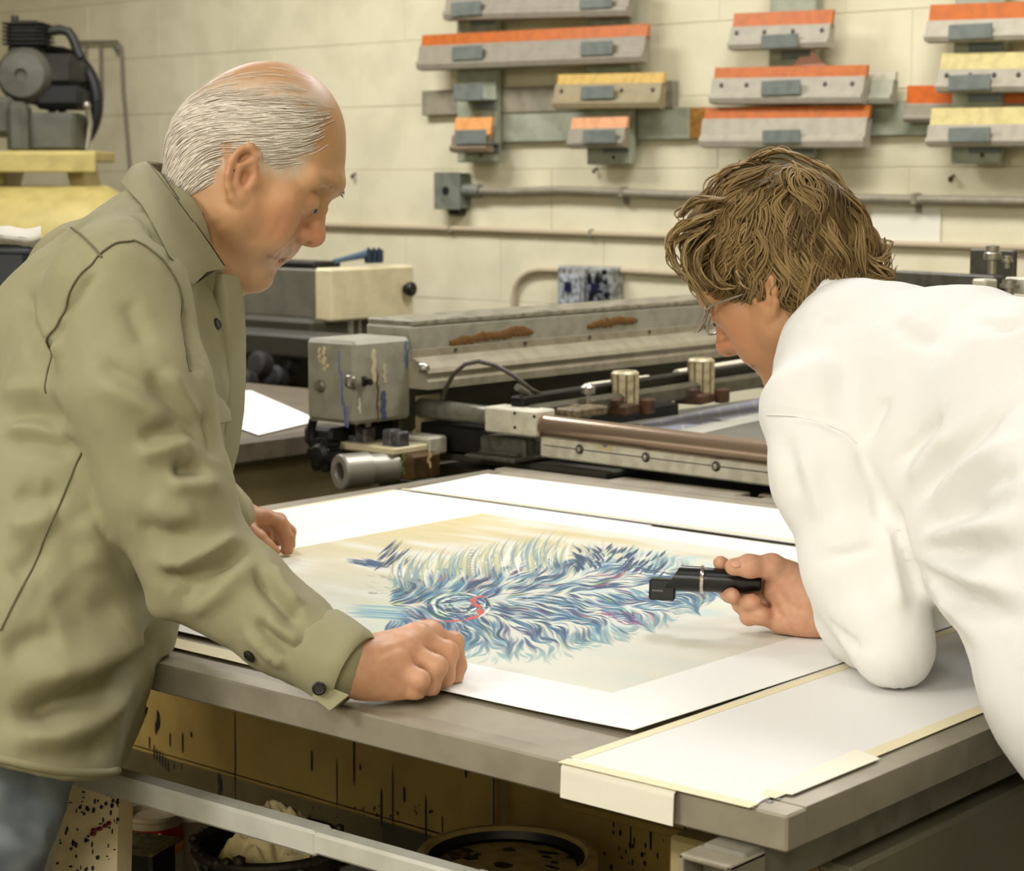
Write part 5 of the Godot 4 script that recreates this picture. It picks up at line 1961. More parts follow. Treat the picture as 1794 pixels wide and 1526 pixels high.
# adds a meshed field to a shape; folds: [points, width, height]; tint gives each point its colour
func flesh(s: Shape, f: Field, lo: Vector3, hi: Vector3, h: float, tint: Callable, folds := [], rounds := 1, wrinkle: Variant = null) -> void:
	var r := f.nets(lo, hi, h)
	var pts: PackedVector3Array = r[0]
	var tri: PackedInt32Array = r[1]
	pts = smooth_points(pts, tri, rounds)
	if folds.size() or wrinkle != null:
		var n := point_normals(pts, tri)
		var moved := PackedFloat32Array()
		moved.resize(pts.size())
		for fo in folds:
			var w: float = fo[1]
			var line: Array = fo[0]
			var box := AABB(line[0], Vector3.ZERO)
			for p in line:
				box = box.expand(p)
			box = box.grow(w * 2.4)
			var iw := 1.0 / (w * w)
			var m := line.size() - 1
			for i in pts.size():
				var p := pts[i]
				if not box.has_point(p):
					continue
				var best := 1e3
				var along := 0.0
				for j in m:
					var q: Vector3 = line[j]
					var e: Vector3 = line[j + 1] - q
					var t := clampf((p - q).dot(e) / maxf(e.length_squared(), 1e-9), 0.0, 1.0)
					var dd := (p - q - e * t).length_squared()
					if dd < best:
						best = dd
						along = (j + t) / m
				var fade := smoothstep(0.0, 0.25, along) * smoothstep(1.0, 0.75, along) * 0.85 + 0.15
				moved[i] += fo[2] * fade * exp(-best * iw)
		for i in pts.size():
			var k := moved[i]
			if wrinkle != null:
				k += wrinkle.call(pts[i], n[i])
			pts[i] += n[i] * k
	var nn := point_normals(pts, tri)
	var base := s.v.size()
	s.v.append_array(pts)
	s.n.append_array(nn)
	var uvs := PackedVector2Array()
	uvs.resize(pts.size())
	s.uv.append_array(uvs)
	var cols := PackedColorArray()
	cols.resize(pts.size())
	for i in pts.size():
		cols[i] = tint.call(pts[i], nn[i])
	s.c.append_array(cols)
	if base == 0:
		s.ix = tri
	else:
		for i in tri:
			s.ix.append(i + base)


func chain(f: Field, list: Array, k: float) -> void:        # [px, py, depth, radius] ...
	for i in list.size() - 1:
		var p: Array = list[i]
		var q: Array = list[i + 1]
		f.bone(at(p[0], p[1], p[2]), at(q[0], q[1], q[2]), p[3], q[3], k)


func snap(f: Field, list: Array, near := 1.4, far := 2.8) -> Array:
	var r := []
	for q in list:
		r.append(f.hit(EYE, ray(q[0], q[1]), near, far))
	return r


# ---------------------------------------------------------------- people
func head_local(x: float, y: float, w := 0.0) -> Vector3:
	var a := absf(w) / 3520.0
	return Vector3((x - 452.0) / 1564.0 - (x - 897.0) * a, (245.0 - y) / 1564.0 + (y - 763.0) * a, w)
func head_px(l: Vector3) -> Vector2:
	var a := absf(l.z) / 3520.0
	var k := 1.0 / 1564.0 - a
	return Vector2((l.x + 452.0 / 1564.0 - 897.0 * a) / k, (245.0 / 1564.0 - 763.0 * a - l.y) / k)


# a head in its own frame: u forwards along the profile, v up, w to the side; 1564 units to a metre
func head_bones(f: Field, t: Transform3D) -> void:
	var q := func(x: float, y: float, w := 0.0) -> Vector3:
		return t * head_local(x, y, w)
	f.ell(q.call(470, 240), t.basis, Vector3(0.087, 0.084, 0.074), 0.02)
	f.ell(q.call(410, 262), t.basis, Vector3(0.074, 0.064, 0.071), 0.03)
	f.bone(q.call(378, 345), q.call(262, 500), 0.060, 0.066, 0.03)
	f.bone(q.call(412, 385), q.call(318, 545), 0.044, 0.050, 0.03)
	f.bone(q.call(519, 300), q.call(466, 448), 0.050, 0.020, 0.02)
	for s in [-1.0, 1.0]:
		f.bone(q.call(424, 375, 0.050 * s), q.call(446, 474, 0.016 * s), 0.022, 0.015, 0.018)
		f.bone(q.call(440, 330, 0.052 * s), q.call(424, 375, 0.050 * s), 0.022, 0.024, 0.03)
		f.ell(q.call(484, 384, 0.036 * s), t.basis, Vector3(0.024, 0.034, 0.022), 0.02)
		f.ball(q.call(510, 352, 0.046 * s), 0.018, 0.022)
		f.ball(q.call(464, 424, 0.030 * s), 0.018, 0.02)
		f.bone(q.call(576, 318, 0.012 * s), q.call(556, 314, 0.042 * s), 0.0125, 0.012, 0.014)
	f.bone(q.call(576, 318, -0.012), q.call(576, 318, 0.012), 0.012, 0.012, 0.012)
	# chin, under the jaw
	f.ball(q.call(452, 482), 0.0148, 0.010)
	f.bone(q.call(436, 474), q.call(385, 458), 0.020, 0.028, 0.02)
	for s in [-1.0, 1.0]:
		f.ball(q.call(566, 353, 0.030 * s), 0.0125, 0.012, 1)
		f.ball(q.call(544, 354, 0.030 * s), 0.0129, 0.004)
		f.bone(q.call(558, 356, 0.020 * s), q.call(546, 357, 0.042 * s), 0.0034, 0.003, 0.004)
		f.bone(q.call(548, 371, 0.019 * s), q.call(538, 369, 0.041 * s), 0.0036, 0.0036, 0.005)
	# nose
	f.bone(q.call(563, 350), q.call(552, 412), 0.0075, 0.0105, 0.010)
	f.ball(q.call(551, 415), 0.0112, 0.008)
	for s in [-1.0, 1.0]:
		f.ell(q.call(531, 412, 0.0125 * s), t.basis, Vector3(0.0115, 0.0095, 0.0075), 0.006)
		f.ball(q.call(541, 427, 0.007 * s), 0.0042, 0.003, 1)
	f.bone(q.call(545, 424), q.call(526, 423), 0.0052, 0.005, 0.005)
	# lips
	for s in [-1.0, 1.0]:
		f.bone(q.call(496, 443, 0.004 * s), q.call(472, 444, 0.022 * s), 0.0082, 0.0045, 0.005)
		f.bone(q.call(480, 464, 0.004 * s), q.call(464, 453, 0.021 * s), 0.0074, 0.0045, 0.005)
	for s in [-1.0, 1.0]:
		f.bone(q.call(503, 456, 0.0), q.call(474, 450, 0.020 * s), 0.0040, 0.0010, 0.003, 1)
	f.bone(q.call(484, 478, -0.010), q.call(484, 478, 0.010), 0.0055, 0.0055, 0.008, 1)
	# ears
	for s in [-1.0, 1.0]:
		var rim := [[452, 296, 0.072], [459, 272, 0.076], [447, 258, 0.080], [430, 262, 0.084], [414, 282, 0.087], [408, 305, 0.087], [408, 328, 0.084], [415, 346, 0.080], [424, 356, 0.077], [432, 346, 0.075], [436, 336, 0.073]]
		f.ell(q.call(431, 305, 0.073 * s), t.basis * Basis(Vector3.BACK, -0.35), Vector3(0.016, 0.029, 0.006), 0.006)
		for i in rim.size() - 1:
			f.bone(q.call(rim[i][0], rim[i][1], rim[i][2] * s), q.call(rim[i + 1][0], rim[i + 1][1], rim[i + 1][2] * s), 0.0042 if i < 7 else 0.0052, 0.0042 if i < 6 else 0.0055, 0.004)
		f.ball(q.call(438, 312, 0.083 * s), 0.0095, 0.004, 1)
		f.ball(q.call(439, 281, 0.086 * s), 0.007, 0.004, 1)
		f.bone(q.call(446, 283, 0.079 * s), q.call(428, 292, 0.0825 * s), 0.0032, 0.0036, 0.004)
		f.bone(q.call(428, 292, 0.0825 * s), q.call(421, 322, 0.081 * s), 0.0036, 0.0034, 0.004)
		f.bone(q.call(421, 322, 0.081 * s), q.call(432, 337, 0.078 * s), 0.0034, 0.0036, 0.004)
		f.ball(q.call(449, 322, 0.075 * s), 0.0058, 0.005)


func finger(f: Field, joints: Array, r0: float, r1: float, k := 0.004) -> void:
	var n := joints.size() - 1
	for i in n:
		f.bone(joints[i], joints[i + 1], lerpf(r0, r1, float(i) / n), lerpf(r0, r1, float(i + 1) / n), k)
		if i > 0:
			f.ball(joints[i], lerpf(r0, r1, float(i) / n) * 1.06, k)


# points along a line on the folded cloth
func on_cloth(f: Field, list: Array, folds: Array, wn: FastNoiseLite, sc: Vector3, amp: float) -> Array:
	var r := []
	var l := f.all()
	for i in list.size() - 1:
		for j in 6 if i < list.size() - 2 else 7:
			var t := j / 6.0
			var g0: Array = list[maxi(i - 1, 0)]
			var g3: Array = list[mini(i + 2, list.size() - 1)]
			var e2 := Vector2(list[i][0], list[i][1]).cubic_interpolate(Vector2(list[i + 1][0], list[i + 1][1]), Vector2(g0[0], g0[1]), Vector2(g3[0], g3[1]), t)
			var p := f.hit(EYE, ray(e2.x, e2.y), 1.4, 2.8)
			var k := wn.get_noise_3d(p.x * sc.x, p.y * sc.y, p.z * sc.z) * amp
			for fo in folds:
				var best := 1e3
				var along := 0.0
				var m: int = fo[0].size() - 1
				for e in m:
					var q: Vector3 = fo[0][e]
					var w: Vector3 = fo[0][e + 1] - q
					var u := clampf((p - q).dot(w) / maxf(w.length_squared(), 1e-9), 0.0, 1.0)
					var dd := (p - q - w * u).length_squared()
					if dd < best:
						best = dd
						along = (e + u) / m
				k += fo[2] * (smoothstep(0.0, 0.25, along) * smoothstep(1.0, 0.75, along) * 0.85 + 0.15) * exp(-best / (fo[1] * fo[1]))
			r.append(p + f.normal(p, l) * (k + 0.0004))
	return r


# cloth and flesh rest against the table: nothing goes into its top or edges
func rest_on_table(s: Shape) -> void:
	for i in s.v.size():
		var p := s.v[i]
		if p.y < 0.9055 and p.y > 0.84 and p.x < 0.004 and p.x > -1.48 and p.z < 0.004 and p.z > -1.34:
			var up := 0.9055 - p.y
			var out := minf(0.004 - p.z, 0.004 - p.x)
			if up <= out:
				p.y = 0.9055
			elif 0.004 - p.z <= 0.004 - p.x:
				p.z = 0.004
			else:
				p.x = 0.004
			s.v[i] = p


func pxs(list: Array) -> Array:
	var r := []
	for q in list:
		r.append(at(q[0], q[1], q[2]))
	return r


func bounds(f: Field, grow: float) -> AABB:
	var b := AABB(f.a[0], Vector3.ZERO)
	for i in f.a.size():
		if f.op[i] != 0:
			continue
		var r := maxf(f.ra[i], f.ra[i] + f.rd[i])
		if f.eb[i] != null:
			var e: Basis = f.eb[i].inverse()
			r = maxf(e.x.length(), maxf(e.y.length(), e.z.length()))
		for p in [f.a[i], f.a[i] + f.ba[i]]:
			b = b.merge(AABB(p - Vector3.ONE * r, Vector3.ONE * r * 2.0))
	return b.grow(grow)


func strand(s: Shape, pts: Array, r: float, sides := 4, flat := 1.0) -> void:
	var rad := []
	var n := pts.size()
	for i in n:
		var t := float(i) / (n - 1)
		rad.append(r * (0.35 + 0.65 * sin(PI * minf(1.0, 0.25 + t * 0.78))) if i < n - 1 else r * 0.12)
	s.tube(pts, rad, sides, 0)


func build_older_man():
	var rng := RandomNumberGenerator.new()
	rng.seed = 41
	var man := thing("person", "white haired older man in an olive shirt, leaning over the print on both hands", "person", Vector3(-1.0, 0, 0.16))
	var nz := FastNoiseLite.new()
	nz.seed = 9
	nz.frequency = 60.0
	nz.fractal_octaves = 3
	# head
	var hd := 2.25
	var ht := Transform3D(Basis(rt, upv, -fw) * Basis(Vector3.UP, -0.06), at(452, 245, hd))
	var f := Field.new()
	head_bones(f, ht)
	var inv := ht.affine_inverse()
	var skin := Color(0.47, 0.27, 0.13)
	var tint := func(p: Vector3, _n: Vector3) -> Color:
		var q := inv * p
		var xy := head_px(q)
		var x := xy.x
		var y := xy.y
		var m := nz.get_noise_3dv(p)
		var c := skin.lerp(Color(0.46, 0.225, 0.115), clampf(0.35 + m * 0.8, 0.0, 1.0) * 0.5)
		# ruddy nose, ear and cheek
		c = c.lerp(Color(0.56, 0.20, 0.12), 0.55 * exp(-Vector2(x - 556, y - 412).length_squared() / 700.0))
		c = c.lerp(Color(0.58, 0.22, 0.13), 0.4 * exp(-Vector2(x - 500, y - 385).length_squared() / 1800.0))
		c = c.lerp(Color(0.58, 0.24, 0.15), 0.45 * exp(-Vector2(x - 428, y - 300).length_squared() / 1500.0))
		c = c.lerp(Color(0.44, 0.17, 0.12), 0.6 * exp(-Vector2((x - 486) * 1.0, (y - 456) * 1.4).length_squared() / 200.0))
		var mouth := Geometry2D.get_closest_point_to_segment(xy, Vector2(502, 456), Vector2(474, 449))
		c = c.lerp(Color(0.16, 0.05, 0.04), 0.75 * exp(-xy.distance_squared_to(mouth) / 9.0))
		c = c.lerp(Color(0.56, 0.44, 0.34), 0.5 * exp(-Vector2((x - 505) * 0.8, (y - 440) * 1.2).length_squared() / 120.0))
		# grey stubble round the mouth and jaw
		c = c.lerp(Color(0.50, 0.36, 0.26), 0.35 * clampf(1.0 - absf(y - 462) / 50.0, 0.0, 1.0) * clampf((x - 400) / 40.0, 0.0, 1.0))
		# pale close cropped hair on the sides and back
		var side := smoothstep(575.0, 535.0, x + (y - 240.0) * 0.35) * smoothstep(318.0, 290.0, y - 0.12 * (x - 452.0)) * smoothstep(120.0, 165.0, y + 0.12 * (452.0 - x))
		var back := smoothstep(400.0, 370.0, x) * smoothstep(335.0, 300.0, y) * smoothstep(120.0, 150.0, y)
		var hair := maxf(side, back) * (0.75 + 0.5 * m)
		if x > 400 and x < 462 and y > 250 and y < 362 and absf(q.z) > 0.072:
			hair = 0.0
		return c.lerp(Color(0.56, 0.46, 0.35), clampf(hair, 0.0, 0.85))
	var body := Shape.new()
	var bb := bounds(f, 0.012)
	# the neck runs down into the shirt
	var lines := []
	for q in [[[[528, 408], [512, 428], [492, 442], [476, 462]], 0.004, -0.0022], [[[520, 402], [500, 425], [480, 448]], 0.006, 0.0012], [[[500, 372], [488, 400], [470, 425]], 0.005, -0.0008], [[[430, 372], [437, 405], [447, 432]], 0.006, -0.0014],
			[[[470, 440], [458, 462], [450, 480]], 0.005, -0.0012], [[[538, 346], [528, 342], [518, 342]], 0.0028, -0.0008], [[[537, 356], [526, 358], [516, 362]], 0.0028, -0.0008], [[[545, 372], [534, 374], [524, 370]], 0.003, -0.0011], [[[560, 300], [575, 296], [590, 298]], 0.004, -0.0008], [[[395, 385], [370, 400], [350, 420]], 0.005, -0.0012], [[[410, 400], [385, 425], [372, 445]], 0.006, -0.0012]]:
		lines.append([snap(f, q[0]), q[1], q[2]])
	flesh(body, f, bb.position, bb.end, 0.0024, tint, lines, 1)
	# torso and arms under the clothes
	var inner := Field.new()
	chain(inner, [[290, 420, 2.2, 0.05], [200, 620, 2.19, 0.09], [140, 850, 2.17, 0.10], [60, 1100, 2.13, 0.095], [-30, 1270, 2.08, 0.08]], 0.04)
	chain(inner, [[225, 520, 2.03, 0.045], [300, 880, 2.0, 0.038], [345, 990, 2.0, 0.033], [480, 1085, 1.97, 0.031], [600, 1160, 1.935, 0.026]], 0.03)
	chain(inner, [[150, 500, 2.36, 0.045], [250, 780, 2.5, 0.036], [400, 915, 2.69, 0.026]], 0.03)
	bb = bounds(inner, 0.03)
	flesh(body, inner, bb.position, bb.end, 0.014, func(_p, _n): return skin, [], 1)
	# near hand: a loose fist on the table's edge
	var hand := Field.new()
	var wrist := at(622, 1168, 1.937)
	var mcp := pxs([[752, 1116, 2.005], [731, 1122, 1.98], [710, 1140, 1.958], [694, 1166, 1.942]])
	hand.bone(at(560, 1140, 1.945), wrist, 0.027, 0.0255, 0.02)
	for i in 4:
		hand.bone(wrist.lerp(mcp[i], 0.1), mcp[i], 0.022, [0.0145, 0.0145, 0.0135, 0.0125][i], 0.014)
	hand.bone(at(668, 1186, 1.945), at(712, 1200, 1.955), 0.019, 0.017, 0.014)
	hand.bone(at(640, 1190, 1.94), at(690, 1203, 1.948), 0.018, 0.017, 0.014)
	hand.bone(at(700, 1160, 1.985), at(745, 1172, 1.995), 0.022, 0.018, 0.012)
	finger(hand, [mcp[0]] + pxs([[794, 1126, 2.02], [800, 1166, 2.02], [796, 1192, 2.012]]), 0.0115, 0.0088, 0.003)
	finger(hand, [mcp[1]] + pxs([[783, 1143, 1.988], [778, 1184, 1.985], [758, 1200, 1.982]]), 0.0122, 0.0095, 0.003)
	finger(hand, [mcp[2]] + pxs([[764, 1168, 1.957], [752, 1203, 1.958], [730, 1208, 1.96]]), 0.0118, 0.0092, 0.003)
	finger(hand, [mcp[3]] + pxs([[735, 1192, 1.937], [727, 1211, 1.943], [706, 1211, 1.948]]), 0.0108, 0.0085, 0.003)
	finger(hand, pxs([[690, 1150, 2.0], [735, 1160, 2.025], [765, 1185, 2.02], [780, 1198, 2.01]]), 0.014, 0.010, 0.006)
	# knuckles
	for i in 4:
		hand.ball(mcp[i] + upv * 0.003, [0.0135, 0.0138, 0.0128, 0.0115][i], 0.008)
	var hcol := func(p: Vector3, n: Vector3) -> Color:
		var m := nz.get_noise_3dv(p * 1.5)
		var c := Color(0.56, 0.31, 0.185).lerp(Color(0.50, 0.23, 0.13), clampf(0.4 + m, 0.0, 1.0) * 0.5)
		for i in 4:
			c = c.lerp(Color(0.60, 0.25, 0.17), 0.4 * exp(-(p - mcp[i]).length_squared() / 0.00016))
		return c
	var veins := []
	for q in [[[655, 1140], [690, 1128], [715, 1118]], [[650, 1160], [685, 1150], [705, 1140]], [[668, 1150], [680, 1170], [690, 1180]]]:
		veins.append([snap(hand, q), 0.004, 0.0012])
	bb = bounds(hand, 0.01)
	flesh(body, hand, bb.position, bb.end, 0.0024, hcol, veins, 1)
	# far hand, fingers bent down onto the sheet
	hand = Field.new()
	var m2 := pxs([[468, 908, 2.70], [462, 906, 2.725], [452, 905, 2.75], [444, 908, 2.77]])
	hand.bone(at(370, 900, 2.66), at(415, 908, 2.70), 0.026, 0.026, 0.02)
	for i in 4:
		hand.bone(at(415, 912, 2.69 + 0.02 * i), m2[i], 0.022, 0.0125, 0.014)
	finger(hand, [m2[0]] + pxs([[490, 918, 2.70], [504, 944, 2.70], [503, 964, 2.695]]), 0.0112, 0.0085, 0.003)
	finger(hand, [m2[1]] + pxs([[488, 912, 2.735], [506, 932, 2.74], [507, 955, 2.74]]), 0.0112, 0.0085, 0.003)
	finger(hand, [m2[2]] + pxs([[478, 912, 2.77], [490, 934, 2.775], [488, 950, 2.775]]), 0.0105, 0.008, 0.003)
	finger(hand, [m2[3]] + pxs([[464, 916, 2.795], [472, 934, 2.80], [470, 946, 2.795]]), 0.0098, 0.0075, 0.003)
	finger(hand, pxs([[432, 928, 2.675], [450, 946, 2.665], [464, 960, 2.665], [478, 966, 2.67]]), 0.014, 0.0095, 0.006)
	bb = bounds(hand, 0.01)
	flesh(body, hand, bb.position, bb.end, 0.0026, func(p, _n): return Color(0.47, 0.24, 0.125).lerp(Color(0.42, 0.185, 0.095), clampf(0.4 + nz.get_noise_3dv(p * 1.5), 0.0, 1.0) * 0.5), [], 1)
	var skinm := mat("skin", Color(1, 1, 1), 0.5, 0.0, {"tint": 1, "sss": 0.06, "spec": 0.4})
	rest_on_table(body)
	part(man, "body", body, skinm)
	# eyes, mostly under lowered lids
	for sd in [-1.0, 1.0]:
		var e := Shape.new()
		e.ball(ht * head_local(544, 359, 0.030 * sd), Vector3.ONE * 0.0110, 16)
		var ey := part(man, "eye", e, mat("eye white", Color(0.55, 0.49, 0.42), 0.25))
		e = Shape.new()
		e.ball(ht * head_local(556, 369, 0.030 * sd), Vector3(0.0025, 0.0036, 0.0040), 12, ht.basis)
		part(ey, "iris", e, mat("grey iris", Color(0.20, 0.16, 0.13), 0.3))
	# brows and hair strands, laid along the scalp
	var scalp := Field.new()
	scalp.ell(ht * Vector3(18 / 1564.0, 5 / 1564.0, 0), ht.basis, Vector3(0.087, 0.084, 0.074), 0.02)
	scalp.ell(ht * Vector3(-42 / 1564.0, -17 / 1564.0, 0), ht.basis, Vector3(0.074, 0.064, 0.071), 0.03)
	scalp.bone(ht * Vector3(-74 / 1564.0, -100 / 1564.0, 0), ht * Vector3(-190 / 1564.0, -255 / 1564.0, 0), 0.060, 0.066, 0.03)
	var sl := scalp.all()
	var hair := Shape.new()
	for i in 4600:
		var x := rng.randf_range(300, 588)
		var y := rng.randf_range(118, 325)
		var sd := 1.0 if rng.randf() < 0.78 else -1.0
		var q := head_local(x, y, 0.05)
		q.z = 0.0
		var p: Vector3 = scalp.hit(ht * (q + Vector3(0, 0, 0.16 * sd)), ht.basis * Vector3(0, 0, -sd), 0.0, 0.16)
		var lz := (inv * p).z
		if absf(lz) < 0.006 and y > 170 and x > 330:
			continue
		# sparse over the crown and none on the forehead
		var edge := x + (y - 240.0) * 0.35
		if edge > 566 + rng.randfn(0, 12):
			continue
		if x > 404 and x < 462 and y > 254:
			continue
		if y > 302 + 0.12 * (x - 452.0) + rng.randfn(0, 5) and x > 395:
			continue
		if x >= 470 and y > 262 + rng.randf() * 40 and x > 470 + rng.randf() * 70:
			continue
		var top := y + 0.12 * (452.0 - x) < 186
		var lean := y + 0.12 * (452.0 - x)
		if lean < 205.0 and rng.randf() > smoothstep(150.0, 208.0, lean) + 0.05:
			continue
		var pts := []
		var n := 8
		var ln := rng.randf_range(0.028, 0.055) * (0.6 if x < 400 and y > 280 else 1.0)
		var lift := rng.randf_range(0.0004, 0.0022)
		var wav := rng.randf_range(-0.35, 0.35)
		for j in n:
			var nn := scalp.normal(p, sl)
			var dd := scalp.value(p, sl)
			p -= nn * (dd - (0.0006 + lift * sin(PI * minf(1.0, (j + 1.0) / n))))
			pts.append(p)
			var l := inv * p
			var xy := head_px(l)
			var xx := xy.x
			var yy := xy.y
			# combed back from the temple, falling down the nape
			var down := smoothstep(440.0, 320.0, xx) * smoothstep(190.0, 300.0, yy)
			var dir := Vector3(-1.0, lerpf(0.05, -0.9, down) - 0.25 * smoothstep(520.0, 580.0, xx) + 0.25 * smoothstep(290.0, 240.0, yy) * smoothstep(400.0, 480.0, xx) * (-0.5), 0.0)
			dir.y += wav * 0.3 * sin(j * 0.9 + i)
			var step := ht.basis * dir
			step -= nn * step.dot(nn)
			p += step.normalized() * ln / n
		hair.col = Color(0.72, 0.65, 0.55).lerp(Color(0.55, 0.48, 0.39), rng.randf() * rng.randf())
		strand(hair, pts, rng.randf_range(0.00035, 0.0008) * (0.6 if top else 1.0), 3)
	part(man, "hair", hair, mat("white hair", Color(1, 1, 1), 0.6, 0.0, {"tint": 1, "spec": 0.3}))
	for sd in [-1.0, 1.0]:
		hair = Shape.new()
		for i in 46:
			var u := rng.randf()
			var b: Vector3 = ht * Vector3((lerpf(590, 566, u) - 452.0) / 1564.0, (245.0 - lerpf(330, 318, u) + rng.randf_range(-6, 6)) / 1564.0, sd * lerpf(0.012, 0.046, u))
			hair.col = (Color(0.10, 0.09, 0.08) if sd < 0 else Color(0.42, 0.33, 0.25)).lerp(Color(0.5, 0.42, 0.33), rng.randf() * (0.3 if sd < 0 else 1.0))
			var o: Vector3 = ht.basis * Vector3(0.4, rng.randf_range(-0.9, -0.1), sd * 0.8).normalized()
			strand(hair, [b, b + o * 0.005 + ht.basis.x * 0.002, b + o * 0.010 + ht.basis.x * 0.003], 0.0009 if sd < 0 else 0.0006, 4)
		part(man, "eyebrow", hair, mat("white hair", Color(1, 1, 1), 0.6, 0.0, {"tint": 1, "spec": 0.3}))

	# the shirt
	var sh := Field.new()
	chain(sh, [[232, 475, 2.2, 0.074], [192, 620, 2.2, 0.134], [142, 850, 2.18, 0.145], [62, 1085, 2.14, 0.138], [-8, 1318, 2.08, 0.132]], 0.04)
	chain(sh, [[200, 540, 2.08, 0.07], [185, 650, 2.08, 0.088], [130, 870, 2.07, 0.102], [55, 1090, 2.04, 0.102], [5, 1325, 2.0, 0.104]], 0.04)
	chain(sh, [[180, 500, 2.34, 0.07], [150, 650, 2.33, 0.10], [90, 870, 2.29, 0.11], [30, 1100, 2.22, 0.10], [-60, 1320, 2.15, 0.095]], 0.04)
	chain(sh, [[286, 412, 2.2, 0.050], [212, 490, 2.05, 0.064]], 0.035)
	chain(sh, [[286, 412, 2.22, 0.050], [170, 490, 2.36, 0.064]], 0.035)
	chain(sh, [[205, 525, 2.02, 0.074], [240, 690, 1.99, 0.075], [293, 860, 1.985, 0.064], [345, 985, 1.985, 0.053]], 0.014)
	chain(sh, [[345, 985, 1.985, 0.053], [420, 1040, 1.975, 0.049], [505, 1105, 1.955, 0.043], [545, 1132, 1.945, 0.0395]], 0.02)
	chain(sh, [[545, 1132, 1.945, 0.039], [588, 1156, 1.936, 0.036]], 0.006)
	# far sleeve, mostly hidden
	chain(sh, [[150, 520, 2.36, 0.075], [250, 780, 2.5, 0.058], [395, 908, 2.68, 0.042]], 0.03)
	# room for the neck
	sh.bone(at(420, 330, 2.25), at(345, 455, 2.24), 0.062, 0.056, 0.006, 1)
	# sleeve end, hem and the hollow of the collar
	var hem := at(100, 1352, 2.0)
	var hn := (at(120, 1360, 1.97) - at(0, 1338, 1.93)).cross(at(215, 1362, 2.06) - at(0, 1338, 1.93)).normalized()
	sh.plane(at(120, 1360, 1.97), hn if hn.y < 0.0 else -hn, 0.006)
	var sf := func(list: Array) -> Array: return snap(sh, list)
	var folds := []
	for q in [
		[[[168, 632], [209, 655], [261, 681], [317, 718]], 0.010, -0.006], [[[165, 665], [215, 690], [262, 715], [300, 745]], 0.014, 0.005],
		[[[261, 638], [284, 683], [325, 728], [360, 790]], 0.009, -0.006], [[[290, 640], [316, 690], [350, 745]], 0.012, 0.005],
		[[[217, 519], [239, 564], [261, 609]], 0.012, -0.004], [[[239, 773], [284, 758], [330, 745]], 0.010, -0.007], [[[235, 800], [290, 785], [345, 770]], 0.012, 0.006],
		[[[300, 822], [330, 822], [362, 818]], 0.010, -0.014], [[[290, 845], [340, 845], [385, 850]], 0.012, 0.007],
		[[[37, 497], [56, 579], [90, 638]], 0.012, -0.007], [[[70, 520], [88, 590], [110, 630]], 0.012, 0.005],
		[[[2, 728], [60, 722], [115, 745]], 0.012, -0.007], [[[0, 770], [70, 776], [140, 790]], 0.012, -0.006], [[[0, 752], [70, 750], [130, 768]], 0.010, 0.005],
		[[[0, 690], [60, 680], [105, 690]], 0.012, 0.005],
		[[[267, 981], [315, 993], [393, 957], [450, 925]], 0.011, 0.008], [[[275, 1003], [320, 1013], [395, 982], [440, 955]], 0.010, -0.009],
		[[[315, 1055], [354, 1022], [417, 965]], 0.011, -0.007], [[[330, 1075], [380, 1040], [435, 990]], 0.012, 0.006],
		[[[444, 985], [470, 1030], [500, 1065], [528, 1098]], 0.009, -0.010], [[[470, 985], [495, 1035], [525, 1070]], 0.010, 0.008],
		[[[440, 1085], [480, 1122], [515, 1148]], 0.008, -0.008], [[[425, 1100], [470, 1145], [505, 1165]], 0.009, 0.005], [[[462, 1085], [500, 1110], [530, 1130]], 0.008, 0.006],
		[[[315, 1105], [244, 1162], [173, 1209], [90, 1244], [10, 1258]], 0.020, -0.022], [[[300, 1080], [225, 1130], [140, 1175], [40, 1200]], 0.022, 0.012],
		[[[240, 1190], [180, 1245], [110, 1280], [10, 1292]], 0.020, 0.010], [[[200, 1300], [120, 1325], [10, 1318]], 0.014, -0.006],
		[[[20, 860], [70, 880], [110, 850]], 0.014, -0.006], [[[10, 930], [60, 915], [95, 890]], 0.014, 0.006], [[[15, 1010], [50, 985], [80, 950]], 0.014, -0.006],
		[[[140, 900], [170, 950], [160, 1010]], 0.018, 0.006], [[[90, 1030], [150, 1080], [230, 1060]], 0.020, -0.006], [[[180, 1085], [240, 1075], [300, 1060]], 0.018, 0.006],
		[[[0, 1150], [60, 1120], [110, 1110]], 0.016, -0.007], [[[120, 400], [150, 440], [165, 480]], 0.010, -0.003], [[[235, 370], [262, 395], [283, 430]], 0.010, -0.004],
		[[[100, 560], [135, 520], [175, 470]], 0.007, -0.005], [[[88, 640], [92, 600], [110, 560]], 0.007, -0.005], [[[330, 530], [340, 600], [345, 660]], 0.010, -0.010],
		[[[360, 720], [370, 760], [378, 810]], 0.010, -0.006], [[[250, 880], [300, 905], [350, 900]], 0.014, 0.005], [[[230, 920], [290, 940], [345, 930]], 0.012, -0.004],
	]:
		folds.append([sf.call(q[0]), q[1] * 0.85, q[2] * 1.45])
	var wn := FastNoiseLite.new()
	wn.seed = 17
	wn.frequency = 9.0
	wn.fractal_octaves = 4
	var shirt := Shape.new()
	bb = bounds(sh, 0.02)
	bb.position.y = maxf(bb.position.y, hem.y - 0.06)
	flesh(shirt, sh, bb.position, bb.end, 0.0052, func(_p, _n): return Color.WHITE, folds, 2, func(p, _n): return wn.get_noise_3d(p.x * 1.3, p.y * 0.8, p.z * 1.3) * 0.0042)
	var cloth := mat("olive cotton", Color(0.555, 0.535, 0.41), 0.85, 0.0, {"bump": [0.5, 40.0, 0.08], "sheen": 0.15})
	rest_on_table(shirt)
	var st := part(man, "shirt", shirt, cloth)
	var seamm := mat("seam shade", Color(0.40, 0.385, 0.285), 0.9)
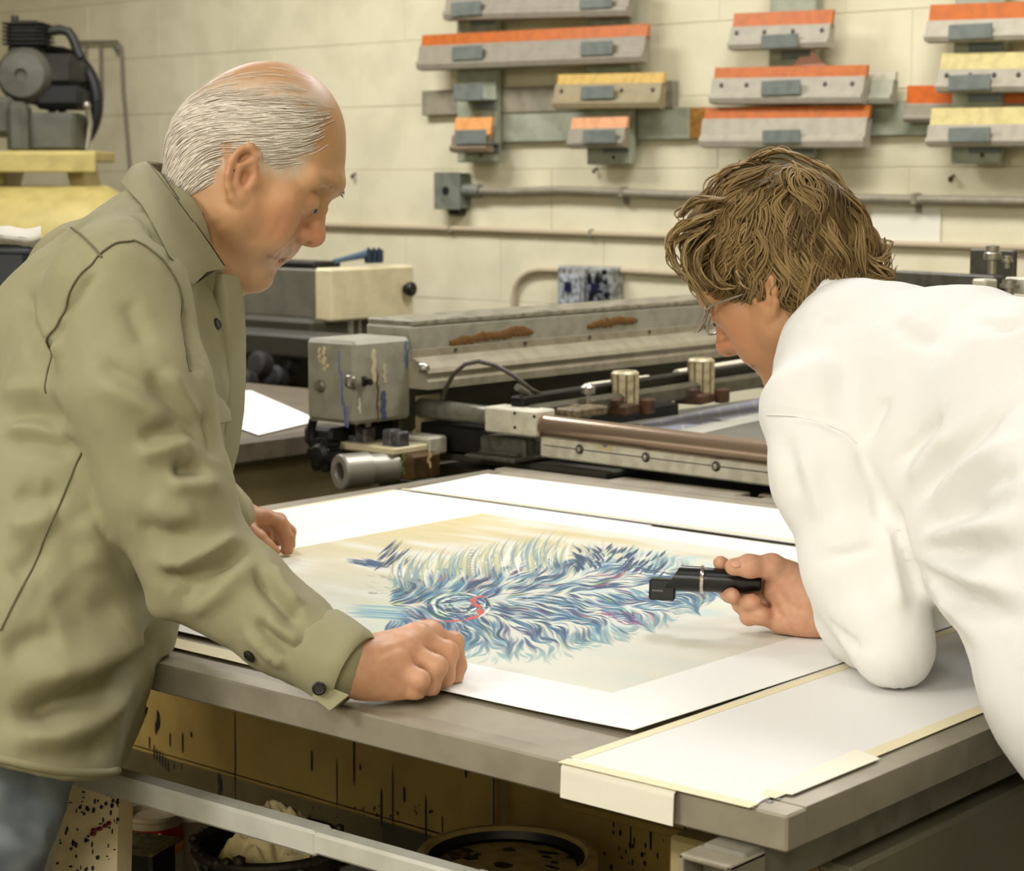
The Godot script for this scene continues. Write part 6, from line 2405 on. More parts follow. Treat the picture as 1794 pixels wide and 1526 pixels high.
	# seams: yoke, armhole and back panel
	for q in [
		[[124, 398], [142, 412], [165, 435], [178, 452]], [[86, 690], [84, 640], [90, 590], [105, 545], [125, 505], [150, 470], [175, 446], [205, 428], [235, 422]], [[235, 422], [262, 436], [290, 462], [312, 500], [325, 540], [332, 600], [336, 650]],
		[[140, 795], [118, 850], [95, 905], [70, 960], [45, 1015], [20, 1065], [0, 1105]],
	]:
		var s := Shape.new()
		s.tube(on_cloth(sh, q, folds, wn, Vector3(1.3, 0.8, 1.3), 0.0042), 0.0011, 6)
		part(st, "seam", s, seamm)
	# cuff, with button and pointed end
	var s := Shape.new()
	var cuff_a := at(543, 1131, 1.945)
	var cuff_b := at(622, 1176, 1.928)
	s = Shape.new()
	var ax := (cuff_b - cuff_a).normalized()
	var side := ax.cross(fw).normalized()
	var fr := Basis(side, ax, side.cross(ax))
	var rings := []
	for i in 9:
		var ring := PackedVector3Array()
		var t := i / 8.0
		var c := cuff_a.lerp(cuff_b, t)
		var rr := lerpf(0.0425, 0.041, t)
		if i == 0 or i == 8:
			rr -= 0.003
		for j in 48:
			var an := TAU * j / 48.0
			ring.append(c + fr * Vector3(cos(an), 0, sin(an)) * (rr + 0.0012 * sin(an * 3.0 + t * 4.0) + 0.0002 * sin(an * 11.0)))
		rings.append(ring)
	# folded back inside, so the cuff stands round the wrist
	for i in 4:
		var ring := PackedVector3Array()
		var c := cuff_b.lerp(cuff_a, i * 0.12)
		for j in 48:
			var an := TAU * j / 48.0
			ring.append(c + fr * Vector3(cos(an), 0, sin(an)) * (0.0355 + 0.0008 * sin(an * 3.0)))
		rings.append(ring)
	s.loft(rings, true)
	var cf := part(st, "cuff", s, cloth)
	s = Shape.new()
	var tip := [at(556, 1196, 1.905), at(612, 1218, 1.897), at(578, 1246, 1.893), at(548, 1222, 1.9)]
	var th: Vector3 = (tip[1] - tip[0]).cross(tip[2] - tip[0]).normalized() * 0.0016
	s.poly([tip[0] + th, tip[1] + th, tip[2] + th, tip[3] + th], th)
	s.poly([tip[0] - th, tip[1] - th, tip[2] - th, tip[3] - th], -th)
	for i in 4:
		var b: Vector3 = tip[(i + 1) % 4]
		s.poly([tip[i] + th, b + th, b - th, tip[i] - th], tip[i] + b - tip[(i + 2) % 4] - tip[(i + 3) % 4])
	part(st, "cuff_tab", s, cloth)
	var horn := mat("dark horn button", Color(0.10, 0.08, 0.05), 0.35)
	for q in [[559, 1206, 1.892], [437, 1150, 0.0], [380, 568, 0.0], [383, 512, 0.0]]:
		s = Shape.new()
		var p: Vector3 = at(q[0], q[1], q[2]) if q[2] > 0.0 else sf.call([[q[0], q[1]]])[0]
		var n := -fw if q[2] > 0.0 else sh.normal(p, sh.all())
		var u := n.cross(Vector3.UP).normalized()
		s.lathe(Transform3D(Basis(u, n, u.cross(n)), p), [Vector2(0.0, -0.001), Vector2(0.0062, -0.001), Vector2(0.0068, 0.0012), Vector2(0.005, 0.0026), Vector2(0.004, 0.0018), Vector2(0, 0.0018)], 16)
		part(st, "button", s, horn)
	# button placket down the front edge
	s = Shape.new()
	rings = []
	for q in [[398, 482], [407, 520], [411, 580], [411, 650], [408, 720], [398, 790], [384, 842]]:
		var p := at(q[0] - 2.0, q[1], 2.185)
		var ring := PackedVector3Array()
		for w in [[0.010, -0.022], [0.013, -0.018], [0.013, 0.014], [0.010, 0.018], [-0.010, 0.016], [-0.012, -0.02]]:
			ring.append(p + rt * (w[0] - 0.008) - fw * w[1] - rt * 0.35 * w[1])
		rings.append(ring)
	s.loft(rings, true, 3)
	part(st, "placket", s, cloth)
	# chest pocket flap standing off the front
	s = Shape.new()
	rings = []
	var fa := [[346, 655, 2.085], [362, 672, 2.09], [378, 690, 2.095], [392, 706, 2.10]]
	var fb := [[350, 676, 2.05], [372, 712, 2.05], [384, 742, 2.06], [404, 738, 2.075]]
	for i in 4:
		var p := at(fa[i][0], fa[i][1], fa[i][2])
		var q := at(fb[i][0], fb[i][1], fb[i][2])
		var n := (q - p).cross(at(fa[3][0], fa[3][1], fa[3][2]) - at(fa[0][0], fa[0][1], fa[0][2])).normalized() * 0.0016
		rings.append(PackedVector3Array([p + n, p.lerp(q, 0.5) + n * 2.5, q + n, q - n, p.lerp(q, 0.5), p - n]))
	s.loft(rings, true, 3)
	part(st, "pocket_flap", s, cloth)
	# collar: a folded band round the neck, its point lying on the chest
	s = Shape.new()
	rings = []
	var inn := [[330, 300, 2.31], [290, 288, 2.30], [258, 284, 2.255], [276, 306, 2.19], [306, 345, 2.155], [336, 386, 2.14], [364, 426, 2.145], [391, 466, 2.165]]
	var outr := [[280, 345, 2.33], [245, 335, 2.325], [214, 320, 2.26], [226, 334, 2.17], [252, 362, 2.115], [276, 404, 2.09], [300, 452, 2.085], [336, 498, 2.10]]
	for i in inn.size():
		var p := at(inn[i][0], inn[i][1], inn[i][2])
		var q := at(outr[i][0], outr[i][1], outr[i][2])
		if i >= 3:
			q = sh.hit(EYE, ray(outr[i][0], outr[i][1]), 1.6, 2.4) - ray(outr[i][0], outr[i][1]) * 0.006
		var n := -fw * 0.002 + upv * 0.001 - rt * 0.001
		var m := p.lerp(q, 0.45) - fw * 0.007 - rt * 0.003 + upv * 0.003
		rings.append(PackedVector3Array([p - rt * 0.001, p + n, p.lerp(m, 0.5) + n * 1.6, m + n, q + n, q - n, m - n * 1.2, p - n * 2.0]))
	s.loft(rings, true, 3)
	part(st, "collar", s, cloth)
	s = Shape.new()
	rings = []
	for q in [[262, 292, 2.25], [285, 312, 2.19], [312, 352, 2.16], [342, 396, 2.15], [370, 436, 2.155], [394, 472, 2.17]]:
		var p := at(q[0], q[1], q[2])
		rings.append(PackedVector3Array([p + upv * 0.004 - rt * 0.004, p - upv * 0.03 - rt * 0.012, p - upv * 0.03 - rt * 0.008 + fw * 0.008, p + upv * 0.004 + fw * 0.003]))
	s.loft(rings, true, 3)
	part(st, "collar_stand", s, cloth)
	# turned hem
	s = Shape.new()
	s.tube(sf.call([[-60, 1316], [0, 1329], [50, 1341], [100, 1350], [150, 1354], [185, 1354], [206, 1350]]), 0.0045, 8)
	part(st, "hem", s, cloth)
	# jeans, belt loop and shoes
	var leg := Field.new()
	chain(leg, [[-40, 1280, 2.08, 0.112], [-60, 1360, 2.07, 0.105]], 0.03)
	var hip := at(-66, 1380, 2.03)
	var hip2 := at(-110, 1380, 2.1)
	var toe := Vector3(0.6, 0, -0.8).normalized()
	leg.bone(hip, Vector3(hip.x - 0.01, 0.5, hip.z + 0.02), 0.088, 0.066, 0.04)
	leg.bone(Vector3(hip.x - 0.01, 0.5, hip.z + 0.02), Vector3(hip.x - 0.03, 0.09, hip.z + 0.06), 0.066, 0.058, 0.04)
	leg.bone(hip2, Vector3(hip2.x - 0.04, 0.5, hip2.z + 0.05), 0.088, 0.066, 0.04)
	leg.bone(Vector3(hip2.x - 0.04, 0.5, hip2.z + 0.05), Vector3(hip2.x - 0.08, 0.09, hip2.z + 0.12), 0.066, 0.058, 0.04)
	leg.plane(Vector3(0, 0.055, 0), Vector3.DOWN)
	var jeans := Shape.new()
	bb = bounds(leg, 0.02)
	bb.position.y = 0.02
	var jf := []
	for q in [[[[5, 1420], [40, 1440], [75, 1455]], 0.010, -0.006], [[[0, 1470], [40, 1480], [80, 1500]], 0.010, 0.006], [[[10, 1390], [50, 1400], [90, 1400]], 0.008, -0.005]]:
		jf.append([snap(leg, q[0]), q[1], q[2]])
	flesh(jeans, leg, bb.position, bb.end, 0.009, func(p, _n): return Color(0.13, 0.16, 0.20).lerp(Color(0.27, 0.31, 0.36), clampf(0.5 + 1.6 * wn.get_noise_3dv(p * 1.2), 0.0, 1.0)), jf, 2, func(p, _n): return wn.get_noise_3dv(p * 1.4) * 0.006)
	part(man, "jeans", jeans, mat("denim", Color(1, 1, 1), 0.85, 0.0, {"tint": 1, "bump": [0.5, 40.0, 0.08]}))
	for hp in [Vector3(hip.x - 0.03, 0.0, hip.z + 0.06), Vector3(hip2.x - 0.08, 0.0, hip2.z + 0.12)]:
		var shoe := Field.new()
		shoe.bone(hp + Vector3(0, 0.05, 0) - toe * 0.03, hp + Vector3(0, 0.035, 0) + toe * 0.15, 0.046, 0.038, 0.02)
		shoe.bone(hp + Vector3(0, 0.07, 0), hp + Vector3(0, 0.045, 0) + toe * 0.08, 0.048, 0.04, 0.02)
		shoe.plane(Vector3(0, 0.001, 0), Vector3.DOWN)
		var ss := Shape.new()
		bb = bounds(shoe, 0.02)
		flesh(ss, shoe, bb.position, bb.end, 0.009, func(_p, _n): return Color(0.06, 0.045, 0.035), [], 1)
		part(man, "shoe", ss, mat("brown shoe leather", Color(1, 1, 1), 0.5, 0.0, {"tint": 1}))


func build_younger_man():
	var rng := RandomNumberGenerator.new()
	rng.seed = 52
	var man := thing("person", "brown haired man in glasses and a white shirt, bending over the print with a loupe", "person", Vector3(0.35, 0, -0.25))
	var nz := FastNoiseLite.new()
	nz.seed = 19
	nz.frequency = 60.0
	nz.fractal_octaves = 3
	var hd := 2.38
	var yaw := 0.36
	var u := (-rt * cos(yaw) + fw * sin(yaw)).normalized()
	var w := (-fw * cos(yaw) - rt * sin(yaw)).normalized()
	var ht := Transform3D(Basis(u, upv, w), at(1364, 445, hd))
	var inv := ht.affine_inverse()
	var f := Field.new()
	head_bones(f, ht)
	var skin := Color(0.45, 0.235, 0.115)
	var tint := func(p: Vector3, _n: Vector3) -> Color:
		var q := inv * p
		var xy := head_px(q)
		var x := xy.x
		var y := xy.y
		var m := nz.get_noise_3dv(p)
		var c := skin.lerp(Color(0.41, 0.19, 0.09), clampf(0.35 + m * 0.8, 0.0, 1.0) * 0.5)
		c = c.lerp(Color(0.55, 0.20, 0.12), 0.5 * exp(-Vector2(x - 556, y - 412).length_squared() / 700.0))
		c = c.lerp(Color(0.55, 0.22, 0.12), 0.4 * exp(-Vector2(x - 500, y - 385).length_squared() / 1800.0))
		c = c.lerp(Color(0.46, 0.17, 0.12), 0.5 * exp(-Vector2((x - 486) * 1.0, (y - 456) * 1.6).length_squared() / 220.0))
		var mouth := Geometry2D.get_closest_point_to_segment(xy, Vector2(502, 456), Vector2(474, 449))
		c = c.lerp(Color(0.16, 0.05, 0.04), 0.75 * exp(-xy.distance_squared_to(mouth) / 9.0))
		var hair := maxf(smoothstep(560.0, 530.0, x + (y - 240.0) * 0.5) * smoothstep(345.0, 310.0, y), smoothstep(400.0, 370.0, x) * smoothstep(400.0, 360.0, y))
		if x > 400 and x < 462 and y > 250 and y < 362 and absf(q.z) > 0.072:
			hair = 0.0
		return c.lerp(Color(0.20, 0.125, 0.05), clampf(hair, 0.0, 0.9))
	var body := Shape.new()
	var bb := bounds(f, 0.012)
	flesh(body, f, bb.position, bb.end, 0.0026, tint, [], 1)
	var inner := Field.new()
	chain(inner, [[1470, 600, 2.32, 0.05], [1570, 680, 2.2, 0.07], [1700, 760, 2.08, 0.08], [1850, 900, 1.92, 0.09], [2080, 1200, 1.68, 0.10]], 0.04)
	chain(inner, [[1440, 720, 2.09, 0.035], [1500, 930, 2.05, 0.035], [1552, 1125, 2.01, 0.03], [1500, 1090, 2.2, 0.026]], 0.03)
	chain(inner, [[1560, 720, 2.42, 0.04], [1580, 900, 2.42, 0.034], [1450, 1062, 2.235, 0.027]], 0.03)
	bb = bounds(inner, 0.03)
	flesh(body, inner, bb.position, bb.end, 0.014, func(_p, _n): return skin, [], 1)
	# right hand, palm to the viewer, closed round the loupe
	var hand := Field.new()
	var d := 2.215
	hand.bone(at(1500, 1060, 2.25), at(1425, 1062, d + 0.005), 0.031, 0.029, 0.02)
	hand.bone(at(1425, 1062, d + 0.005), at(1378, 1030, d + 0.012), 0.030, 0.026, 0.02)
	hand.bone(at(1425, 1085, d), at(1385, 1085, d), 0.0185, 0.0165, 0.016)
	hand.bone(at(1420, 1040, d), at(1374, 1008, d - 0.004), 0.023, 0.0155, 0.016)
	hand.bone(at(1385, 1020, d + 0.03), at(1350, 1000, d + 0.036), 0.017, 0.013, 0.014)
	hand.bone(at(1385, 1045, d + 0.03), at(1348, 1032, d + 0.038), 0.017, 0.013, 0.014)
	hand.bone(at(1388, 1075, d + 0.022), at(1352, 1068, d + 0.032), 0.016, 0.0125, 0.014)
	# thumb along the top of the barrel
	finger(hand, pxs([[1385, 1008, d - 0.004], [1352, 993, d - 0.010], [1314, 992, d - 0.017], [1285, 993, d - 0.017]]), 0.0145, 0.0098, 0.006)
	# fingers come round from behind; their tips show under the barrel
	finger(hand, pxs([[1352, 995, d + 0.036], [1310, 988, d + 0.034], [1280, 1000, d + 0.030], [1262, 986, d + 0.018]]), 0.0115, 0.0082, 0.003)
	finger(hand, pxs([[1350, 1022, d + 0.038], [1302, 1020, d + 0.036], [1278, 1040, d + 0.018], [1284, 1044, d - 0.004]]), 0.0118, 0.0084, 0.003)
	finger(hand, pxs([[1350, 1042, d + 0.036], [1310, 1046, d + 0.034], [1300, 1058, d + 0.014], [1318, 1055, d - 0.008]]), 0.0118, 0.0096, 0.003)
	finger(hand, pxs([[1354, 1066, d + 0.032], [1318, 1070, d + 0.026], [1312, 1080, d + 0.008], [1334, 1078, d - 0.006]]), 0.0110, 0.0088, 0.003)
	hand.bone(at(1334, 1078, d - 0.002), at(1362, 1092, d + 0.004), 0.0085, 0.010, 0.010)
	var hcol := func(p: Vector3, _n: Vector3) -> Color:
		return Color(0.58, 0.32, 0.20).lerp(Color(0.50, 0.225, 0.13), clampf(0.4 + nz.get_noise_3dv(p * 1.5), 0.0, 1.0) * 0.5)
	var creases := []
	for q in [[[[1360, 1030], [1375, 1055], [1420, 1078]], 0.004, -0.002], [[[1352, 1050], [1365, 1075], [1385, 1092]], 0.003, -0.0012], [[[1345, 1000], [1352, 1010], [1350, 1018]], 0.003, -0.001]]:
		creases.append([snap(hand, q[0]), q[1], q[2]])
	bb = bounds(hand, 0.01)
	flesh(body, hand, bb.position, bb.end, 0.0024, hcol, creases, 1)
	var skinm := mat("skin", Color(1, 1, 1), 0.5, 0.0, {"tint": 1, "sss": 0.06, "spec": 0.4})
	rest_on_table(body)
	part(man, "body", body, skinm)
	var nail := Shape.new()
	var np: Vector3 = hand.hit(EYE, ray(1290, 988), 1.9, 2.4)
	nail.ball(np, Vector3(0.0058, 0.0042, 0.0014), 12, Basis(rt, upv, -fw) * Basis(Vector3.RIGHT, -0.5))
	part(man, "thumb_nail", nail, mat("nail", Color(0.82, 0.60, 0.50), 0.3))
	for sd in [-1.0, 1.0]:
		var e := Shape.new()
		e.ball(ht * head_local(544, 359, 0.030 * sd), Vector3.ONE * 0.0110, 16)
		var ey := part(man, "eye", e, mat("eye white", Color(0.55, 0.49, 0.42), 0.25))
		e = Shape.new()
		e.ball(ht * head_local(556, 369, 0.030 * sd), Vector3(0.0025, 0.0036, 0.0040), 12, ht.basis)
		part(ey, "iris", e, mat("grey iris", Color(0.20, 0.16, 0.13), 0.3))
	# glasses with thin clear rims
	var g := Shape.new()
	var rim := mat("pale clear rim", Color(0.62, 0.58, 0.52), 0.2, 0.3)
	var gl := part(man, "glasses", Shape.new().tube([ht * Vector3(0.083, -0.068, -0.009), ht * Vector3(0.086, -0.064, 0.0), ht * Vector3(0.083, -0.068, 0.009)], 0.0012, 6), rim)
	for sd in [-1.0, 1.0]:
		var pts := []
		var c := Vector3(0.083, -0.076, 0.031 * sd)
		for i in 25:
			var an := TAU * i / 24.0
			pts.append(ht * (c + Vector3(0.004 - 0.006 * sin(an) - 0.010 * maxf(0.0, cos(an)), 0.0165 * sin(an), 0.0225 * cos(an) * sd)))
		g = Shape.new()
		g.tube(pts, 0.0017, 6, 0)
		part(gl, "rim", g, rim)
		g = Shape.new()
		var lens := []
		for q in 2:
			var ring := PackedVector3Array()
			for i in 24:
				ring.append(ht * c + (pts[i] - ht * c) * (0.97 if q == 0 else 0.02))
			lens.append(ring)
		g.loft(lens)
		var gm := mat("lens glass", Color(0.95, 0.95, 0.93, 0.10), 0.05)
		gm.transparency = BaseMaterial3D.TRANSPARENCY_ALPHA
		part(gl, "lens", g, gm)
		g = Shape.new()
		g.tube([ht * Vector3(0.075, -0.068, 0.053 * sd), ht * Vector3(0.06, -0.062, 0.068 * sd), ht * Vector3(0.0, -0.045, 0.077 * sd), ht * Vector3(-0.02, -0.05, 0.079 * sd)], 0.0013, 6)
		part(gl, "temple", g, rim)
	# hair: a shaped mass and wavy locks over it
	var hf := Field.new()
	hf.ell(ht * Vector3(0.004, 0.012, 0), ht.basis, Vector3(0.096, 0.092, 0.086), 0.02)
	hf.ell(ht * Vector3(-0.032, -0.010, 0), ht.basis, Vector3(0.074, 0.076, 0.084), 0.03)
	hf.ell(ht * Vector3(-0.052, -0.054, 0), ht.basis, Vector3(0.05, 0.05, 0.066), 0.03)
	hf.ell(ht * Vector3(0.062, -0.002, 0.0), ht.basis, Vector3(0.034, 0.04, 0.062), 0.03)
	# keep the face, the ear and the neck's side clear
	hf.ell(ht * Vector3(0.095, -0.115, 0), ht.basis, Vector3(0.075, 0.085, 0.13), 0.012, 1)
	hf.ell(ht * Vector3(0.002, -0.106, 0.082), ht.basis, Vector3(0.045, 0.045, 0.03), 0.012, 1)
	hf.ell(ht * Vector3(0.005, -0.085, -0.082), ht.basis, Vector3(0.045, 0.045, 0.03), 0.012, 1)
	var hn := FastNoiseLite.new()
	hn.seed = 23
	hn.frequency = 26.0
	hn.fractal_octaves = 3
	var base := Shape.new()
	bb = bounds(hf, 0.02)
	flesh(base, hf, bb.position, bb.end, 0.004, func(p, _n): return Color(0.15, 0.092, 0.035).lerp(Color(0.24, 0.155, 0.06), clampf(0.5 + hn.get_noise_3dv(p), 0.0, 1.0)), [], 1, func(p, _n): return hn.get_noise_3dv(p) * 0.006)
	var hm := mat("brown hair", Color(1, 1, 1), 0.62, 0.0, {"tint": 1, "spec": 0.3})
	var hp := part(man, "hair", base, hm)
	var hl := hf.all()
	var skull := Field.new()
	for i in 4:
		skull.a.append(hf.a[i]); skull.ba.append(hf.ba[i]); skull.il.append(hf.il[i]); skull.ra.append(hf.ra[i]); skull.rd.append(hf.rd[i]); skull.kk.append(hf.kk[i]); skull.op.append(0); skull.eb.append(hf.eb[i])
	var sl := skull.all()
	var locks := Shape.new()
	var crown := ht * Vector3(-0.035, 0.095, 0.0)
	for cl in 330:
		var a := Vector3(rng.randfn(0, 1), rng.randfn(0, 1), rng.randfn(0, 1)).normalized()
		if a.z < -0.35 and rng.randf() < 0.6:
			continue
		var c0 := Vector3(-0.015, 0.0, 0) + a * 0.13
		if c0.y < -0.095:
			continue
		var ph := rng.randf() * TAU
		var amp := rng.randf_range(0.45, 1.0)
		var turns := rng.randf_range(4.0, 7.5)
		var ln0 := rng.randf_range(0.05, 0.105)
		var lift0 := rng.randf_range(0.001, 0.010)
		var base_c := Color(0.155, 0.095, 0.034).lerp(Color(0.30, 0.205, 0.088), rng.randf())
		if rng.randf() < 0.2:
			base_c = Color(0.075, 0.045, 0.017)
		for st in 15:
			var l0 := c0 + Vector3(rng.randfn(0, 0.006), rng.randfn(0, 0.006), rng.randfn(0, 0.006))
			var mid := ht * Vector3(-0.015, 0.0, 0)
			var p: Vector3 = skull.hit(ht * l0, mid - ht * l0, 0.0, 1.0)
			if hf.value(p, hl) > 0.012 or p.distance_to(crown) < 0.014:
				continue
			var pts := []
			var n := 12
			var ln := ln0 * rng.randf_range(0.8, 1.1)
			var lift := lift0 + rng.randf_range(0.0, 0.003)
			for j in n:
				var nn := skull.normal(p, sl)
				var dd := skull.value(p, sl)
				var tt := float(j) / (n - 1)
				p -= nn * (dd - (-0.003 + (lift + 0.004) * sin(PI * minf(1.0, 0.15 + tt * 0.75))))
				if j > 3 and hf.value(p, hl) > 0.016:
					break
				pts.append(p)
				var l := inv * p
				# falls away from the crown: forwards over the brow, down the sides, back at the nape
				var out := p - crown
				out -= nn * out.dot(nn)
				var grav := Vector3.DOWN - nn * Vector3.DOWN.dot(nn)
				var flow := (out.normalized() + grav * 0.7 - ht.basis.x * 0.5 * smoothstep(0.03, -0.04, l.x)).normalized()
				flow = (flow + nn.cross(flow) * sin(tt * turns + ph) * amp).normalized()
				p += flow * ln / n
			if pts.size() < 4:
				continue
			locks.col = base_c.lerp(Color(0.36, 0.25, 0.115), rng.randf() * 0.35)
			strand(locks, pts, rng.randf_range(0.0006, 0.0016), 4)
	# loose curls on the silhouette: nape flicks, fringe over the brow, crown
	for q in [[[1500, 430], [1530, 455], [1548, 450], [1552, 428], [1546, 422]], [[1490, 440], [1525, 470], [1552, 472], [1558, 440]], [[1500, 450], [1540, 480], [1562, 490], [1566, 470]], [[1480, 440], [1530, 462], [1560, 478], [1564, 495]],
			[[1470, 455], [1520, 478], [1555, 492]], [[1460, 470], [1500, 486], [1540, 490], [1556, 480]], [[1400, 500], [1440, 520], [1425, 545]], [[1390, 490], [1410, 520], [1400, 548]], [[1420, 490], [1450, 505], [1440, 530]],
			[[1250, 380], [1200, 400], [1175, 425], [1180, 460], [1205, 490]], [[1260, 370], [1215, 385], [1185, 405], [1172, 440], [1190, 475]], [[1240, 400], [1205, 425], [1200, 465], [1218, 505], [1240, 535]], [[1230, 400], [1190, 420], [1172, 430], [1176, 455]],
			[[1270, 350], [1220, 350], [1195, 372], [1192, 384]], [[1260, 400], [1225, 440], [1228, 480], [1250, 500]], [[1270, 420], [1250, 460], [1262, 495], [1290, 505]], [[1300, 430], [1290, 470], [1305, 500], [1330, 505]], [[1330, 440], [1330, 475], [1350, 500]], [[1285, 400], [1262, 440], [1275, 475], [1262, 492]],
			[[1300, 290], [1270, 300], [1245, 325], [1228, 352]], [[1330, 275], [1360, 264], [1400, 272], [1440, 296]], [[1310, 282], [1340, 266], [1370, 266]], [[1420, 280], [1460, 305], [1490, 340]]]:
		for k in 12:
			var pts := []
			var raw := []
			for e in q:
				raw.append(at(e[0] + rng.randfn(0, 4), e[1] + rng.randfn(0, 4), hd - 0.055 + rng.randfn(0, 0.012) + (0.05 if q[0][1] < 300 else 0.0)))
			for j in (raw.size() - 1) * 4 + 1:
				var ii := mini(j / 4, raw.size() - 2)
				var t := j / 4.0 - ii
				var p0: Vector3 = raw[maxi(ii - 1, 0)]
				var p3: Vector3 = raw[mini(ii + 2, raw.size() - 1)]
				pts.append((raw[ii] as Vector3).cubic_interpolate(raw[ii + 1], p0, p3, t))
			locks.col = Color(0.20, 0.13, 0.05).lerp(Color(0.38, 0.27, 0.13), rng.randf())
			strand(locks, pts, rng.randf_range(0.0006, 0.0019), 4)
	part(hp, "locks", locks, hm)

	# white shirt
	var sh := Field.new()
	chain(sh, [[1492, 580, 2.3, 0.058], [1552, 648, 2.22, 0.086], [1680, 685, 2.1, 0.102], [1830, 750, 1.97, 0.118], [2000, 950, 1.8, 0.13], [2130, 1230, 1.66, 0.13]], 0.04)
	chain(sh, [[1500, 640, 2.2, 0.08], [1640, 770, 2.07, 0.098], [1785, 945, 1.95, 0.092], [1922, 1190, 1.76, 0.092], [2040, 1400, 1.66, 0.09]], 0.04)
	chain(sh, [[1560, 660, 2.4, 0.08], [1720, 760, 2.3, 0.11], [1880, 950, 2.1, 0.12], [2080, 1250, 1.85, 0.12]], 0.06)
	chain(sh, [[1480, 590, 2.26, 0.055], [1425, 715, 2.10, 0.055]], 0.035)
	chain(sh, [[1428, 722, 2.085, 0.054], [1462, 830, 2.06, 0.063], [1506, 960, 2.035, 0.056], [1546, 1080, 2.005, 0.046], [1562, 1135, 1.995, 0.038]], 0.016)
	chain(sh, [[1566, 1135, 1.995, 0.038], [1520, 1100, 2.12, 0.042], [1480, 1060, 2.3, 0.034]], 0.02)
	chain(sh, [[1560, 700, 2.42, 0.07], [1590, 900, 2.42, 0.055], [1520, 1010, 2.32, 0.046], [1447, 1062, 2.235, 0.040]], 0.03)
	chain(sh, [[1500, 1000, 2.03, 0.045], [1490, 1080, 2.07, 0.036]], 0.03)
	sh.bone(at(1452, 1062, 2.23), at(1380, 1058, 2.215), 0.034, 0.040, 0.003, 1)
	# the neck hole
	sh.bone(at(1420, 470, 2.34), at(1375, 560, 2.36), 0.05, 0.06, 0.006, 1)
	var folds := []
	for q in [
		[[[1608, 930], [1686, 897], [1791, 872]], 0.012, -0.008], [[[1610, 948], [1690, 930], [1791, 915]], 0.012, 0.007], [[[1608, 962], [1690, 965], [1791, 960]], 0.011, -0.008], [[[1608, 977], [1686, 1010], [1791, 1040]], 0.012, 0.009], [[[1606, 990], [1680, 1040], [1791, 1085]], 0.012, -0.009],
		[[[1615, 1000], [1660, 1060], [1720, 1120]], 0.012, 0.006], [[[1512, 773], [1535, 730], [1553, 695]], 0.010, -0.006], [[[1570, 814], [1610, 765], [1652, 725]], 0.010, -0.006], [[[1605, 884], [1650, 825], [1698, 773], [1779, 710]], 0.012, -0.007], [[[1590, 850], [1630, 795], [1680, 745]], 0.012, 0.006],
		[[[1625, 880], [1690, 820], [1791, 770]], 0.012, 0.006], [[[1640, 900], [1720, 850], [1791, 825]], 0.012, -0.006], [[[1345, 728], [1400, 728], [1442, 736], [1500, 775]], 0.005, -0.003], [[[1500, 775], [1535, 850], [1550, 930]], 0.008, -0.005],
		[[[1545, 900], [1560, 990], [1580, 1080]], 0.010, 0.006], [[[1560, 880], [1590, 960], [1600, 1050]], 0.009, -0.006], [[[1432, 978], [1480, 972], [1540, 958]], 0.006, -0.003], [[[1370, 760], [1385, 820], [1400, 880]], 0.012, -0.004], [[[1410, 780], [1425, 850], [1440, 920]], 0.012, 0.004],
		[[[1450, 1090], [1480, 1120], [1510, 1140]], 0.008, -0.005], [[[1700, 560], [1740, 575], [1791, 570]], 0.010, -0.004], [[[1560, 560], [1600, 590], [1650, 600]], 0.012, -0.003],
	]:
		folds.append([snap(sh, q[0]), q[1] * 0.85, q[2] * 1.5])
	var wn := FastNoiseLite.new()
	wn.seed = 27
	wn.frequency = 9.0
	wn.fractal_octaves = 4
	var shirt := Shape.new()
	bb = bounds(sh, 0.02)
	var hem_y := 0.72
	sh.plane(Vector3(0, hem_y, 0), Vector3.DOWN)
	bb.end.y = minf(bb.end.y, 1.5)
	bb = AABB(Vector3(bb.position.x, hem_y - 0.05, bb.position.z), Vector3(bb.size.x, bb.end.y - hem_y + 0.05, bb.size.z))
	flesh(shirt, sh, bb.position, bb.end, 0.0058, func(_p, _n): return Color.WHITE, folds, 2, func(p, _n): return wn.get_noise_3d(p.x * 1.2, p.y, p.z * 1.2) * 0.0035)
	var linen := mat("white cotton", Color(0.90, 0.893, 0.872), 0.85, 0.0, {"bump": [0.3, 40.0, 0.08], "sheen": 0.1})
	rest_on_table(shirt)
	var st := part(man, "shirt", shirt, linen)
	var s := Shape.new()
	var rings := []
	for q in [[1412, 560, 2.275], [1420, 530, 2.27], [1440, 502, 2.28], [1472, 482, 2.30], [1508, 478, 2.34], [1530, 490, 2.39]]:
		var p := at(q[0], q[1], q[2])
		rings.append(PackedVector3Array([p + upv * 0.006, p - fw * 0.006 + rt * 0.006, p - upv * 0.03 + rt * 0.022 - fw * 0.008, p - upv * 0.03 + rt * 0.026 + fw * 0.01, p - upv * 0.004 + fw * 0.008]))
	s.loft(rings, true, 3)
	part(st, "collar", s, linen)
	s = Shape.new()
	s.tube(on_cloth(sh, [[1342, 727], [1370, 727], [1400, 728], [1442, 736], [1475, 752], [1500, 775]], folds, wn, Vector3(1.2, 1.0, 1.2), 0.0035), 0.001, 6)
	part(st, "seam", s, linen)
	# trousers and shoes, outside the picture
	var leg := Field.new()
	var hip := at(2140, 1290, 1.66)
	var h1 := Vector3(hip.x - 0.02, 0.80, hip.z + 0.08)
	var h2 := Vector3(hip.x + 0.02, 0.80, hip.z - 0.10)
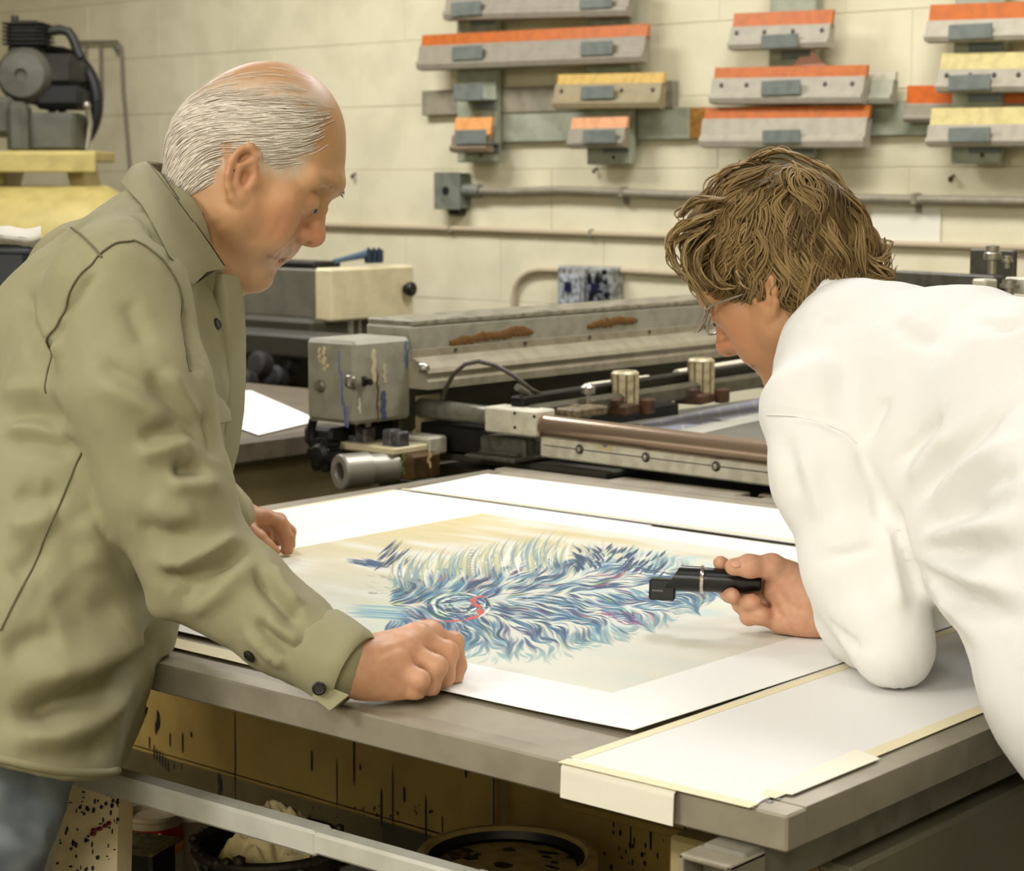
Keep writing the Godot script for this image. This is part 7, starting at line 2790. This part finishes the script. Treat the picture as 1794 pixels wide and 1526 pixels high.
	for h in [h1, h2]:
		leg.bone(h + Vector3(0, 0.05, 0), Vector3(h.x + 0.02, 0.48, h.z), 0.092, 0.068, 0.04)
		leg.bone(Vector3(h.x + 0.02, 0.48, h.z), Vector3(h.x + 0.06, 0.09, h.z), 0.068, 0.058, 0.04)
	leg.plane(Vector3(0, 0.05, 0), Vector3.DOWN)
	var tr := Shape.new()
	bb = bounds(leg, 0.02)
	bb.position.y = 0.02
	flesh(tr, leg, bb.position, bb.end, 0.012, func(_p, _n): return Color(0.05, 0.05, 0.055), [], 1, func(p, _n): return wn.get_noise_3dv(p) * 0.006)
	part(man, "trousers", tr, mat("dark trousers", Color(1, 1, 1), 0.85, 0.0, {"tint": 1}))
	for h in [h1, h2]:
		var shoe := Field.new()
		var b := Vector3(h.x + 0.06, 0, h.z)
		shoe.bone(b + Vector3(0.03, 0.05, 0), b + Vector3(-0.15, 0.035, 0), 0.046, 0.038, 0.02)
		shoe.plane(Vector3(0, 0.001, 0), Vector3.DOWN)
		var ss := Shape.new()
		bb = bounds(shoe, 0.02)
		flesh(ss, shoe, bb.position, bb.end, 0.01, func(_p, _n): return Color(0.03, 0.025, 0.02), [], 1)
		part(man, "shoe", ss, mat("brown shoe leather", Color(1, 1, 1), 0.5, 0.0, {"tint": 1}))


# ---------------------------------------------------------------- the loupe
func build_loupe():
	var black := mat("black loupe plastic", Color(0.025, 0.025, 0.026), 0.32)
	var satin := mat("satin black", Color(0.04, 0.04, 0.042), 0.45)
	var chrome := mat("bright chrome", Color(0.78, 0.76, 0.72), 0.15, 0.95)
	var d := 2.218
	var a := at(1170, 1012, d + 0.02)
	var b := at(1334, 1021, d + 0.006)
	var t := thing("pocket_microscope", "black handheld pocket microscope with a chrome ring, held just over the print", "loupe", (a + b) / 2)
	var ax := (b - a).normalized()
	var up := (upv - ax * upv.dot(ax)).normalized()
	var fr := Basis(up, ax, up.cross(ax))
	var l := a.distance_to(b)
	var s := Shape.new()
	# barrel, from the ring to the tail
	s.lathe(Transform3D(fr, a), [Vector2(0, l * 0.38), Vector2(0.0135, l * 0.38), Vector2(0.0138, l * 0.42), Vector2(0.0128, l * 0.7), Vector2(0.0105, l * 0.9), Vector2(0.0095, l * 0.985), Vector2(0.008, l), Vector2(0, l)], 28)
	part(t, "barrel", s, black)
	s = Shape.new()
	s.lathe(Transform3D(fr, a), [Vector2(0.0138, l * 0.345), Vector2(0.0155, l * 0.35), Vector2(0.0158, l * 0.365), Vector2(0.0155, l * 0.385), Vector2(0.0138, l * 0.39)], 32)
	part(t, "chrome_ring", s, chrome)
	# front sleeve: a tube with a slanting open mouth
	s = Shape.new()
	var rings := []
	for i in 8:
		var ring := PackedVector3Array()
		for j in 32:
			var an := TAU * j / 32.0
			var mouth := -0.004 + 0.018 * (0.5 + 0.5 * cos(an))
			var y := lerpf(mouth, l * 0.35, i / 7.0)
			ring.append(a + fr * Vector3(cos(an) * 0.0145, y, sin(an) * 0.0145))
		rings.append(ring)
	var back := []
	for i in range(7, -1, -1):
		var ring := PackedVector3Array()
		for j in 32:
			var p: Vector3 = rings[i][j]
			var c := a + ax * (p - a).dot(ax)
			ring.append(c + (p - c) * 0.86)
		back.append(ring)
	s.loft(rings)
	var s2 := Shape.new()
	s2.loft(back)
	s.join(s2)
	s.loft([rings[0], back[7]])
	part(t, "front_sleeve", s, black)
	s = Shape.new()
	s.lathe(Transform3D(fr, a), [Vector2(0, 0.024), Vector2(0.012, 0.022), Vector2(0.0122, 0.03)], 24)
	part(t, "lens", s, mat("dark lens", Color(0.06, 0.065, 0.07), 0.05))
	# square foot with its light under the mouth
	s = Shape.new()
	var fp := at(1161, 1032, d + 0.024)
	s.box(Transform3D(Basis(ax, up, ax.cross(up)), fp), Vector3(0.029, 0.0235, 0.026), 0.002)
	var ft := part(t, "foot", s, satin)
	s = Shape.new()
	s.box(Transform3D(Basis(ax, up, ax.cross(up)), fp + ax.cross(up) * 0.0132 - up * 0.001 - ax * 0.005), Vector3(0.012, 0.002, 0.0006), 0.0)
	part(ft, "mark", s, mat("grey mark", Color(0.35, 0.35, 0.36), 0.4))
